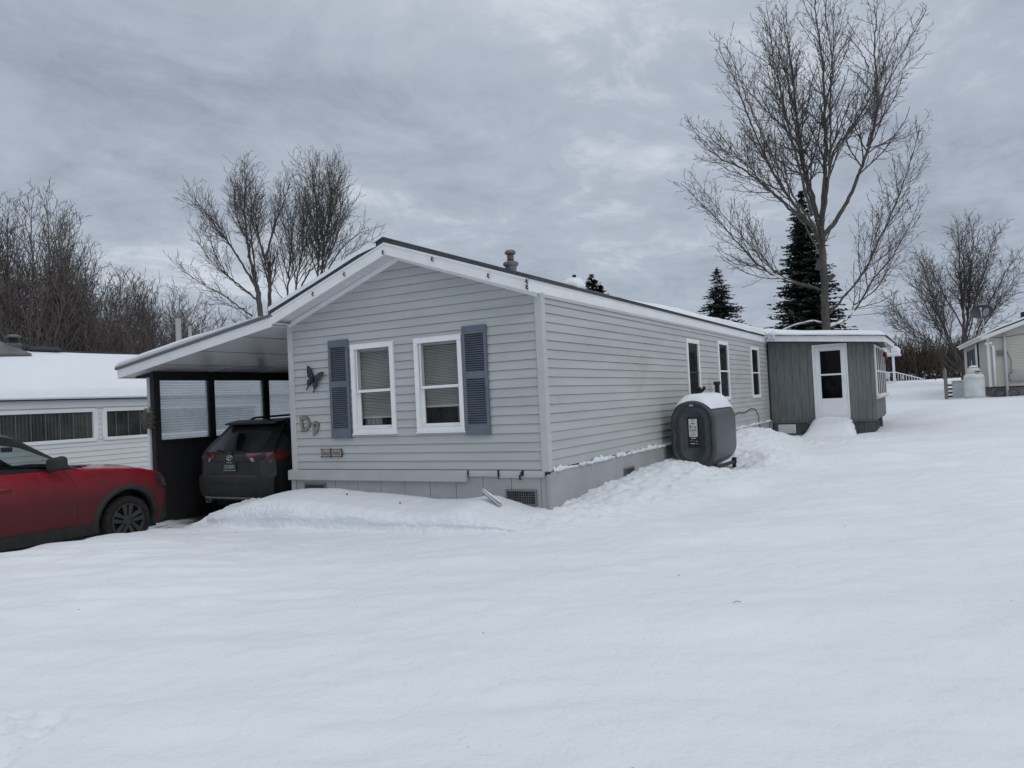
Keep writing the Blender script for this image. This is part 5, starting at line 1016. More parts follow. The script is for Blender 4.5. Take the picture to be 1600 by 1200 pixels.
# ---------------------------------------------------------------- cars
def smooth(a, k):
    for _ in range(k): a = np.concatenate([[a[0]], (a[:-2]+2*a[1:-1]+a[2:])/4, [a[-1]]])
    return a
class Car:
    """lofted body: forward +y, x to the right, z up from the ground"""
    def __init__(s, ys, keys, axles, R, nb=18, ng=8, nt=8, sm=3):
        s.ys = ys; s.ax = axles; s.R = R; s.nb, s.ng, s.nt = nb, ng, nt
        s.k = {k: smooth(np.interp(ys, *zip(*v)), sm) for k, v in keys.items()}
        rows = []
        for i, y in enumerate(ys):
            hw, ht, zs, zb, zt, cr = (s.k[n][i] for n in ('hw', 'ht', 'zs', 'zb', 'zt', 'cr')); ze = zt-cr; r = []
            for j in range(nb+1):
                t = j/nb; z = zs+(zb-zs)*t; x = hw*(1-.075*(1-t)**3-.035*max(0, (t-.72)/.28)**2+.006*math.exp(-((t-.62)/.12)**2)); r.append([x, y, z])
            xb = r[-1][0]
            for j in range(1, ng+1):
                t = j/ng; r.append([xb+(ht-xb)*t+.02*math.sin(math.pi*t), y, zb+(ze-zb)*t])
            for j in range(1, nt+1):
                t = j/nt; r.append([ht*(1-t), y, ze+(zt-ze)*(1-(1-t)**2.3)])
            rows.append(r)
        s.P = np.array(rows)
    def side(s, y, z):
        """half-width of the body side at (y, z)"""
        i = int(np.clip(np.searchsorted(s.ys, y), 1, len(s.ys)-1)); f = (y-s.ys[i-1])/(s.ys[i]-s.ys[i-1]); r = s.P[i-1]*(1-f)+s.P[i]*f; n = s.nb+s.ng+1
        return float(np.interp(z, r[:n, 2], r[:n, 0]))
    def build(s, root, classify, mats):
        P = s.P.copy(); nrow = P.shape[1]; parts = {}
        for (ay, az) in s.ax:
            d0, d1 = P[:, :s.nb+1, 1]-ay, P[:, :s.nb+1, 2]-az; d = np.hypot(d0, d1); m = (d < s.R) & (d > s.R*.55)
            k = np.where(m, s.R/np.maximum(d, 1e-6), 1); P[:, :s.nb+1, 1] = np.where(m, ay+d0*k, P[:, :s.nb+1, 1]); P[:, :s.nb+1, 2] = np.where(m, az+d1*k, P[:, :s.nb+1, 2])
        for sgn in (1, -1):
            for i in range(len(s.ys)-1):
                for j in range(nrow-1):
                    q = [P[i, j], P[i+1, j], P[i+1, j+1], P[i, j+1]]; c = sum(q)/4; o = (s.P[i, j]+s.P[i+1, j]+s.P[i+1, j+1]+s.P[i, j+1])/4
                    if j < s.nb and any(math.hypot(o[1]-ay, o[2]-az) < s.R*.985 for ay, az in s.ax): continue
                    nm = classify(j, o[1], o[2], sgn)
                    if nm is None: continue
                    if nm in ('body', 'sill_cladding', 'side_window', 'pillar', 'bumper_cladding', 'rear_bumper'): nm += '.'+('r' if sgn > 0 else 'l')+('f' if o[1] > -.48 else 'b')
                    mb = parts.setdefault(nm, MB()); vs = [(p[0]*sgn, p[1], p[2]) for p in q]; mb.add(vs if sgn > 0 else vs[::-1], [(0, 1, 2, 3)])
        out = {}
        for nm, mb in parts.items():
            # weld shared corners so that shading is continuous
            idx = {}; nv = []; nf = []
            for f in mb.f:
                g = []
                for v in f:
                    key = tuple(round(c, 4) for c in mb.v[v])
                    if key not in idx: idx[key] = len(nv); nv.append(mb.v[v])
                    if idx[key] not in g: g.append(idx[key])
                if len(g) > 2: nf.append(tuple(g))
            w = MB(); w.add(nv, nf); key = nm.split('.')[0]; out[nm] = w.build(key, mats.get(nm, mats.get(nm.split('.')[0])), root, smooth=True, local=True)
        return out
    def cap(s, i, z0, z1, mb, off=0):
        r = [p for p in s.P[i] if z0 <= p[2] <= z1]; mb.poly([(p[0], p[1]+off, p[2]) for p in r]+[(-p[0], p[1]+off, p[2]) for p in reversed(r) if p[0] > 1e-4])
    def strip(s, mb, pts, w, off=.003, sgn=1):
        """thin line along body side through (y, z) points"""
        for a, b in zip(pts[:-1], pts[1:]):
            dy, dz = b[0]-a[0], b[1]-a[1]; l = math.hypot(dy, dz); n = (-dz/l*w/2, dy/l*w/2)
            mb.quad(*[(sgn*(s.side(p[0]+k*n[0], p[1]+k*n[1])+off), p[0]+k*n[0], p[1]+k*n[1]) for p, k in ((a, 1), (b, 1), (b, -1), (a, -1))])
    def arch(s, mb, ay, az, r0, r1, a0, a1, th=.025, sgn=1, n=26):
        V = []
        for i in range(n+1):
            a = a0+(a1-a0)*i/n
            for r, o in ((r0, -.09), (r0, th), ((r0+r1)/2, th+.006), (r1-.01, th*.6), (r1, -.002)):
                y, z = ay+r*math.cos(a), az+r*math.sin(a); yy, zz = ay+max(r, s.R+.005)*math.cos(a), az+max(r, s.R+.005)*math.sin(a); V.append((sgn*(s.side(yy, zz)+o), y, z))
        mb.add(V, [(i*5+j, i*5+j+1, (i+1)*5+j+1, (i+1)*5+j) for i in range(n) for j in range(4)])
M['glass_car'] = pane_mat('car_window', (.68, .74, .74), .4)
M['tyre'] = mat('dirty_tyre', (.016, .016, .016), .95, .4, 14, .3, 50, spec=.2, col2=(.032, .031, .03))
M['rim'] = mat('salted_alloy_rim', (.042, .041, .039), .6, .35, 12, .1, 40)
M['plastic'] = mat('black_car_plastic', (.025, .025, .026), .6, .3, 8)
M['saltplastic'] = mat('salt_grey_plastic', (.026, .0255, .025), .75, .35, 7)
def wheel(root, x, y, r, w=.22, spokes=5):
    """right-hand wheel with its face at +x"""
    mb = MB(); a = r*.70; mb.lathe([(a, -w), (a+.02, -w-.004), (r-.03, -w), (r-.006, -w*.9), (r, -w*.75), (r, -w*.25), (r-.006, -w*.1), (r-.03, 0), (a+.03, .004), (a+.004, -.004), (a, -.012), (a-.012, -.05), (a-.02, -w+.03)], (0, 0, 0), 44, 'X', cap=False)
    t = mb.build('wheel', M['tyre'], root, smooth=True, local=True); t.location = (x, y, r)
    mb = MB(); mb.lathe([(a-.0, -.010), (a-.018, -.006), (a-.024, -.018), (a-.03, -.06)], (0, 0, 0), 44, 'X', cap=False); mb.lathe([(0, -.012), (.05, -.012), (.07, -.018), (.075, -.05)], (0, 0, 0), 24, 'X', cap=False)
    for k in range(spokes):
        b = 2*math.pi*k/spokes+.3
        for s in (-1, 1):
            p0 = (b+s*.55, .05); p1 = (b+s*.22, a-.02); w0, w1 = .022, .034
            def pt(an, rr, tw): return (-.012-.014*(1-rr/a), rr*math.cos(an)-tw*math.sin(an), rr*math.sin(an)+tw*math.cos(an))
            q = [pt(p0[0], p0[1], -w0), pt(p1[0], p1[1], -w1), pt(p1[0], p1[1], w1), pt(p0[0], p0[1], w0)]; mb.prism(q, (-.035, 0, 0))
    rm = mb.build('rim', M['rim'], t, local=True, bevel=.004)
    mb = MB(); mb.lathe([(a-.035, -.09), (0, -.092)], (0, 0, 0), 30, 'X', cap=False); mb.build('brake_disc', M['black'], t, local=True)
    mb = MB()
    for k in range(5): an = 2*math.pi*k/5; mb.lathe([(.009, -.02), (.009, -.008), (0, -.007)], (0, .045*math.cos(an), .045*math.sin(an)), 8, 'X', cap=False)
    mb.build('wheel_bolt', M['black'], rm, local=True)
    return t
def wheels(root, hw, axles, r, spokes=5):
    first = wheel(root, hw, axles[0], r, spokes=spokes)
    for i, (x, y) in enumerate(((hw, axles[1]), (-hw, axles[0]), (-hw, axles[1]))):
        w = copy_tree(first, root); w.location = (x, y, r)
        if x < 0: w.rotation_euler = (0, 0, math.pi)
def patch(mb, fn, c, n=6, m=6):
    """bilinear patch over four corners of a surface parameter space"""
    mb.grid(lambda u, v: fn(*[(c[0][k]*(1-u)+c[1][k]*u)*(1-v)+(c[3][k]*(1-u)+c[2][k]*u)*v for k in (0, 1)]), n, m)
# ---- red hatchback crossover, nose towards the carport
def red_paint():
    m = bpy.data.materials.new('salted_red_paint'); m.use_nodes = True; nt = m.node_tree; N, L = nt.nodes, nt.links; p = N['Principled BSDF']
    p.inputs['Specular IOR Level'].default_value = .3
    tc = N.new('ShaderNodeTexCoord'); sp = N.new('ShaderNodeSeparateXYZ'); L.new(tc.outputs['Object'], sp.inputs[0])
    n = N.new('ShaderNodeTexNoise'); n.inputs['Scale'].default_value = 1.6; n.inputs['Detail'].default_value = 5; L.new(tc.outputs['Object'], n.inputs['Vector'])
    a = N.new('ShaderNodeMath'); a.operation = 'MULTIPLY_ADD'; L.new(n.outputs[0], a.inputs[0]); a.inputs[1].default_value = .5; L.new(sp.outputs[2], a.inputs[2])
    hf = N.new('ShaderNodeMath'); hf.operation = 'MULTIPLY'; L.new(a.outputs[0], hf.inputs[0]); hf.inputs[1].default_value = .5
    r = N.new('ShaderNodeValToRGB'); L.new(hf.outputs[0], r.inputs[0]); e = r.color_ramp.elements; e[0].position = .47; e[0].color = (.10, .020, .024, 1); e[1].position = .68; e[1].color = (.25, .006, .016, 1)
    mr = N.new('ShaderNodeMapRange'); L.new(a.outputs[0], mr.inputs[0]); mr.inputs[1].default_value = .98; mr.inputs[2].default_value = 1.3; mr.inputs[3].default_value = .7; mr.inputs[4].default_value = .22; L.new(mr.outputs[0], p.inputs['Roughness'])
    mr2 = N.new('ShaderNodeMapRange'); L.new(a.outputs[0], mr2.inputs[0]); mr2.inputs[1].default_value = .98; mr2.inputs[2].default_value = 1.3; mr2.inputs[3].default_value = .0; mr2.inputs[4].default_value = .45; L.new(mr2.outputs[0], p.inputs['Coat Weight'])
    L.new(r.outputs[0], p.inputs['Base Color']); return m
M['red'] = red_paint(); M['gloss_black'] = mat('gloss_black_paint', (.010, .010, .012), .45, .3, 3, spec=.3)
rc = thing('red_car', 'salt-dusted red car with black roof parked nose-in at the snowy driveway edge', 'car', (-6.87, -2.97, -.915))
ys = np.arange(-2.22, 2.2201, .03)
F1, F2 = 1.39, -1.30; WR = .355
car = Car(ys, {'hw': [(-2.22, .62), (-2.14, .78), (-1.95, .87), (-1.4, .915), (0, .915), (1.4, .915), (1.8, .885), (2.02, .82), (2.15, .72), (2.22, .60)],
 'ht': [(-2.22, .5), (-2.1, .60), (-1.8, .68), (-.8, .71), (-.05, .71), (.25, .73), (.66, .80), (1.0, .80), (1.9, .74), (2.12, .62), (2.22, .5)],
 'zs': [(-2.22, .34), (-2.0, .26), (-1.7, .24), (1.7, .24), (2.05, .26), (2.22, .34)],
 'zb': [(-2.22, .85), (-2.1, 1.08), (-1.6, 1.20), (-.5, 1.19), (.5, 1.165), (.85, 1.155), (1.6, 1.085), (1.95, 1.0), (2.10, .90), (2.2, .76), (2.22, .72)],
 'zt': [(-2.22, .95), (-2.12, 1.22), (-1.9, 1.64), (-1.65, 1.72), (-.9, 1.775), (-.25, 1.76), (.0, 1.70), (.66, 1.24), (.78, 1.205), (1.55, 1.155), (1.93, 1.075), (2.10, .98), (2.2, .83), (2.22, .78)],
 'cr': [(-2.22, .06), (-1.9, .1), (-1.6, .085), (0, .085), (.55, .05), (.8, .035), (1.5, .05), (2.0, .055), (2.22, .05)]}, [(F1, WR+.01), (F2, WR+.01)], .445)
NB, NG = car.nb, car.ng
def cls(j, y, z, s):
    if j < NB:
        if z < .40 and not (y > 1.9 or y < -1.9): return 'sill_cladding'
        if (y > 1.95 or y < -1.95) and z < .46: return 'bumper_cladding'
        if -.46 < y < .66: return 'door'+('' if s > 0 else '.l')
        if -1.28+.0 < y < -.46 and z > .4 and not (y < -.9 and z < .9): return 'rear_door'+('' if s > 0 else '.l')
        return 'body'
    if j < NB+NG:
        g = j-NB
        if y > .70: return 'body'
        if y < -1.95: return 'body'
        if g == 0 or g >= NG-2 or y > .36: return 'pillar'
        if -.52 < y < -.42 or y < -1.7 or -1.30 < y < -1.22: return 'pillar'
        return 'side_window'
    t = j-NB-NG
    if y > .70: return 'hood'
    if -.04 < y <= .70: return 'pillar' if t < 1 else 'windscreen'
    if y < -1.72 and y > -2.1: return 'pillar' if t < 1 else 'rear_window'
    return 'car_roof'
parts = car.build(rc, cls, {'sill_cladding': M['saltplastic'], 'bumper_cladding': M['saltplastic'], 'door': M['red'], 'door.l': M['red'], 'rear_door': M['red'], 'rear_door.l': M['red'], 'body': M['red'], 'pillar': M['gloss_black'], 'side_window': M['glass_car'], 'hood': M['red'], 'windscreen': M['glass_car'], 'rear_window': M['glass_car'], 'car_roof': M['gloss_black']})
mb = MB(); car.cap(-1, .45, 2, mb); mb.build('nose_panel', M['red'], rc, local=True); mb = MB(); car.cap(0, .3, 2, mb); mb.build('tail_panel', M['red'], rc, local=True)
mb = MB(); mb.box(-.60, 2.0, .27, .60, 2.225, .46); mb.build('front_valance', M['saltplastic'], rc, local=True, bevel=.03)
mb = MB(); mb.prism([(-.48, 2.225, .48), (.48, 2.225, .48), (.55, 2.225, .60), (.45, 2.225, .74), (-.45, 2.225, .74), (-.55, 2.225, .60)], (0, .02, 0)); mb.build('radiator_grille', M['plastic'], rc, local=True, bevel=.01)
mb = MB(); mb.box(-.78, -1.9, .20, .78, 1.9, .30); mb.box(-.70, -2.0, .30, .70, 2.0, .62); mb.build('underbody', M['black'], rc, local=True)
for s in (1, -1):
    for ay in (F1, F2):
        mb = MB(); n = 20; mb.add([(s*x, ay+.45*math.cos(math.pi*i/n), .36+.45*math.sin(math.pi*i/n)) for i in range(n+1) for x in (.88, .55)], [(2*i, 2*i+2, 2*i+3, 2*i+1) for i in range(n)]); mb.poly([(s*.56, ay+.45*math.cos(math.pi*i/n), .36+.45*math.sin(math.pi*i/n)) for i in range(n+1)]+[(s*.56, ay-.45, .2), (s*.56, ay+.45, .2)]); mb.build('wheel_well', M['black'], rc, local=True)
        mb = MB(); car.arch(mb, ay, .365, .44, .515, -.22, math.pi+.22, sgn=s); mb.build('arch_trim', M['saltplastic'], rc, local=True, smooth=True)
    mb = MB()
    for pts in ([(.66, .42), (.655, .7), (.625, .95), (.54, 1.10), (.48, 1.155)], [(-.46, .42), (-.46, 1.17)], [(-1.28, 1.17), (-1.22, .9), (-.98, .72), (-.9, .42)], [(-.9, .405), (.66, .405)]): car.strip(mb, pts, .011, .0025, s)
    mb.build('door_seam', M['black'], rc, local=True)
    # handles
    for j, (yh, d) in enumerate(((-.31, parts['door' if s > 0 else 'door.l']), (-1.02, parts['rear_door' if s > 0 else 'rear_door.l']))):
        mb = MB(); V = []
        for i in range(13):
            t = i/12; y = yh-.125+.25*t; o = .012+.030*math.sin(math.pi*t)**.5; z = .985+.01*math.sin(math.pi*t); xs = car.side(y, z)
            V += [(s*(xs-.005), y, z+.022), (s*(xs+o), y, z+.020), (s*(xs+o), y, z-.012), (s*(xs-.005), y, z-.016)]
        mb.add(V, [(4*i+k, 4*i+4+k, 4*i+5+k, 4*i+1+k) for i in range(12) for k in range(3)]); mb.build('handle', M['red'], d, local=True, smooth=True)
    # mirror
    xm = car.side(.34, 1.16)
    mb = MB()
    def mir(u, v):
        a = u*2*math.pi; b = (v-.5)*math.pi; f = lambda t: abs(t)**.55*(1 if t >= 0 else -1)
        return (s*(xm+.125+.10*f(math.cos(b))*f(math.cos(a))), .34+.075*f(math.cos(b))*f(math.sin(a))+.04*f(math.cos(a)), 1.265+.088*f(math.sin(b))+.012*math.cos(a))
    mb.grid(mir, 24, 14); mi = mb.build('side_mirror', M['saltplastic'], rc, local=True, smooth=True); mb = MB(); mb.prism([(s*(xm-.03), .40, 1.15), (s*(xm-.03), .28, 1.15), (s*(xm+.11), .31, 1.19), (s*(xm+.11), .39, 1.19)], (0, 0, .035)); mb.build('mirror_foot', M['plastic'], mi, local=True, bevel=.01)
    # headlamp and lower lamp on the rounded corner
    def sf(o): return lambda y, z: (s*(car.side(y, z)+o), y+o*.6, z)
    mb = MB(); patch(mb, sf(.006), [(1.90, .80), (2.165, .70), (2.155, .86), (1.86, .985)], 10, 8); h = mb.build('headlight', M['plastic'], rc, local=True, smooth=True); mb = MB(); patch(mb, sf(.012), [(1.97, .80), (2.15, .74), (2.13, .84), (1.94, .94)], 8, 6); mb.build('lens', mat('lamp_lens', (.07, .072, .075), .15, coat=1), h, local=True, smooth=True)
    mb = MB(); patch(mb, sf(.006), [(2.08, .50), (2.19, .50), (2.19, .66), (2.10, .68)], 6, 6); mb.build('side_intake', M['plastic'], rc, local=True, smooth=True)
    mb = MB(); patch(mb, sf(.008), [(-2.19, .85), (-2.05, .85), (-2.05, 1.05), (-2.15, 1.02)], 6, 6); mb.build('tail_light', mat('red_lens', (.12, .006, .008), .2, coat=1), rc, local=True, smooth=True)
    mb = MB(); car.strip(mb, [(1.62, .455), (1.9, .455)], .006, .003, s); mb.build('bumper_seam', M['black'], rc, local=True)
wheels(rc, .905, (F1, F2), WR)
mb = MB(); mb.prism([(-.78, .62, 1.19), (.78, .62, 1.19), (.78, .86, 1.18), (-.78, .86, 1.18)], (0, 0, .02)); mb.build('wiper_cowl', M['plastic'], rc, local=True)
mb = MB(); mb.box(-.74, -1.6, .35, .74, .55, .45); mb.prism([(-.72, .25, .95), (.72, .25, .95), (.72, .60, 1.10), (-.72, .60, 1.10)], (0, 0, -.3)); mb.build('dashboard', M['plastic'], rc, local=True)
for sx in (.37, -.37):
    for sy in (-.42, -1.25):
        mb = MB(); mb.box(sx-.24, sy-.05, .55, sx+.24, sy+.10, 1.14); mb.box(sx-.25, sy+.05, .45, sx+.25, sy+.55, .62); mb.box(sx-.11, sy-.03, 1.17, sx+.11, sy+.06, 1.36); mb.build('seat', M['plastic'], rc, local=True, bevel=.03)
mb = MB(); mb.tube([(-.37+.18*math.cos(a/16*6.283), .18+.05*math.sin(a/16*6.283), 1.03+.17*math.sin(a/16*6.283)) for a in range(17)], .016, 6); mb.build('steering_wheel', M['plastic'], rc, local=True); mb = MB(); mb.box(-.12, .22, 1.44, .12, .26, 1.50); mb.build('inner_mirror', M['plastic'], rc, local=True, bevel=.01)
for s in (1, -1): mb = MB(); mb.tube([(s*.63, -1.6, 1.66), (s*.635, -1.3, 1.72), (s*.635, -.5, 1.74), (s*.63, -.2, 1.68)], .016, 6); mb.build('roof_rail', M['plastic'], rc, local=True, smooth=True)
# ---- dark SUV in the carport
sg = mat('dusty_graphite_paint', (.024, .025, .027), .55, .25, 3, coat=.1); M['suvglass'] = pane_mat('suv_glass', (.22, .23, .24), .5)
sv = thing('dark_suv', 'dusty dark grey SUV parked under the carport, its tail towards the driveway', 'suv', (-6.11, 2.66, -.90))
ys = np.arange(-2.30, 2.3001, .03); F1, F2 = 1.38, -1.31; WR = .36
suv = Car(ys, {'hw': [(-2.30, .70), (-2.2, .85), (-2.0, .915), (-1.4, .935), (1.4, .935), (1.9, .90), (2.15, .78), (2.30, .6)],
 'ht': [(-2.30, .72), (-2.1, .70), (-1.7, .66), (0, .68), (.45, .70), (.95, .80), (1.2, .82), (1.9, .76), (2.3, .6)],
 'zs': [(-2.30, .42), (-2.1, .34), (-1.7, .27), (1.8, .27), (2.1, .3), (2.30, .4)],
 'zb': [(-2.30, 1.02), (-2.18, 1.13), (-1.9, 1.17), (-.5, 1.13), (.8, 1.10), (1.6, 1.04), (2.1, .92), (2.3, .8)],
 'zt': [(-2.30, 1.10), (-2.2, 1.22), (-1.74, 1.56), (-1.62, 1.645), (-1.4, 1.68), (-.6, 1.70), (.1, 1.675), (.3, 1.62), (1.05, 1.16), (1.2, 1.13), (1.9, 1.04), (2.2, .92), (2.3, .84)],
 'cr': [(-2.30, .03), (-2, .07), (0, .08), (.9, .05), (2.3, .05)]}, [(F1, .37), (F2, .37)], .43)
NB2, NG2 = suv.nb, suv.ng
def cls2(j, y, z, s):
    if j < NB2:
        if z < .42: return 'sill_cladding'
        if z < .76 and y < -1.75: return 'rear_bumper'
        if -.25 < y < .95: return 'door'+('' if s > 0 else '.l')
        if -1.35 < y < -.25 and not (y < -.85 and z < .85): return 'rear_door'+('' if s > 0 else '.l')
        return 'body'
    if j < NB2+NG2:
        g = j-NB2
        if y > 1.08 or y < -1.75: return 'body'
        if g == 0 or g >= NG2-1 or -.3 < y < -.2 or -1.35 < y < -1.27 or y < -1.5: return 'pillar'
        return 'side_window'
    t = j-NB2-NG2
    if y > 1.08: return 'hood'
    if .28 < y: return 'pillar' if t < 1 else 'windscreen'
    if y < -1.78: return 'tailgate'
    return 'car_roof'
p2 = suv.build(sv, cls2, {k: sg for k in ('door', 'door.l', 'rear_door', 'rear_door.l', 'body', 'hood', 'car_roof', 'tailgate')} | {'sill_cladding': M['saltplastic'], 'rear_bumper': M['saltplastic'], 'pillar': M['gloss_black'], 'side_window': M['suvglass'], 'windscreen': M['suvglass']})
mb = MB(); suv.cap(0, .40, 2, mb, .002); mb.build('tail_panel', sg, sv, local=True); mb = MB(); suv.cap(-1, .3, 2, mb); mb.build('nose_panel', M['plastic'], sv, local=True)
mb = MB(); mb.box(-.8, -1.95, .22, .8, 1.95, .32); mb.box(-.7, -2.1, .32, .7, 2.0, .6); mb.build('underbody', M['black'], sv, local=True)
# tail surface: y as a function of (x, z)
def tail(x, z):
    y = np.interp(z, [.40, .50, .62, .74, .78, .82, 1.0, 1.10, 1.16, 1.30, 1.50, 1.60, 1.66], [-2.33, -2.365, -2.375, -2.365, -2.325, -2.312, -2.312, -2.308, -2.285, -2.12, -1.88, -1.77, -1.70])
    return float(y)+.16*(abs(x)/.92)**3.2
def tsurf(o): return lambda x, z: (x, tail(x, z)-o, z)
hwz = lambda z: float(np.interp(z, [.40, .5, .76, 1.0, 1.12, 1.3, 1.5, 1.62, 1.66], [.84, .90, .915, .905, .88, .80, .72, .69, .66]))
mb = MB(); mb.grid(lambda u, v: tsurf(.0)((2*u-1)*hwz(.765+.36*v), .765+.36*v), 30, 16); mb.build('tailgate', sg, sv, local=True, smooth=True)
mb = MB(); mb.grid(lambda u, v: tsurf(.0)((2*u-1)*hwz(1.125+.52*v), 1.125+.52*v), 30, 16); mb.build('tailgate_frame', M['gloss_black'], sv, local=True, smooth=True)
mb = MB(); mb.grid(lambda u, v: tsurf(.0)((2*u-1)*hwz(.40+.365*v), .40+.365*v), 30, 14)
mb.grid(lambda u, v: (lambda q: (q[0], q[1]+.04*v, q[2]))(tsurf(0)((2*u-1)*hwz(.765), .765)), 30, 1); mb.build('rear_bumper', M['saltplastic'], sv, local=True, smooth=True)
mb = MB(); patch(mb, tsurf(.006), [(-.64, 1.165), (.64, 1.165), (.56, 1.545), (-.56, 1.545)], 20, 10); g = mb.build('rear_window', mat('dusty_rear_glass', (.02, .021, .023), .22, .3, 4), sv, local=True, smooth=True)
mb = MB(); patch(mb, tsurf(.010), [(-.36, 1.19), (.36, 1.19), (.30, 1.44), (-.26, 1.46)], 14, 8); mb.build('wiped_area', mat('clean_rear_glass', (.006, .006, .007), .06, spec=.8), g, local=True, smooth=True)
mb = MB(); mb.tube([(.0, tail(0, 1.15)-.03, 1.15), (-.16, tail(.16, 1.19)-.025, 1.19), (-.40, tail(.4, 1.20)-.02, 1.20)], [.018, .013, .008], 6); mb.blob((0, tail(0, 1.14)-.02, 1.14), (.05, .03, .035), 2, 6, .05); mb.build('wiper', M['plastic'], sv, local=True, smooth=True)
mb = MB(); mb.prism([(-.62, -1.88, 1.60), (.62, -1.88, 1.60), (.64, -1.55, 1.65), (-.64, -1.55, 1.65)], (0, 0, .035)); mb.build('roof_spoiler', sg, sv, local=True, bevel=.015)
rl = mat('red_tail_lens', (.20, .006, .010), .18, coat=1); wl = mat('clear_tail_lens', (.34, .30, .30), .2, coat=1)
for s in (1, -1):
    mb = MB(); patch(mb, lambda x, z: (s*x, tail(x, z)-.012, z), [(.42, 1.065), (.76, 1.035), (.875, 1.14), (.38, 1.14)], 14, 6); t = mb.build('tail_light', rl, sv, local=True, smooth=True)
    mb = MB(); patch(mb, lambda x, z: (s*x, tail(x, z)-.018, z), [(.50, 1.005), (.74, 1.00), (.76, 1.06), (.46, 1.066)], 10, 4); mb.build('reverse_lens', wl, t, local=True, smooth=True)
    mb = MB(); patch(mb, lambda y, z: (s*(suv.side(y, z)+.008), y, z), [(-2.22, .97), (-1.98, 1.04), (-1.66, 1.13), (-2.18, 1.14)], 12, 6); mb.build('quarter_lamp', rl, t, local=True, smooth=True)
    mb = MB(); patch(mb, lambda x, z: (s*x, tail(x, z)-.004, z), [(.50, .615), (.80, .63), (.80, .655), (.50, .64)], 8, 2); mb.build('reflector', M['red' if False else 'plastic'], sv, local=True)
    for ay in (F1, F2):
        mb = MB(); suv.arch(mb, ay, .37, .425, .50, -.2, math.pi+.2, sgn=s); mb.build('arch_trim', M['plastic'], sv, local=True, smooth=True)
        mb = MB(); n = 16; mb.add([(s*x, ay+.44*math.cos(math.pi*i/n), .36+.44*math.sin(math.pi*i/n)) for i in range(n+1) for x in (.9, .55)], [(2*i, 2*i+2, 2*i+3, 2*i+1) for i in range(n)]); mb.build('wheel_well', M['black'], sv, local=True)
    mb = MB()
    for pts in ([(.95, .44), (.95, 1.09)], [(-.25, .44), (-.25, 1.12)], [(-1.35, 1.14), (-1.3, .95), (-.95, .7), (-.88, .44)]): suv.strip(mb, pts, .01, .002, s)
    mb.build('door_seam', M['black'], sv, local=True)
    for yh, d in ((-.08, 'door'), (-1.05, 'rear_door')):
        mb = MB(); xs = suv.side(yh, .98); mb.box(min(s*(xs-.01), s*(xs+.035)), yh-.11, .965, max(s*(xs-.01), s*(xs+.035)), yh+.11, .995); mb.build('handle', sg, p2[d if s > 0 else d+'.l'], local=True, bevel=.012)
    mb = MB(); xm = suv.side(.75, 1.08); mb.blob((s*(xm+.12), .78, 1.16), (.12, .07, .085), 4, 10, .05); mb.build('side_mirror', M['gloss_black'], sv, local=True, smooth=True)
    mb = MB(); mb.tube([(s*.60, -1.35, 1.66), (s*.61, -1.2, 1.71), (s*.62, -.2, 1.735), (s*.61, .0, 1.69)], .02, 6); mb.build('roof_rail', M['plastic'], sv, local=True, smooth=True)
    mb = MB(); mb.lathe([(.045, -.10), (.045, 0), (.036, 0), (.036, -.08)], (s*.52, -2.27, .36), 14, 'Y', cap=False); mb.v = [(a, -4.54-b if False else b, c) for a, b, c in mb.v]; mb.build('tailpipe', M['galv'], sv, local=True, smooth=True)
mb = MB()
for pts in ([(-.56, 1.0), (.56, 1.0)], [(-.62, .98), (-.55, .80), (.55, .80), (.62, .98)]):
    for a, b in zip(pts[:-1], pts[1:]):
        n = 8
        for i in range(n):
            p, q = [(a[0]+(b[0]-a[0])*t, a[1]+(b[1]-a[1])*t) for t in (i/n, (i+1)/n)]; mb.tube([tsurf(.001)(*p), tsurf(.001)(*q)], .006, 4)
mb.box(-.92, -2.2, .768, -.3, -2.19, .774); mb.build('tailgate_crease', M['gloss_black'], sv, local=True)
mb = MB()
for z, x0, x1 in ((.63, -.78, .5), (.665, -.45, .7)): patch(mb, tsurf(.003), [(x0, z), (x1, z), (x1, z+.012), (x0, z+.012)], 14, 1)
mb.build('bumper_groove', M['black'], sv, local=True)
mb = MB(); mb.grid(lambda u, v: (-.62+1.24*u, tail(0, .42)-.012*math.sin(3.14*v), .385+.035*v), 10, 3); mb.build('skid_plate', M['galv'], sv, local=True)
# number plate, badges
gp = mat('green_plate', (.014, .036, .03), .5); wp = mat('plate_letter', (.30, .33, .32), .5); yp = tail(0, .93)-.012
mb = MB(); mb.box(-.155, yp-.004, .85, .155, yp, 1.005); npl = mb.build('number_plate', gp, sv, local=True, bevel=.004)
text_mb('CB 829U', .082, lambda u, v, w: (u*.82, yp-.006-w, .895+v), .002, .002).build('plate_letters', wp, npl, local=True)
mb = MB(); mb.box(-.15, yp-.0065, .855, .15, yp-.0045, .868); mb.box(-.06, yp-.0065, .985, .06, yp-.0045, .998); mb.build('plate_strip', wp, npl, local=True)
ch = mat('chrome', (.55, .56, .57), .2, metal=1); mb = MB(); ye = tail(0, 1.07)-.012
def ell(rx, rz, cx=0, cz=1.07, t=.007): mb.tube([(cx+rx*math.cos(6.2832*i/24), ye, cz+rz*math.sin(6.2832*i/24)) for i in range(25)], t, 6, caps=False)
ell(.068, .045); ell(.024, .041, t=.006); ell(.046, .017, 0, 1.09, .006); mb.build('emblem', ch, sv, local=True, smooth=True)
text_mb('XLE', .05, lambda u, v, w: (.62+u, tail(.62, .87)-.008-w, .875+v), .003, .001).build('trim_badge', ch, sv, local=True)
mb = MB(); mb.box(.565, tail(.62, .85)-.010, .845, .675, tail(.62, .85)-.004, .855); mb.build('badge_bar', ch, sv, local=True)
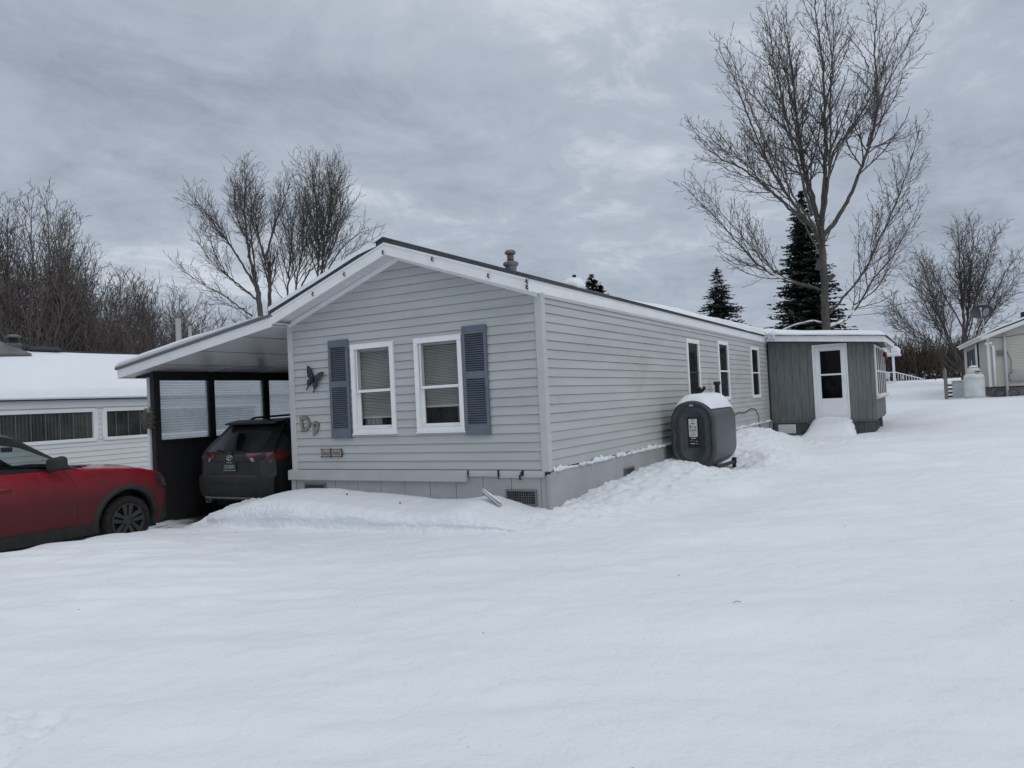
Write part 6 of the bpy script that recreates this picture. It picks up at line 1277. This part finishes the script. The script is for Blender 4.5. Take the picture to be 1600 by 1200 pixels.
text_mb('AWD', .045, lambda u, v, w: (-.66+u, tail(.66, .87)-.008-w, .88+v), .003, .001).build('drive_badge', ch, sv, local=True)
wheels(sv, .925, (F1, F2), WR)
# ---------------------------------------------------------------- trees
class Twigs:
    """many tapering tubes gathered quickly into one mesh"""
    def __init__(s): s.V = []; s.F = []; s.n = 0
    def tube(s, pts, rad, k):
        pts = np.asarray(pts); n = len(pts); d = np.gradient(pts, axis=0); d /= np.linalg.norm(d, axis=1)[:, None]+1e-9
        ref = np.array([.37, .21, .9]) if abs(d[0, 2]) < .8 else np.array([.9, .3, .2])
        x = np.cross(d, ref); x /= np.linalg.norm(x, axis=1)[:, None]+1e-9; y = np.cross(d, x); a = np.arange(k)*2*np.pi/k
        v = pts[:, None]+(x[:, None]*np.cos(a)[None, :, None]+y[:, None]*np.sin(a)[None, :, None])*np.asarray(rad)[:, None, None]
        i = np.arange(n-1)[:, None]*k; j = np.arange(k)[None, :]; j2 = (j+1) % k
        s.V.append(v.reshape(-1, 3)); s.F.append((np.stack([i+j, i+j2, i+k+j2, i+k+j], -1)+s.n).reshape(-1, 4)); s.n += n*k
    def mesh(s, name, m, off=(0, 0, 0)):
        V = np.concatenate(s.V)-np.array(off); F = np.concatenate(s.F).astype(np.int32); me = bpy.data.meshes.new(name)
        me.vertices.add(len(V)); me.vertices.foreach_set('co', V.astype(np.float32).ravel()); me.loops.add(F.size); me.loops.foreach_set('vertex_index', F.ravel()); me.polygons.add(len(F))
        me.polygons.foreach_set('loop_start', np.arange(0, F.size, 4, dtype=np.int32)); me.polygons.foreach_set('loop_total', np.full(len(F), 4, dtype=np.int32)); me.polygons.foreach_set('use_smooth', np.ones(len(F), bool)); me.update(); me.materials.append(m); return me
def put(name, me, parent):
    o = bpy.data.objects.new(name, me); C.objects.link(o); o.parent = parent; return o
UP = np.array([0, 0, 1.])
def nrm(v): return v/(np.linalg.norm(v)+1e-9)
def grow(T, rg, p, d, L, r, lev, S):
    """one branch with its side branches; S holds per-level lists"""
    ns = S['seg'][lev]; P = [p]; R = [r]; D = [d]; tip = S['tip'][lev]
    for i in range(ns):
        d = nrm(d+rg.normal(0, S['wob'][lev], 3)+UP*S['up'][lev]); p = p+d*(L/ns); P.append(p); D.append(d); R.append(max(r*(1-(i+1)/ns*(1-tip)), S['rmin']))
    T.tube(P, R, S['k'][lev])
    if lev+1 < len(S['seg']): kids(T, rg, P, R, D, L, lev, S)
def kids(T, rg, P, R, D, L, lev, S, t0=None, n=None):
    t0 = S['t0'][lev] if t0 is None else t0; n = n if n is not None else max(1, int(round(S['n'][lev]*L*(1-t0)*rg.uniform(.85, 1.2)))); az = rg.uniform(0, 6.28)
    for c in range(n):
        t = t0+(1-t0)*((c+rg.uniform(.2, .8))/n); f = t*(len(P)-1); i = min(int(f), len(P)-2); f -= i; q = P[i]*(1-f)+P[i+1]*f; dd = nrm(D[i]*(1-f)+D[i+1]*f)
        az += 2.4+rg.uniform(-.5, .5); a = np.cross(dd, [.3, .5, .81]); a = nrm(a); b = np.cross(dd, a); ang = math.radians(S['ang'][lev]+rg.uniform(-12, 12))
        nd = nrm(dd*math.cos(ang)+(a*math.cos(az)+b*math.sin(az))*math.sin(ang)); l = L*S['lr'][lev]*(1-.80*t)*rg.uniform(.65, 1.25); l = min(max(l, S['lmin'][lev]), S['lmax'][lev])
        rr = max(S['rmin'], min(R[i]*S['rr'][lev], l*.022+.004)); grow(T, rg, q, nd, l, rr, lev+1, S)
def limbs(T, B, rg, base, ux, lst, S, K):
    """hand-placed main limbs: each a list of (across, depth, height) with start and end radii"""
    for pts, r0, r1, tstart in lst:
        P = np.array([base+ux*(a+.0479*max(0, h-S['href']))+np.array([-ux[1], ux[0], 0])*dpt+UP*h for a, dpt, h in pts]); n = max(6, int(len(P)*5)); t = np.linspace(0, 1, len(P)); tt = np.linspace(0, 1, n)
        Q = np.stack([np.interp(tt, t, P[:, i]) for i in range(3)], 1)
        for _ in range(4): Q[1:-1] = (Q[:-2]+2*Q[1:-1]+Q[2:])/4
        Q[1:-1] += rg.normal(0, .018*K, (n-2, 3)); R = (r0+(r1-r0)*tt**.8)*S.get('rs', 1); T.tube(Q, R, 8 if r0 > .05*K else 6)
        D = np.gradient(Q, axis=0); D /= np.linalg.norm(D, axis=1)[:, None]; L = float(np.linalg.norm(np.diff(Q, axis=0), axis=1).sum())
        kids(B, rg, list(Q), list(R), list(D), L, 0, S, t0=tstart)
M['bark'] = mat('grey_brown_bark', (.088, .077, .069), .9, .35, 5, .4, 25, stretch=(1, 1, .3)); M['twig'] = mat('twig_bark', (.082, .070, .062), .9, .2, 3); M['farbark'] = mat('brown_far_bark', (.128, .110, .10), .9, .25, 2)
AX = np.array([CR.x, CR.y, 0]); AX = AX/np.linalg.norm(AX)
def bare_tree(name, label, base, lst, S, seed, K=1., cat='tree', group=None, full=None):
    if full: lst = fuller(lst, seed, full, 1.3)
    rg = np.random.default_rng(seed); base = np.array(base, float); T, B = Twigs(), Twigs(); limbs(T, B, rg, base, AX, lst, S, K)
    t = thing(name, label, cat, tuple(base), group=group); tr = put('trunk', T.mesh('trunk', M['bark'], base), t); put('crown', B.mesh('crown', M['twig'], base), t)
    return t
# ---- the big tree behind the porch room
k = .0106
def Z(pts, dd=0., d0=0.): n = len(pts)-1; return [((x-515)*k, d0+dd*i/n, (1140-y)*k+3.15) for i, (x, y) in enumerate(pts)]
BIG = [([(0.02, 0, -.2), (.0, 0, 1.5)]+Z([(515, 1140), (512, 1000), (506, 860), (500, 780)]), .25, .15, .75),
 (Z([(500, 800), (488, 700), (462, 560), (448, 430), (440, 300), (432, 130), (428, -40)], 1.2), .13, .018, .22),
 (Z([(503, 790), (505, 690), (512, 560), (508, 400), (500, 220), (470, 60), (465, -40)], -.6), .13, .018, .25),
 (Z([(506, 700), (530, 520), (575, 470), (625, 380), (655, 280), (690, 180)], -2.0), .07, .014, .3),
 (Z([(505, 815), (560, 755), (610, 680), (660, 570), (695, 480), (728, 370), (730, 240), (728, 130), (745, 20), (740, -40)], 1.0), .13, .018, .3),
 (Z([(700, 480), (745, 400), (770, 300), (790, 190)], 1.3, .8), .05, .013, .2),
 (Z([(720, 190), (690, 110), (660, 60), (640, 30)], .5, 1.0), .035, .012, .2),
 (Z([(715, 480), (790, 465), (860, 440), (925, 410)], .6, 1.0), .035, .010, .2),
 (Z([(500, 830), (450, 760), (400, 715), (340, 640), (285, 560), (225, 420), (170, 290), (110, 190)], -1.4), .11, .014, .3),
 (Z([(480, 790), (390, 690), (310, 600), (240, 520), (190, 500), (150, 430), (75, 340)], 1.8), .07, .012, .25),
 (Z([(470, 740), (395, 480), (345, 300), (315, 200), (285, 40)], -1.0), .08, .013, .25),
 (Z([(455, 520), (380, 400), (330, 330), (270, 230), (215, 120)], 1.5), .06, .012, .25),
 (Z([(445, 360), (425, 200), (390, 70), (370, -10)], -.8, .8), .05, .013, .2),
 (Z([(508, 420), (545, 290), (565, 180), (580, 60), (590, -30)], .9), .055, .013, .2),
 (Z([(460, 600), (420, 560), (370, 480), (330, 420), (300, 340)], 2.4), .05, .012, .2),
 (Z([(505, 1000), (440, 975), (370, 945), (300, 895), (235, 800), (170, 710), (110, 640), (45, 560)], 1.6), .075, .011, .25),
 (Z([(500, 880), (420, 760), (330, 690), (250, 640), (160, 560), (100, 500)], -2.0), .05, .011, .3),
 (Z([(517, 1090), (575, 1030), (640, 940), (690, 830), (730, 730), (770, 620), (800, 470)], -1.0), .065, .011, .25),
 (Z([(520, 1135), (590, 1110), (640, 1060), (700, 960), (780, 890), (850, 770), (890, 690)], .9), .08, .011, .25),
 (Z([(520, 1120), (480, 1105), (420, 1115), (360, 1140)], .6), .05, .012, .3),
 (Z([(640, 1050), (740, 1000), (820, 900), (870, 830)], 1.6, .6), .04, .011, .2)]
SB = dict(href=3.15, seg=[0, 6, 4, 3], wob=[0, .09, .14, .16], up=[0, .10, .08, .05], tip=[0, .4, .5, .6], k=[0, 5, 4, 3], n=[4.6, 4.6, 5.0], t0=[.2, .12, .1], ang=[34, 40, 46], lr=[.42, .5, .45], lmin=[.4, .2, .09], lmax=[2.3, .85, .28], rr=[.5, .55, .7], rmin=.0054, rs=.72)
def fuller(lst, seed, idx, spread):
    """companion stems close to the main ones, at other depths"""
    rg = random.Random(seed); out = list(lst)
    for i in idx:
        pts, r0, r1, ts = lst[i]; k0 = rg.uniform(.82, 1.12); dd = rg.choice((-1, 1))*rg.uniform(.6, 1.6)*spread; n = len(pts)-1; h0 = pts[0][2]
        out.append(([(a*(1+(k0-1)*j/n)+rg.uniform(-.12, .12)*spread*(j > 0), d+dd*j/n, h0+(h-h0)*(1-.12*rg.random()*j/n)) for j, (a, d, h) in enumerate(pts)], r0*.62, r1*.9, ts))
    return out
BIG2 = fuller(BIG, 9, [1, 2, 3, 5, 8, 9, 10, 12, 14, 15, 17], .9)
bt = bare_tree('bare_maple', 'tall bare tree with wide spreading limbs, directly behind the grey porch room', (.63, 21.7, -.2), BIG2, SB, 11)
# snow along the low limbs
rgs = np.random.default_rng(5); sb = Twigs(); base = np.array([.63, 21.7, -.2])
for pts, r, rng_ in ((BIG[18][0], .08, (.02, .35)), (BIG[15][0], .06, (.05, .42)), (BIG[19][0], .05, (.1, .9)), (BIG[3][0][:1]+BIG[4][0][:2], .10, (.0, .5)), (BIG[8][0], .07, (.05, .25)), (BIG[1][0], .05, (.05, .35))):
    P = np.array([base+AX*a+np.array([-AX[1], AX[0], 0])*d+UP*h for a, d, h in pts]); t = np.linspace(0, 1, len(P)); tt = np.linspace(rng_[0], rng_[1], 12); Q = np.stack([np.interp(tt, t, P[:, i]) for i in range(3)], 1); Q[:, :2] += AX[:2]*(.0479*np.maximum(0, Q[:, 2:3]-base[2]-3.15)); Q[:, 2] += r*.6; Q[:, :2] += rgs.normal(0, .012, (12, 2)); R = r*np.clip(.45+.35*rgs.random(12), .2, 1); R[0] = R[-1] = .012; sb.tube(Q, R, 6)
o = put('branch_snow', sb.mesh('branch_snow', M['snowcap'], base), bt)
# two cut stubs on the trunk
mb = MB(); q = base+AX*.12+UP*4.95; mb.tube([tuple(q), tuple(q+AX*.28+UP*.22)], [.10, .085], 8); mb.tube([tuple(base+UP*5.4+AX*-.1), tuple(base+UP*5.75-AX*.02)], [.17, .15], 8); mb.build('cut_stub', M['bark'], bt, smooth=False)
# ---- the two tall trees left of the gable
def Q2(pts, ox, k_, z0, dd=0., d0=0., y0=1080): n = len(pts)-1; return [((x-ox)*k_, d0+dd*i/n, (y0-y)*k_+z0) for i, (x, y) in enumerate(pts)]
SM = dict(href=6.6, seg=[0, 5, 4, 3], wob=[0, .06, .08, .10], up=[0, .12, .08, .06], tip=[0, .4, .5, .6], k=[0, 4, 3, 3], n=[5.2, 4.2, 4.4], t0=[.15, .1, .1], ang=[27, 34, 38], lr=[.44, .5, .5], lmin=[1.1, .55, .28], lmax=[4.2, 1.6, .6], rr=[.5, .55, .7], rmin=.0075, rs=.58)
kk = 43/1189/4.138; A = lambda pts, dd=0., d0=0.: Q2(pts, 515, kk, 6.9, dd, d0)
bare_tree('bare_maple', 'tall bare twin-trunked tree behind the carport roof, left of the two', (-28.8, 21.9, -.7), [
 ([(0, 0, -.2), (0, 0, 4)]+A([(512, 1080), (490, 900), (478, 860)]), .34, .22, .9), ([(.5, .4, -.2), (.6, .4, 4)]+A([(552, 1070), (545, 850), (540, 700)], .3, .4), .26, .15, .7),
 (A([(478, 870), (430, 680), (395, 520), (372, 350), (375, 200), (376, 90)], 1), .17, .03, .3), (A([(540, 720), (505, 580), (490, 450), (470, 330), (460, 200)], -1), .12, .025, .25), (A([(540, 700), (560, 560), (590, 420), (625, 300), (640, 180)], 1.2), .13, .025, .25),
 (A([(480, 880), (400, 730), (330, 600), (270, 520), (210, 420), (150, 340)], -1.5), .13, .022, .3), (A([(475, 950), (380, 870), (280, 790), (200, 690), (130, 540), (120, 480)], 1.5), .10, .02, .3), (A([(455, 1060), (400, 1020), (300, 930), (200, 880), (120, 820), (60, 770)], -1), .09, .018, .3), (A([(425, 680), (410, 560), (440, 430), (430, 300)], 2), .08, .02, .3), (A([(560, 600), (610, 470), (650, 380), (690, 330)], -1.4), .07, .018, .2), (A([(400, 540), (320, 380), (290, 260), (270, 180)], 1.5), .09, .02, .2), (A([(470, 850), (490, 640), (440, 520), (425, 380)], -2), .08, .02, .2), (A([(410, 1010), (330, 1000), (260, 960), (150, 950)], 1), .06, .016, .2)], dict(SM, n=[4.0, 3.8, 4.2]), 21, full=[2, 3, 5, 6, 8, 10])
_b2 = CAM+(CF+CR*((464-800)/FPX)+CU*((600-491)/FPX))*43
bare_tree('bare_maple', 'tall bare many-stemmed tree behind the left roof slope of the home, right of the two', (_b2.x, _b2.y, -.6), [
 ([(1.2, 0, -.2), (1.2, 0, 3)]+Q2([(905, 1000), (903, 870), (908, 700), (895, 500), (885, 350), (860, 200), (850, 110)], 775, kk, 6.6, .6), .20, .03, .4), ([(1.5, .4, -.2), (1.5, .4, 3)]+Q2([(930, 1000), (930, 860), (928, 640), (950, 540), (985, 400), (1000, 270), (1015, 140)], 775, kk, 6.6, -.6, .4), .20, .03, .4),
 ([(-.6, 0, -.2), (-.6, 0, 3)]+Q2([(705, 1000), (712, 760), (722, 600), (715, 450), (712, 380)], 775, kk, 6.6, .8), .16, .025, .4), ([(0, 0, -.2), (0, 0, 3)]+Q2([(775, 1000), (770, 850), (800, 740), (830, 620), (835, 500), (845, 400)], 775, kk, 6.6, -1), .17, .025, .4), (Q2([(775, 900), (830, 760), (895, 660), (960, 560)], 775, kk, 6.6, 1.5), .10, .02, .2),
 (Q2([(925, 850), (990, 710), (1050, 600), (1110, 540), (1200, 480)], 775, kk, 6.6, 1), .10, .018, .3), (Q2([(930, 760), (1010, 640), (1060, 520), (1090, 400), (1070, 280)], 775, kk, 6.6, -1.5), .09, .018, .3), (Q2([(940, 880), (1040, 760), (1130, 660), (1250, 610)], 775, kk, 6.6, -1), .08, .016, .3), (Q2([(895, 480), (850, 380), (820, 310), (780, 240)], 775, kk, 6.6, 1), .06, .018, .2), (Q2([(712, 800), (670, 640), (640, 520)], 775, kk, 6.6, .6), .06, .016, .2), (Q2([(985, 400), (960, 300), (930, 190)], 775, kk, 6.6, .6), .06, .016, .2), (Q2([(700, 960), (640, 860), (610, 760)], 775, kk, 6.6, -1), .05, .015, .2)], dict(SM, n=[3.6, 3.6, 4.0]), 22)
# ---- round bare tree beside the cream house
k7 = 48/1189/3.53; B7 = lambda pts, dd=0., d0=0.: Q2(pts, 500, k7, .2, dd, d0, 900)
S7 = dict(SM); S7.update(href=.2, rs=.5, n=[5.4, 4.6, 5.0], ang=[28, 34, 38], lr=[.42, .5, .5], lmax=[3.2, 1.5, .65], rmin=.0085, up=[0, .07, .02, -.02])
bare_tree('bare_maple', 'round-crowned bare tree standing behind the left corner of the cream house', (5.44, 47.5, .45), [
 (B7([(500, 905), (498, 780), (500, 640)]), .36, .26, .9), (B7([(500, 660), (510, 500), (505, 350), (512, 180), (515, 50)], .8), .20, .03, .25), (B7([(498, 690), (485, 540), (480, 400), (470, 250), (440, 120)], -1), .18, .028, .25), (B7([(495, 850), (450, 720), (415, 600), (380, 480), (350, 330), (320, 210)], 1), .17, .025, .25), (B7([(500, 700), (535, 560), (560, 420), (590, 300), (610, 170)], 1.2), .17, .025, .25), (B7([(505, 740), (560, 620), (600, 490), (660, 350), (700, 260)], -1.2), .13, .022, .25),
 (B7([(490, 800), (400, 650), (330, 520), (270, 420), (220, 300)], -1.5), .12, .02, .3), (B7([(480, 830), (380, 700), (290, 600), (220, 540), (180, 420)], 1.6), .10, .018, .3), (B7([(510, 760), (600, 640), (690, 520), (760, 420)], 1), .10, .018, .3), (B7([(470, 840), (400, 790), (330, 700), (250, 660)], 0), .08, .016, .2), (B7([(500, 600), (450, 440), (420, 320), (390, 180)], 2), .10, .02, .2), (B7([(515, 620), (540, 420), (560, 250), (565, 130)], -2), .10, .02, .2), (B7([(520, 700), (620, 560), (700, 440), (790, 280)], -.6), .08, .016, .2)], dict(S7, n=[4.4, 4.2, 4.6]), 31, full=[1, 3, 4, 6, 7, 8])
# ---- woodland edge on the left: three growth forms, copied with their own turn and size
SW = dict(seg=[0, 5, 4, 3], wob=[0, .04, .06, .08], up=[0, .06, .06, .05], tip=[0, .35, .5, .6], k=[0, 4, 3, 3], n=[3.0, 3.0, 3.2], t0=[.25, .15, .12], ang=[26, 32, 36], lr=[.45, .5, .5], lmin=[1.0, .5, .35], lmax=[4.5, 2.0, .9], rr=[.5, .55, .7], rmin=.0095)
def wood_form(seed, h, nst, spread):
    rg = np.random.default_rng(seed); T, B = Twigs(), Twigs()
    for i in range(nst):
        a = rg.uniform(0, 6.28); lk = rg.uniform(.05, 1)**.8; lean = spread*lk; hh = h*(1.04-.34*lk**2)*rg.uniform(.9, 1.02); P = []; n = 12; r0 = .0105*hh*rg.uniform(.5, .9)
        b = np.array([math.cos(a), math.sin(a), 0])
        for j in range(n+1): t = j/n; P.append(b*(.2+lean*hh*t**1.15)+UP*hh*t+rg.normal(0, .05, 3)*(j > 0))
        P = np.array(P); R = np.maximum(r0*(1-np.linspace(0, 1, n+1)*.88), .011); T.tube(P, R, 6); D = np.gradient(P, axis=0); D /= np.linalg.norm(D, axis=1)[:, None]; kids(B, rg, list(P), list(R), list(D), hh, 0, SW)
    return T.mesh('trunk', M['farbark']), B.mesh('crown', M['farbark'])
FORMS = [wood_form(41, 12, 10, .30), wood_form(42, 10, 8, .34), wood_form(43, 8, 8, .42)]
def at(px, py, depth):
    d = CF+CR*((px-800)/FPX)+CU*((600-py)/FPX); return CAM+d*depth
rg = random.Random(17)
WOOD = [(-8, 332, 52, 0), (58, 326, 50, 0), (100, 366, 56, 0), (30, 380, 60, 1), (138, 408, 54, 1), (172, 424, 58, 1), (-60, 335, 52, 0), (204, 436, 60, 1), (236, 446, 58, 2), (264, 456, 62, 1), (290, 470, 60, 2), (312, 486, 64, 2), (120, 450, 50, 2), (40, 430, 48, 2), (185, 462, 52, 2), (332, 498, 62, 2), (415, 480, 60, 2), (455, 468, 64, 1), (540, 424, 60, 1), (-110, 345, 54, 0), (248, 490, 50, 2)]
for i, (px, py, dp, f) in enumerate(WOOD):
    top = at(px, py, dp); zg = sz(top.x, top.y); h = (top.z-zg)/((12, 10, 8)[f]*1.02)
    t = thing('woodland_tree', 'bare brown tree in the wood edge behind the white neighbour house', 'tree', (top.x, top.y, zg), group='bare trees of the wood edge')
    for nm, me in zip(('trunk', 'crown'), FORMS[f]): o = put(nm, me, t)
    t.rotation_euler = (0, 0, rg.uniform(0, 6.28)); t.scale = (h*rg.uniform(.9, 1.15), h*rg.uniform(.9, 1.15), h)
# ---- conifers
def conifer(name, label, base, h, rad, seed, dens=1., bare=.0, col=(.032, .046, .034), droop=.25, bw=.11):
    rg = np.random.default_rng(seed); T = Twigs(); base = np.array(base, float); t = thing(name, label, 'tree', tuple(base))
    T.tube(np.array([[0, 0, 0], [.02, 0, h*.5], [0, .02, h*.99]]), [h*.014, h*.009, .015], 7); put('trunk', T.mesh('trunk', M['bark']), t)
    V = []; F = []; nw = int(h*4.6*dens)
    for w in range(nw):
        f = (w+rg.random())/nw; z = h*(bare+(1-bare)*f); rr = rad*(1-f)**.85*(1 if f > .06 else .8)+.12; nb = int((8+12*(1-f))*dens); wf = rg.uniform(.78, 1.15)
        for b in range(nb):
            a = rg.uniform(0, 6.28); L = rr*wf*rg.uniform(.5, 1.15); dr = np.array([math.cos(a), math.sin(a), 0]); sd = np.array([-dr[1], dr[0], 0]); zj = rg.normal(0, .45*h/nw); n = max(3, int(L/.13))
            for j in range(n):
                s = (j+rg.random()*.6)/n*L; q = dr*s+UP*(z+zj-droop*s*(1-.45*s/L)+.10*s*f); wd = (.42*(1-s/L)+.14)*min(1, L)*.75
                for sg in (-1, 1):
                    e = nrm(sd*sg*rg.uniform(.6, 1)+dr*rg.uniform(.35, .9)+UP*rg.uniform(-.35, .15)); l = wd*rg.uniform(.6, 1.3)+.08; c = nrm(np.cross(e, UP)+rg.normal(0, .4, 3))*bw*rg.uniform(.5, 1.1)*min(1.0, .5+L*.4)
                    k0 = len(V); V += [q-c*.5, q+e*l*.55-c, q+e*l, q+e*l*.5+c, ]; F.append((k0, k0+1, k0+2, k0+3))
            k0 = len(V); q = dr*L+UP*(z+zj-droop*L*.55+.1*L*f); c = sd*bw*.4; V += [q-dr*.3-c, q-dr*.3+c, q+dr*.12+UP*.03]; F.append((k0, k0+1, k0+2))
    for j in range(8): a = j*.8; k0 = len(V); q = UP*(h*.96+.02*j); c = np.array([math.cos(a), math.sin(a), 0]); V += [q-UP*.1, q+c*.10+UP*.05, q+UP*.25]; F.append((k0, k0+1, k0+2))
    me = bpy.data.meshes.new('crown'); me.from_pydata([tuple(v) for v in V], [], F); me.materials.append(mat(name+'_needles', col, .85, .5, 1.5, col2=tuple(c*.5 for c in col))); me.update(); put('crown', me, t); return t
p = at(1251, 297, 42); conifer('spruce', 'tall dark dense spruce standing behind the trunk of the big bare tree', (p.x, p.y, -.1), p.z+.1, 3.1, 61, 1.5)
p = at(1120, 418, 60); zg = sz(p.x, p.y); conifer('spruce', 'open-branched spruce seen over the long roof, left of the tall dark one', (p.x, p.y, zg), p.z-zg, 4.0, 62, 1.25, .05, (.045, .055, .046), .42, .10)
p = at(924, 432, 46); zg = sz(p.x, p.y); conifer('spruce', 'small dark conifer top peeping over the roof ridge', (p.x, p.y, zg), p.z-zg, 3.0, 63, 1.2, .35, (.02, .03, .022), .1, .13)
p = at(938, 445, 46); zg = sz(p.x, p.y); conifer('spruce', 'smallest conifer tip beside the dark one at the roof ridge', (p.x, p.y, zg), p.z-zg, 1.6, 64, 1.0, .5, (.02, .03, .022), .1, .11)
# ---- brush thicket beyond the right yard and scrub under the left wood: uncountable
def thicket(name, pts, h, n, seed, lab, spread=1.4):
    rg = np.random.default_rng(seed); T = Twigs(); S = dict(seg=[0, 3, 3], wob=[0, .12, .16], up=[0, .12, .06], tip=[0, .5, .6], k=[0, 3, 3], n=[2.2, 2.0], t0=[.15, .1], ang=[26, 34], lr=[.45, .5], lmin=[.6, .35], lmax=[1.8, .8], rr=[.6, .7], rmin=.014)
    for i in range(n):
        s = rg.random()*(len(pts)-1); a = int(s); f = s-a; x = pts[a][0]*(1-f)+pts[a+1][0]*f+rg.normal(0, spread); y = pts[a][1]*(1-f)+pts[a+1][1]*f+rg.normal(0, spread); hh = (h[a]*(1-f)+h[a+1]*f)*rg.uniform(.55, 1.1)
        z = sz(x, y); d = nrm(np.array([rg.normal(0, .25), rg.normal(0, .25), 1])); P = [np.array([x, y, z-.1])]; m = 6
        for j in range(m): d = nrm(d+rg.normal(0, .08, 3)); P.append(P[-1]+d*hh/m)
        P = np.array(P); R = np.linspace(.035, .014, m+1); T.tube(P, R, 4); D = np.gradient(P, axis=0); D /= np.linalg.norm(D, axis=1)[:, None]; kids(T, rg, list(P), list(R), list(D), hh, 0, S)
    o = bpy.data.objects.new(name, T.mesh(name, M['brush'])); C.objects.link(o); tag(o, lab, 'brush', kind='stuff')
M['brush'] = mat('brown_brush', (.062, .045, .036), .95, .3, 1.5)
g = lambda px, d: (lambda p: (p.x, p.y))(at(px, 590, d))
thicket('brush_thicket', [g(1300, 92), g(1390, 90), g(1420, 88), g(1470, 86), g(1530, 84), g(1640, 82)], [5.5, 5.2, 5.0, 4.6, 4.8, 5], 680, 71, 'dark brown leafless brush along the back of the right yard', 2.2)
thicket('wood_scrub', [g(-100, 44), g(20, 44), g(130, 46), g(220, 48), g(330, 52), g(420, 54)], [3.6, 3.8, 3.6, 3.4, 3.0, 3.0], 190, 72, 'leafless scrub under the wood edge behind the white house', 1.8)
thicket('yard_brush_twigs', [g(1452, 66), g(1470, 64), g(1490, 62)], [1.3, 1.5, 1.2], 10, 73, 'few bare twigs poking from the snow bank before the brush', .8)
